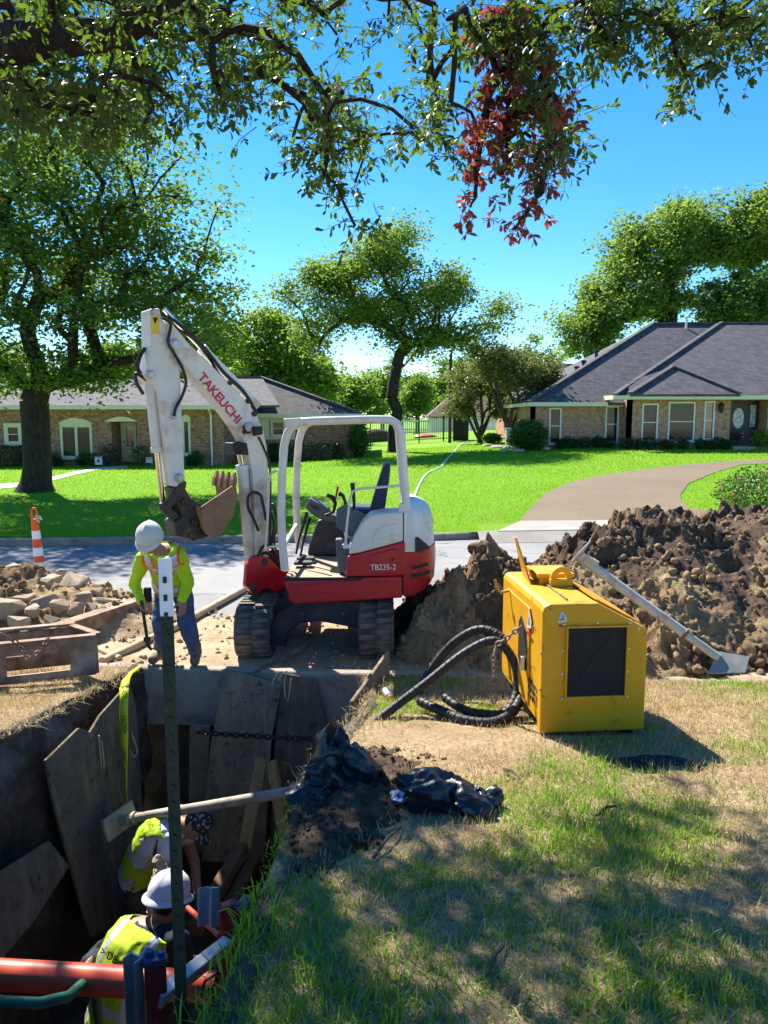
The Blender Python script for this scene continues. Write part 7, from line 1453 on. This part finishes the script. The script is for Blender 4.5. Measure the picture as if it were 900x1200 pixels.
# unseen rest of the crown, added for shadows and thinned over the sunny lawn
nv = len(CL)
for k in range(70):
    p = np.array([rng.uniform(-9, -.5), rng.uniform(2.5, 9.0), rng.uniform(7.2, 9.6)]); lx, ly = landing(p)
    if not (lx > .2 and .8 < ly < 5): CL.append(p)
for k in range(60): CL.append(np.array([rng.uniform(-9.5, -4.2), rng.uniform(2.0, 8.0), rng.uniform(4.6, 7.4)]))
tb = Vector((-5.6, 4.4, zn(-5.6, 4.4)))
NT = thing('oak_tree', 'overhanging oak with dark thick limb, dense leaves and withered red twigs', 'tree', tb)
C_ = np.array(CL + CR); tp = [np.array(tb), np.array([-5.5, 4.5, 2.0]), np.array([-5.2, 4.7, 3.4]), np.array([-4.2, 5.0, 4.1]), np.array(PY(-40, 62, 5.4)), np.array(PY(60, 45, 5.5)), np.array(PY(140, 40, 5.6)), np.array(PY(200, 2, 5.8)), np.array(PY(260, -60, 5.9))]
def grow_near(tp, tr, C, seed):
    rng = np.random.default_rng(seed); nodes = [np.array(p, float) for p in tp]; par = [-1] + list(range(len(nodes) - 1)); paths = [list(range(len(nodes)))]; w = [0.] * len(nodes)
    order = np.argsort(np.min(np.linalg.norm(C[:, None] - np.array(nodes)[None, 3:], axis=2), axis=1))
    for ci in order:
        c = C[ci]; N_ = np.array(nodes); d = np.linalg.norm(N_ - c, axis=1); d[:2] += 50; d = d + np.where(N_[:, 2] < c[2] - .25, .7, 0); j = int(np.argmin(d)); p0 = nodes[j]; L = np.linalg.norm(c - p0); k = max(3, min(8, int(L / .35) + 2)); ids = [j]
        for i in range(1, k + 1):
            t_ = i / k; p = p0 + (c - p0) * t_ + rng.normal(0, .05 * L, 3) * math.sin(math.pi * t_) + np.array([0, 0, .14 * L * math.sin(math.pi * t_)]); nodes.append(p); par.append(ids[-1]); w.append(0.); ids.append(len(nodes) - 1)
        w[ids[-1]] = 1; paths.append(ids)
    W_ = np.array(w)
    for i in range(len(nodes) - 1, 0, -1): W_[par[i]] += W_[i]
    rad = np.maximum(.0035, tr * (np.maximum(W_, .3) / W_[1]) ** .55); out = []
    for q, ids in enumerate(paths):
        r = [float(rad[i]) for i in ids]
        if q > 0: r = [min(x, .024 if c_ else .07) for x, c_ in zip(r, [nodes[i][2] < 6.6 and nodes[i][0] > -2.6 for i in ids])]; r[0] = min(r[0], r[1] * 1.2)
        out.append(([nodes[i] for i in ids], r))
    return out
tubes = grow_near(tp, .34, C_, 503); p, r = tubes[0]; r = [.42, .36, .33, .26, .17, .13, .1, .06, .03]; tubes[0] = (p, r)
limb_mesh(tubes, 'trunk', 'bark', NT, .0035)
def twig_leaves(C, per, spread, size, seed, droop=.25, sp=9):
    """short twigs through each clump; leaves sit in whorls along them"""
    rng = np.random.default_rng(seed); PP_ = []; RR = []; SS = []; tw = MB()
    for c in C:
        for k in range(sp):
            d = rng.normal(0, 1, 3); d[2] = d[2] * .6 - droop; d /= np.linalg.norm(d); L = spread * rng.uniform(.6, 1.3); s0 = c + rng.normal(0, .07, 3); e = s0 + d * L
            tw.tube([s0, s0 + d * L * .5 + rng.normal(0, .015, 3), e], [.0035, .0028, .0015], 3, cap=False)
            n = per // sp; t_ = rng.random(n) ** .7; base = s0 + np.outer(t_, e - s0); a = rng.random(n) * 2 * np.pi
            u = np.cross(d, [0, 0, 1.]); u /= np.linalg.norm(u) + 1e-6; v = np.cross(d, u); ld = d * rng.uniform(.3, 1., (n, 1)) + (np.cos(a)[:, None] * u + np.sin(a)[:, None] * v) * 1.0 + np.array([0, 0, -.15]); ld /= np.linalg.norm(ld, axis=1)[:, None]
            nn = rng.normal(0, .6, (n, 3)) + np.array([0, 0, 1.]); nn -= ld * (nn * ld).sum(1)[:, None]; nn /= np.linalg.norm(nn, axis=1)[:, None]; y = np.cross(nn, ld)
            PP_.append(base); RR.append(np.stack([ld, y, nn], 2)); SS.append(size * rng.uniform(.65, 1.3, n))
    V, F = scatter(LEAF6, np.concatenate(PP_), np.concatenate(RR), np.concatenate(SS)); return V, F, tw
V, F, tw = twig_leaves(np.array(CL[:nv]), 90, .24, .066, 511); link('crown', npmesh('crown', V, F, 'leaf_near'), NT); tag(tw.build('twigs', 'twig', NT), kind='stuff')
V, F, tw = twig_leaves(np.array(CR), 40, .09, .064, 513, .8, 4); o = link('dead_leaves', npmesh('dead_leaves', V, F, 'leaf_dead'), NT); o['label'] = 'withered rust red leaves on a dead twig'; tag(tw.build('twigs', 'twig', NT), kind='stuff')
V, F = leaves(np.array(CL[nv:]), 150, .7, .12, 515); link('unseen_crown', npmesh('unseen_crown', V, F, 'leaf_near'), NT)

# ================================================================== GRASS
def blades(P, L, wd, mat, name, rng, bend=.5, lean=.35):
    n = len(P); a = rng.random(n) * 2 * np.pi; ln = np.abs(rng.normal(0, lean, n)) + .08; dx = np.stack([np.cos(a), np.sin(a), np.zeros(n)], 1); sd = np.stack([-np.sin(a), np.cos(a), np.zeros(n)], 1)
    yaw = rng.random(n) * 2 * np.pi; sd = np.stack([np.cos(yaw), np.sin(yaw), np.zeros(n)], 1)
    up = np.array([0, 0, 1.]); L = np.asarray(L)[:, None]; wd = np.asarray(wd)[:, None]
    m1 = P + (up * np.cos(ln)[:, None] + dx * np.sin(ln)[:, None]) * L * .55; l2 = np.clip(ln * (1 + bend * 2), 0, 1.9); t_ = m1 + (up * np.cos(l2)[:, None] + dx * np.sin(l2)[:, None]) * L * .45
    V = np.stack([P - sd * wd, P + sd * wd, m1 + sd * wd * .7, m1 - sd * wd * .7, t_], 1).reshape(-1, 3); o = np.arange(n)[:, None, None] * 5; F = (np.array([[0, 1, 2], [0, 2, 3], [3, 2, 4]])[None] + o).reshape(-1, 3)
    return npmesh(name, V, F, mat)
rng = np.random.default_rng(601)
def near_pts(n, x0, x1, y0, y1):
    X = rng.uniform(x0, x1, n); Y_ = rng.uniform(y0, y1, n); k = (Y_ < ynk(X) - .02) & ~inpoly(X, Y_, [(-2.34, 7.1), (-.1, 7.1), (-.09, 5.7), (-.27, 4.9), (-.43, 4.0), (-.45, 3.0), (-.48, 2.3), (-.55, 1.73), (-1.5, 1.76), (-2.7, 1.96), (-2.6, 4.9), (-2.45, 6.)]); return X[k], Y_[k]
# where it is green: streaks and patches as mown lawn half dried out
GP = [(700, 960, .5, 1.35), (690, 905, .35, .8), (740, 1000, .4, 1.0), (780, 1150, .6, .8), (640, 1100, .5, .6), (900, 880, .4, .6), (300, 1150, .6, 1.2), (380, 1180, .6, 1.0), (330, 1080, .35, 1.0), (480, 1050, .5, .5), (650, 850, .25, .6), (500, 800, .35, .6), (470, 830, .3, .8), (440, 800, .25, .9), (600, 1000, .35, .45), (550, 1150, .5, .5), (860, 800, .5, .6), (700, 790, .4, .7), (800, 1190, .6, .8), (350, 940, .16, .9), (700, 860, .5, .55), (560, 830, .25, .6)]
GW = [(gy(x, min(y, 1199)), r, w) for x, y, r, w in GP]
def green(X, Y_):
    g = np.zeros(len(X))
    for p, r, w in GW: g = np.maximum(g, w * np.exp(-((X - p.x) ** 2 + ((Y_ - p.y) * 1.1) ** 2) / (r * r) * 1.1))
    return g + .55 * (n2(X, Y_, 2.2, 3, 610) - .42) + .5 * (n2(X, Y_, 7, 2, 611) - .5)
def bare(X, Y_):                       # worn, soil-covered places
    b = np.exp(-(((X + .12) / .35) ** 2 + ((Y_ - 3.9) / .85) ** 2)) * 1.1 + .9 * np.exp(-(((X - .35) / .5) ** 2 + ((Y_ - 4.9) / .45) ** 2)) + .5 * np.exp(-(((X - .9) / .9) ** 2 + ((Y_ - 4.9) / .4) ** 2))
    b = b + .9 * ((X > q0.x) & (X < q0.x + .75) & (Y_ > 4.9) & (Y_ < 6.1)); return b
X, Y_ = near_pts(150000, -1.2, 4.6, 1.5, 6.8); g = green(X, Y_); b_ = bare(X, Y_); u = rng.random(len(X)); k = (u < np.clip(g * 1.8 - .1, 0.05, 1) * np.clip(1 - b_, .04, 1)); X1, Y1_ = X[k], Y_[k]; g1 = np.clip(g[k], 0, 1)
P = np.stack([X1, Y1_, z_near(X1, Y1_) - .008], 1); o = link('green_grass', blades(P, (.024 + .045 * rng.random(len(P))) * (.55 + .75 * g1), .0022 + .0016 * rng.random(len(P)), 'blade_green', 'green_grass', rng), origin=(1, 4, .3)); tag(o, 'green grass blades in patches on the near lawn', 'grass', kind='stuff')
X, Y_ = near_pts(150000, -1.2, 4.6, 1.5, 6.8); g = green(X, Y_); b_ = bare(X, Y_); k = rng.random(len(X)) < np.clip(.95 - .35 * g, .2, 1) * np.clip(1 - .9 * b_, .03, 1) * np.clip(.3 + 1.3 * n2(X, Y_, 3.3, 2, 612), 0, 1); X1, Y1_ = X[k], Y_[k]
P = np.stack([X1, Y1_, z_near(X1, Y1_) - .002], 1); o = link('dry_grass', blades(P, .025 + .055 * rng.random(len(P)), .0017 + .0013 * rng.random(len(P)), 'blade_dry', 'dry_grass', rng, .3, 1.0), origin=(1, 4, .3)); tag(o, 'straw coloured dry grass on the near lawn', 'grass', kind='stuff')
# left bank: trampled dry grass
X, Y_ = near_pts(60000, -5., -2.3, 3.2, 7.0); k = rng.random(len(X)) < np.clip(1.5 * n2(X, Y_, 2.5, 3, 614) - .25, 0, 1); X1, Y1_ = X[k], Y_[k]; P = np.stack([X1, Y1_, z_near(X1, Y1_) - .002], 1); o = link('dry_grass', blades(P, .03 + .06 * rng.random(len(P)), .0016 + .001 * rng.random(len(P)), 'blade_dry', 'dry_grass', rng, .4, .9), origin=(-3, 5, .3)); tag(o, 'trampled dry grass on the bank beside the steel box frame', 'grass', kind='stuff')
# grass and roots hanging over the trench edges
E = []
for a, b__ in list(zip(TP[1:9], TP[2:10])) + list(zip(TP[9:], TP[10:] + [TP[0]])):
    a = np.array(a); b__ = np.array(b__); n = int(np.linalg.norm(b__ - a) * 420); t_ = rng.random(n); E.append(a + (b__ - a) * t_[:, None] + rng.normal(0, .035, (n, 2)))
E = np.concatenate(E); E = E[E[:, 1] < ynk(E[:, 0]) - .05]; P = np.stack([E[:, 0], E[:, 1], z_near(E[:, 0], E[:, 1]) + .01], 1); rt = (E[:, 0] > -2.0) & (E[:, 1] < 3.9); dens = np.where(rt, np.where(E[:, 1] < 2.9, .9, .4), .5); k = rng.random(len(P)) < dens
Pg = P[k & rt]; Pd = P[k & ~rt]; o = link('edge_grass', blades(Pg, (.035 + .075 * rng.random(len(Pg))) * np.where(Pg[:, 1] < 2.9, 1.25, .75), .0025 + .0015 * rng.random(len(Pg)), 'blade_green', 'edge_grass', rng, .6, .7), origin=(-.6, 3, .5)); tag(o, 'longer green grass overhanging the near trench edge', 'grass', kind='stuff')
o = link('edge_roots', blades(Pd, .05 + .1 * rng.random(len(Pd)), .0018 + .001 * rng.random(len(Pd)), 'blade_dry', 'edge_roots', rng, 1.2, 1.2), origin=(-2.4, 5, .4)); tag(o, 'dry roots and straw hanging over the left trench edge', 'roots', kind='stuff')
# far lawn blades: dense near the kerb, thinning out
n = 230000; yy = 14.9 + (44 - 14.9) * rng.random(n) ** 1.9; xx = rng.uniform(-.62, .62, n) * yy + .2; k = (yy > yfk(xx) + .2) & ~inpoly(xx, yy, DRIVE) & ~inpoly(xx, yy, PATH) & ~((xx > 2.0) & (yy < 16.6)); xx, yy = xx[k], yy[k]
P = np.stack([xx, yy, z_far(xx, yy) - .01], 1); s_ = np.clip(yy / 16, 1, 2.6); o = link('lawn_grass', blades(P, (.035 + .035 * rng.random(len(P))) * s_ ** .6, (.004 + .003 * rng.random(len(P))) * s_, 'blade_turf', 'lawn_grass', rng, .4, .4), origin=(0, 20, .2)); tag(o, 'short bright turf of the lawns across the street', 'grass', kind='stuff')
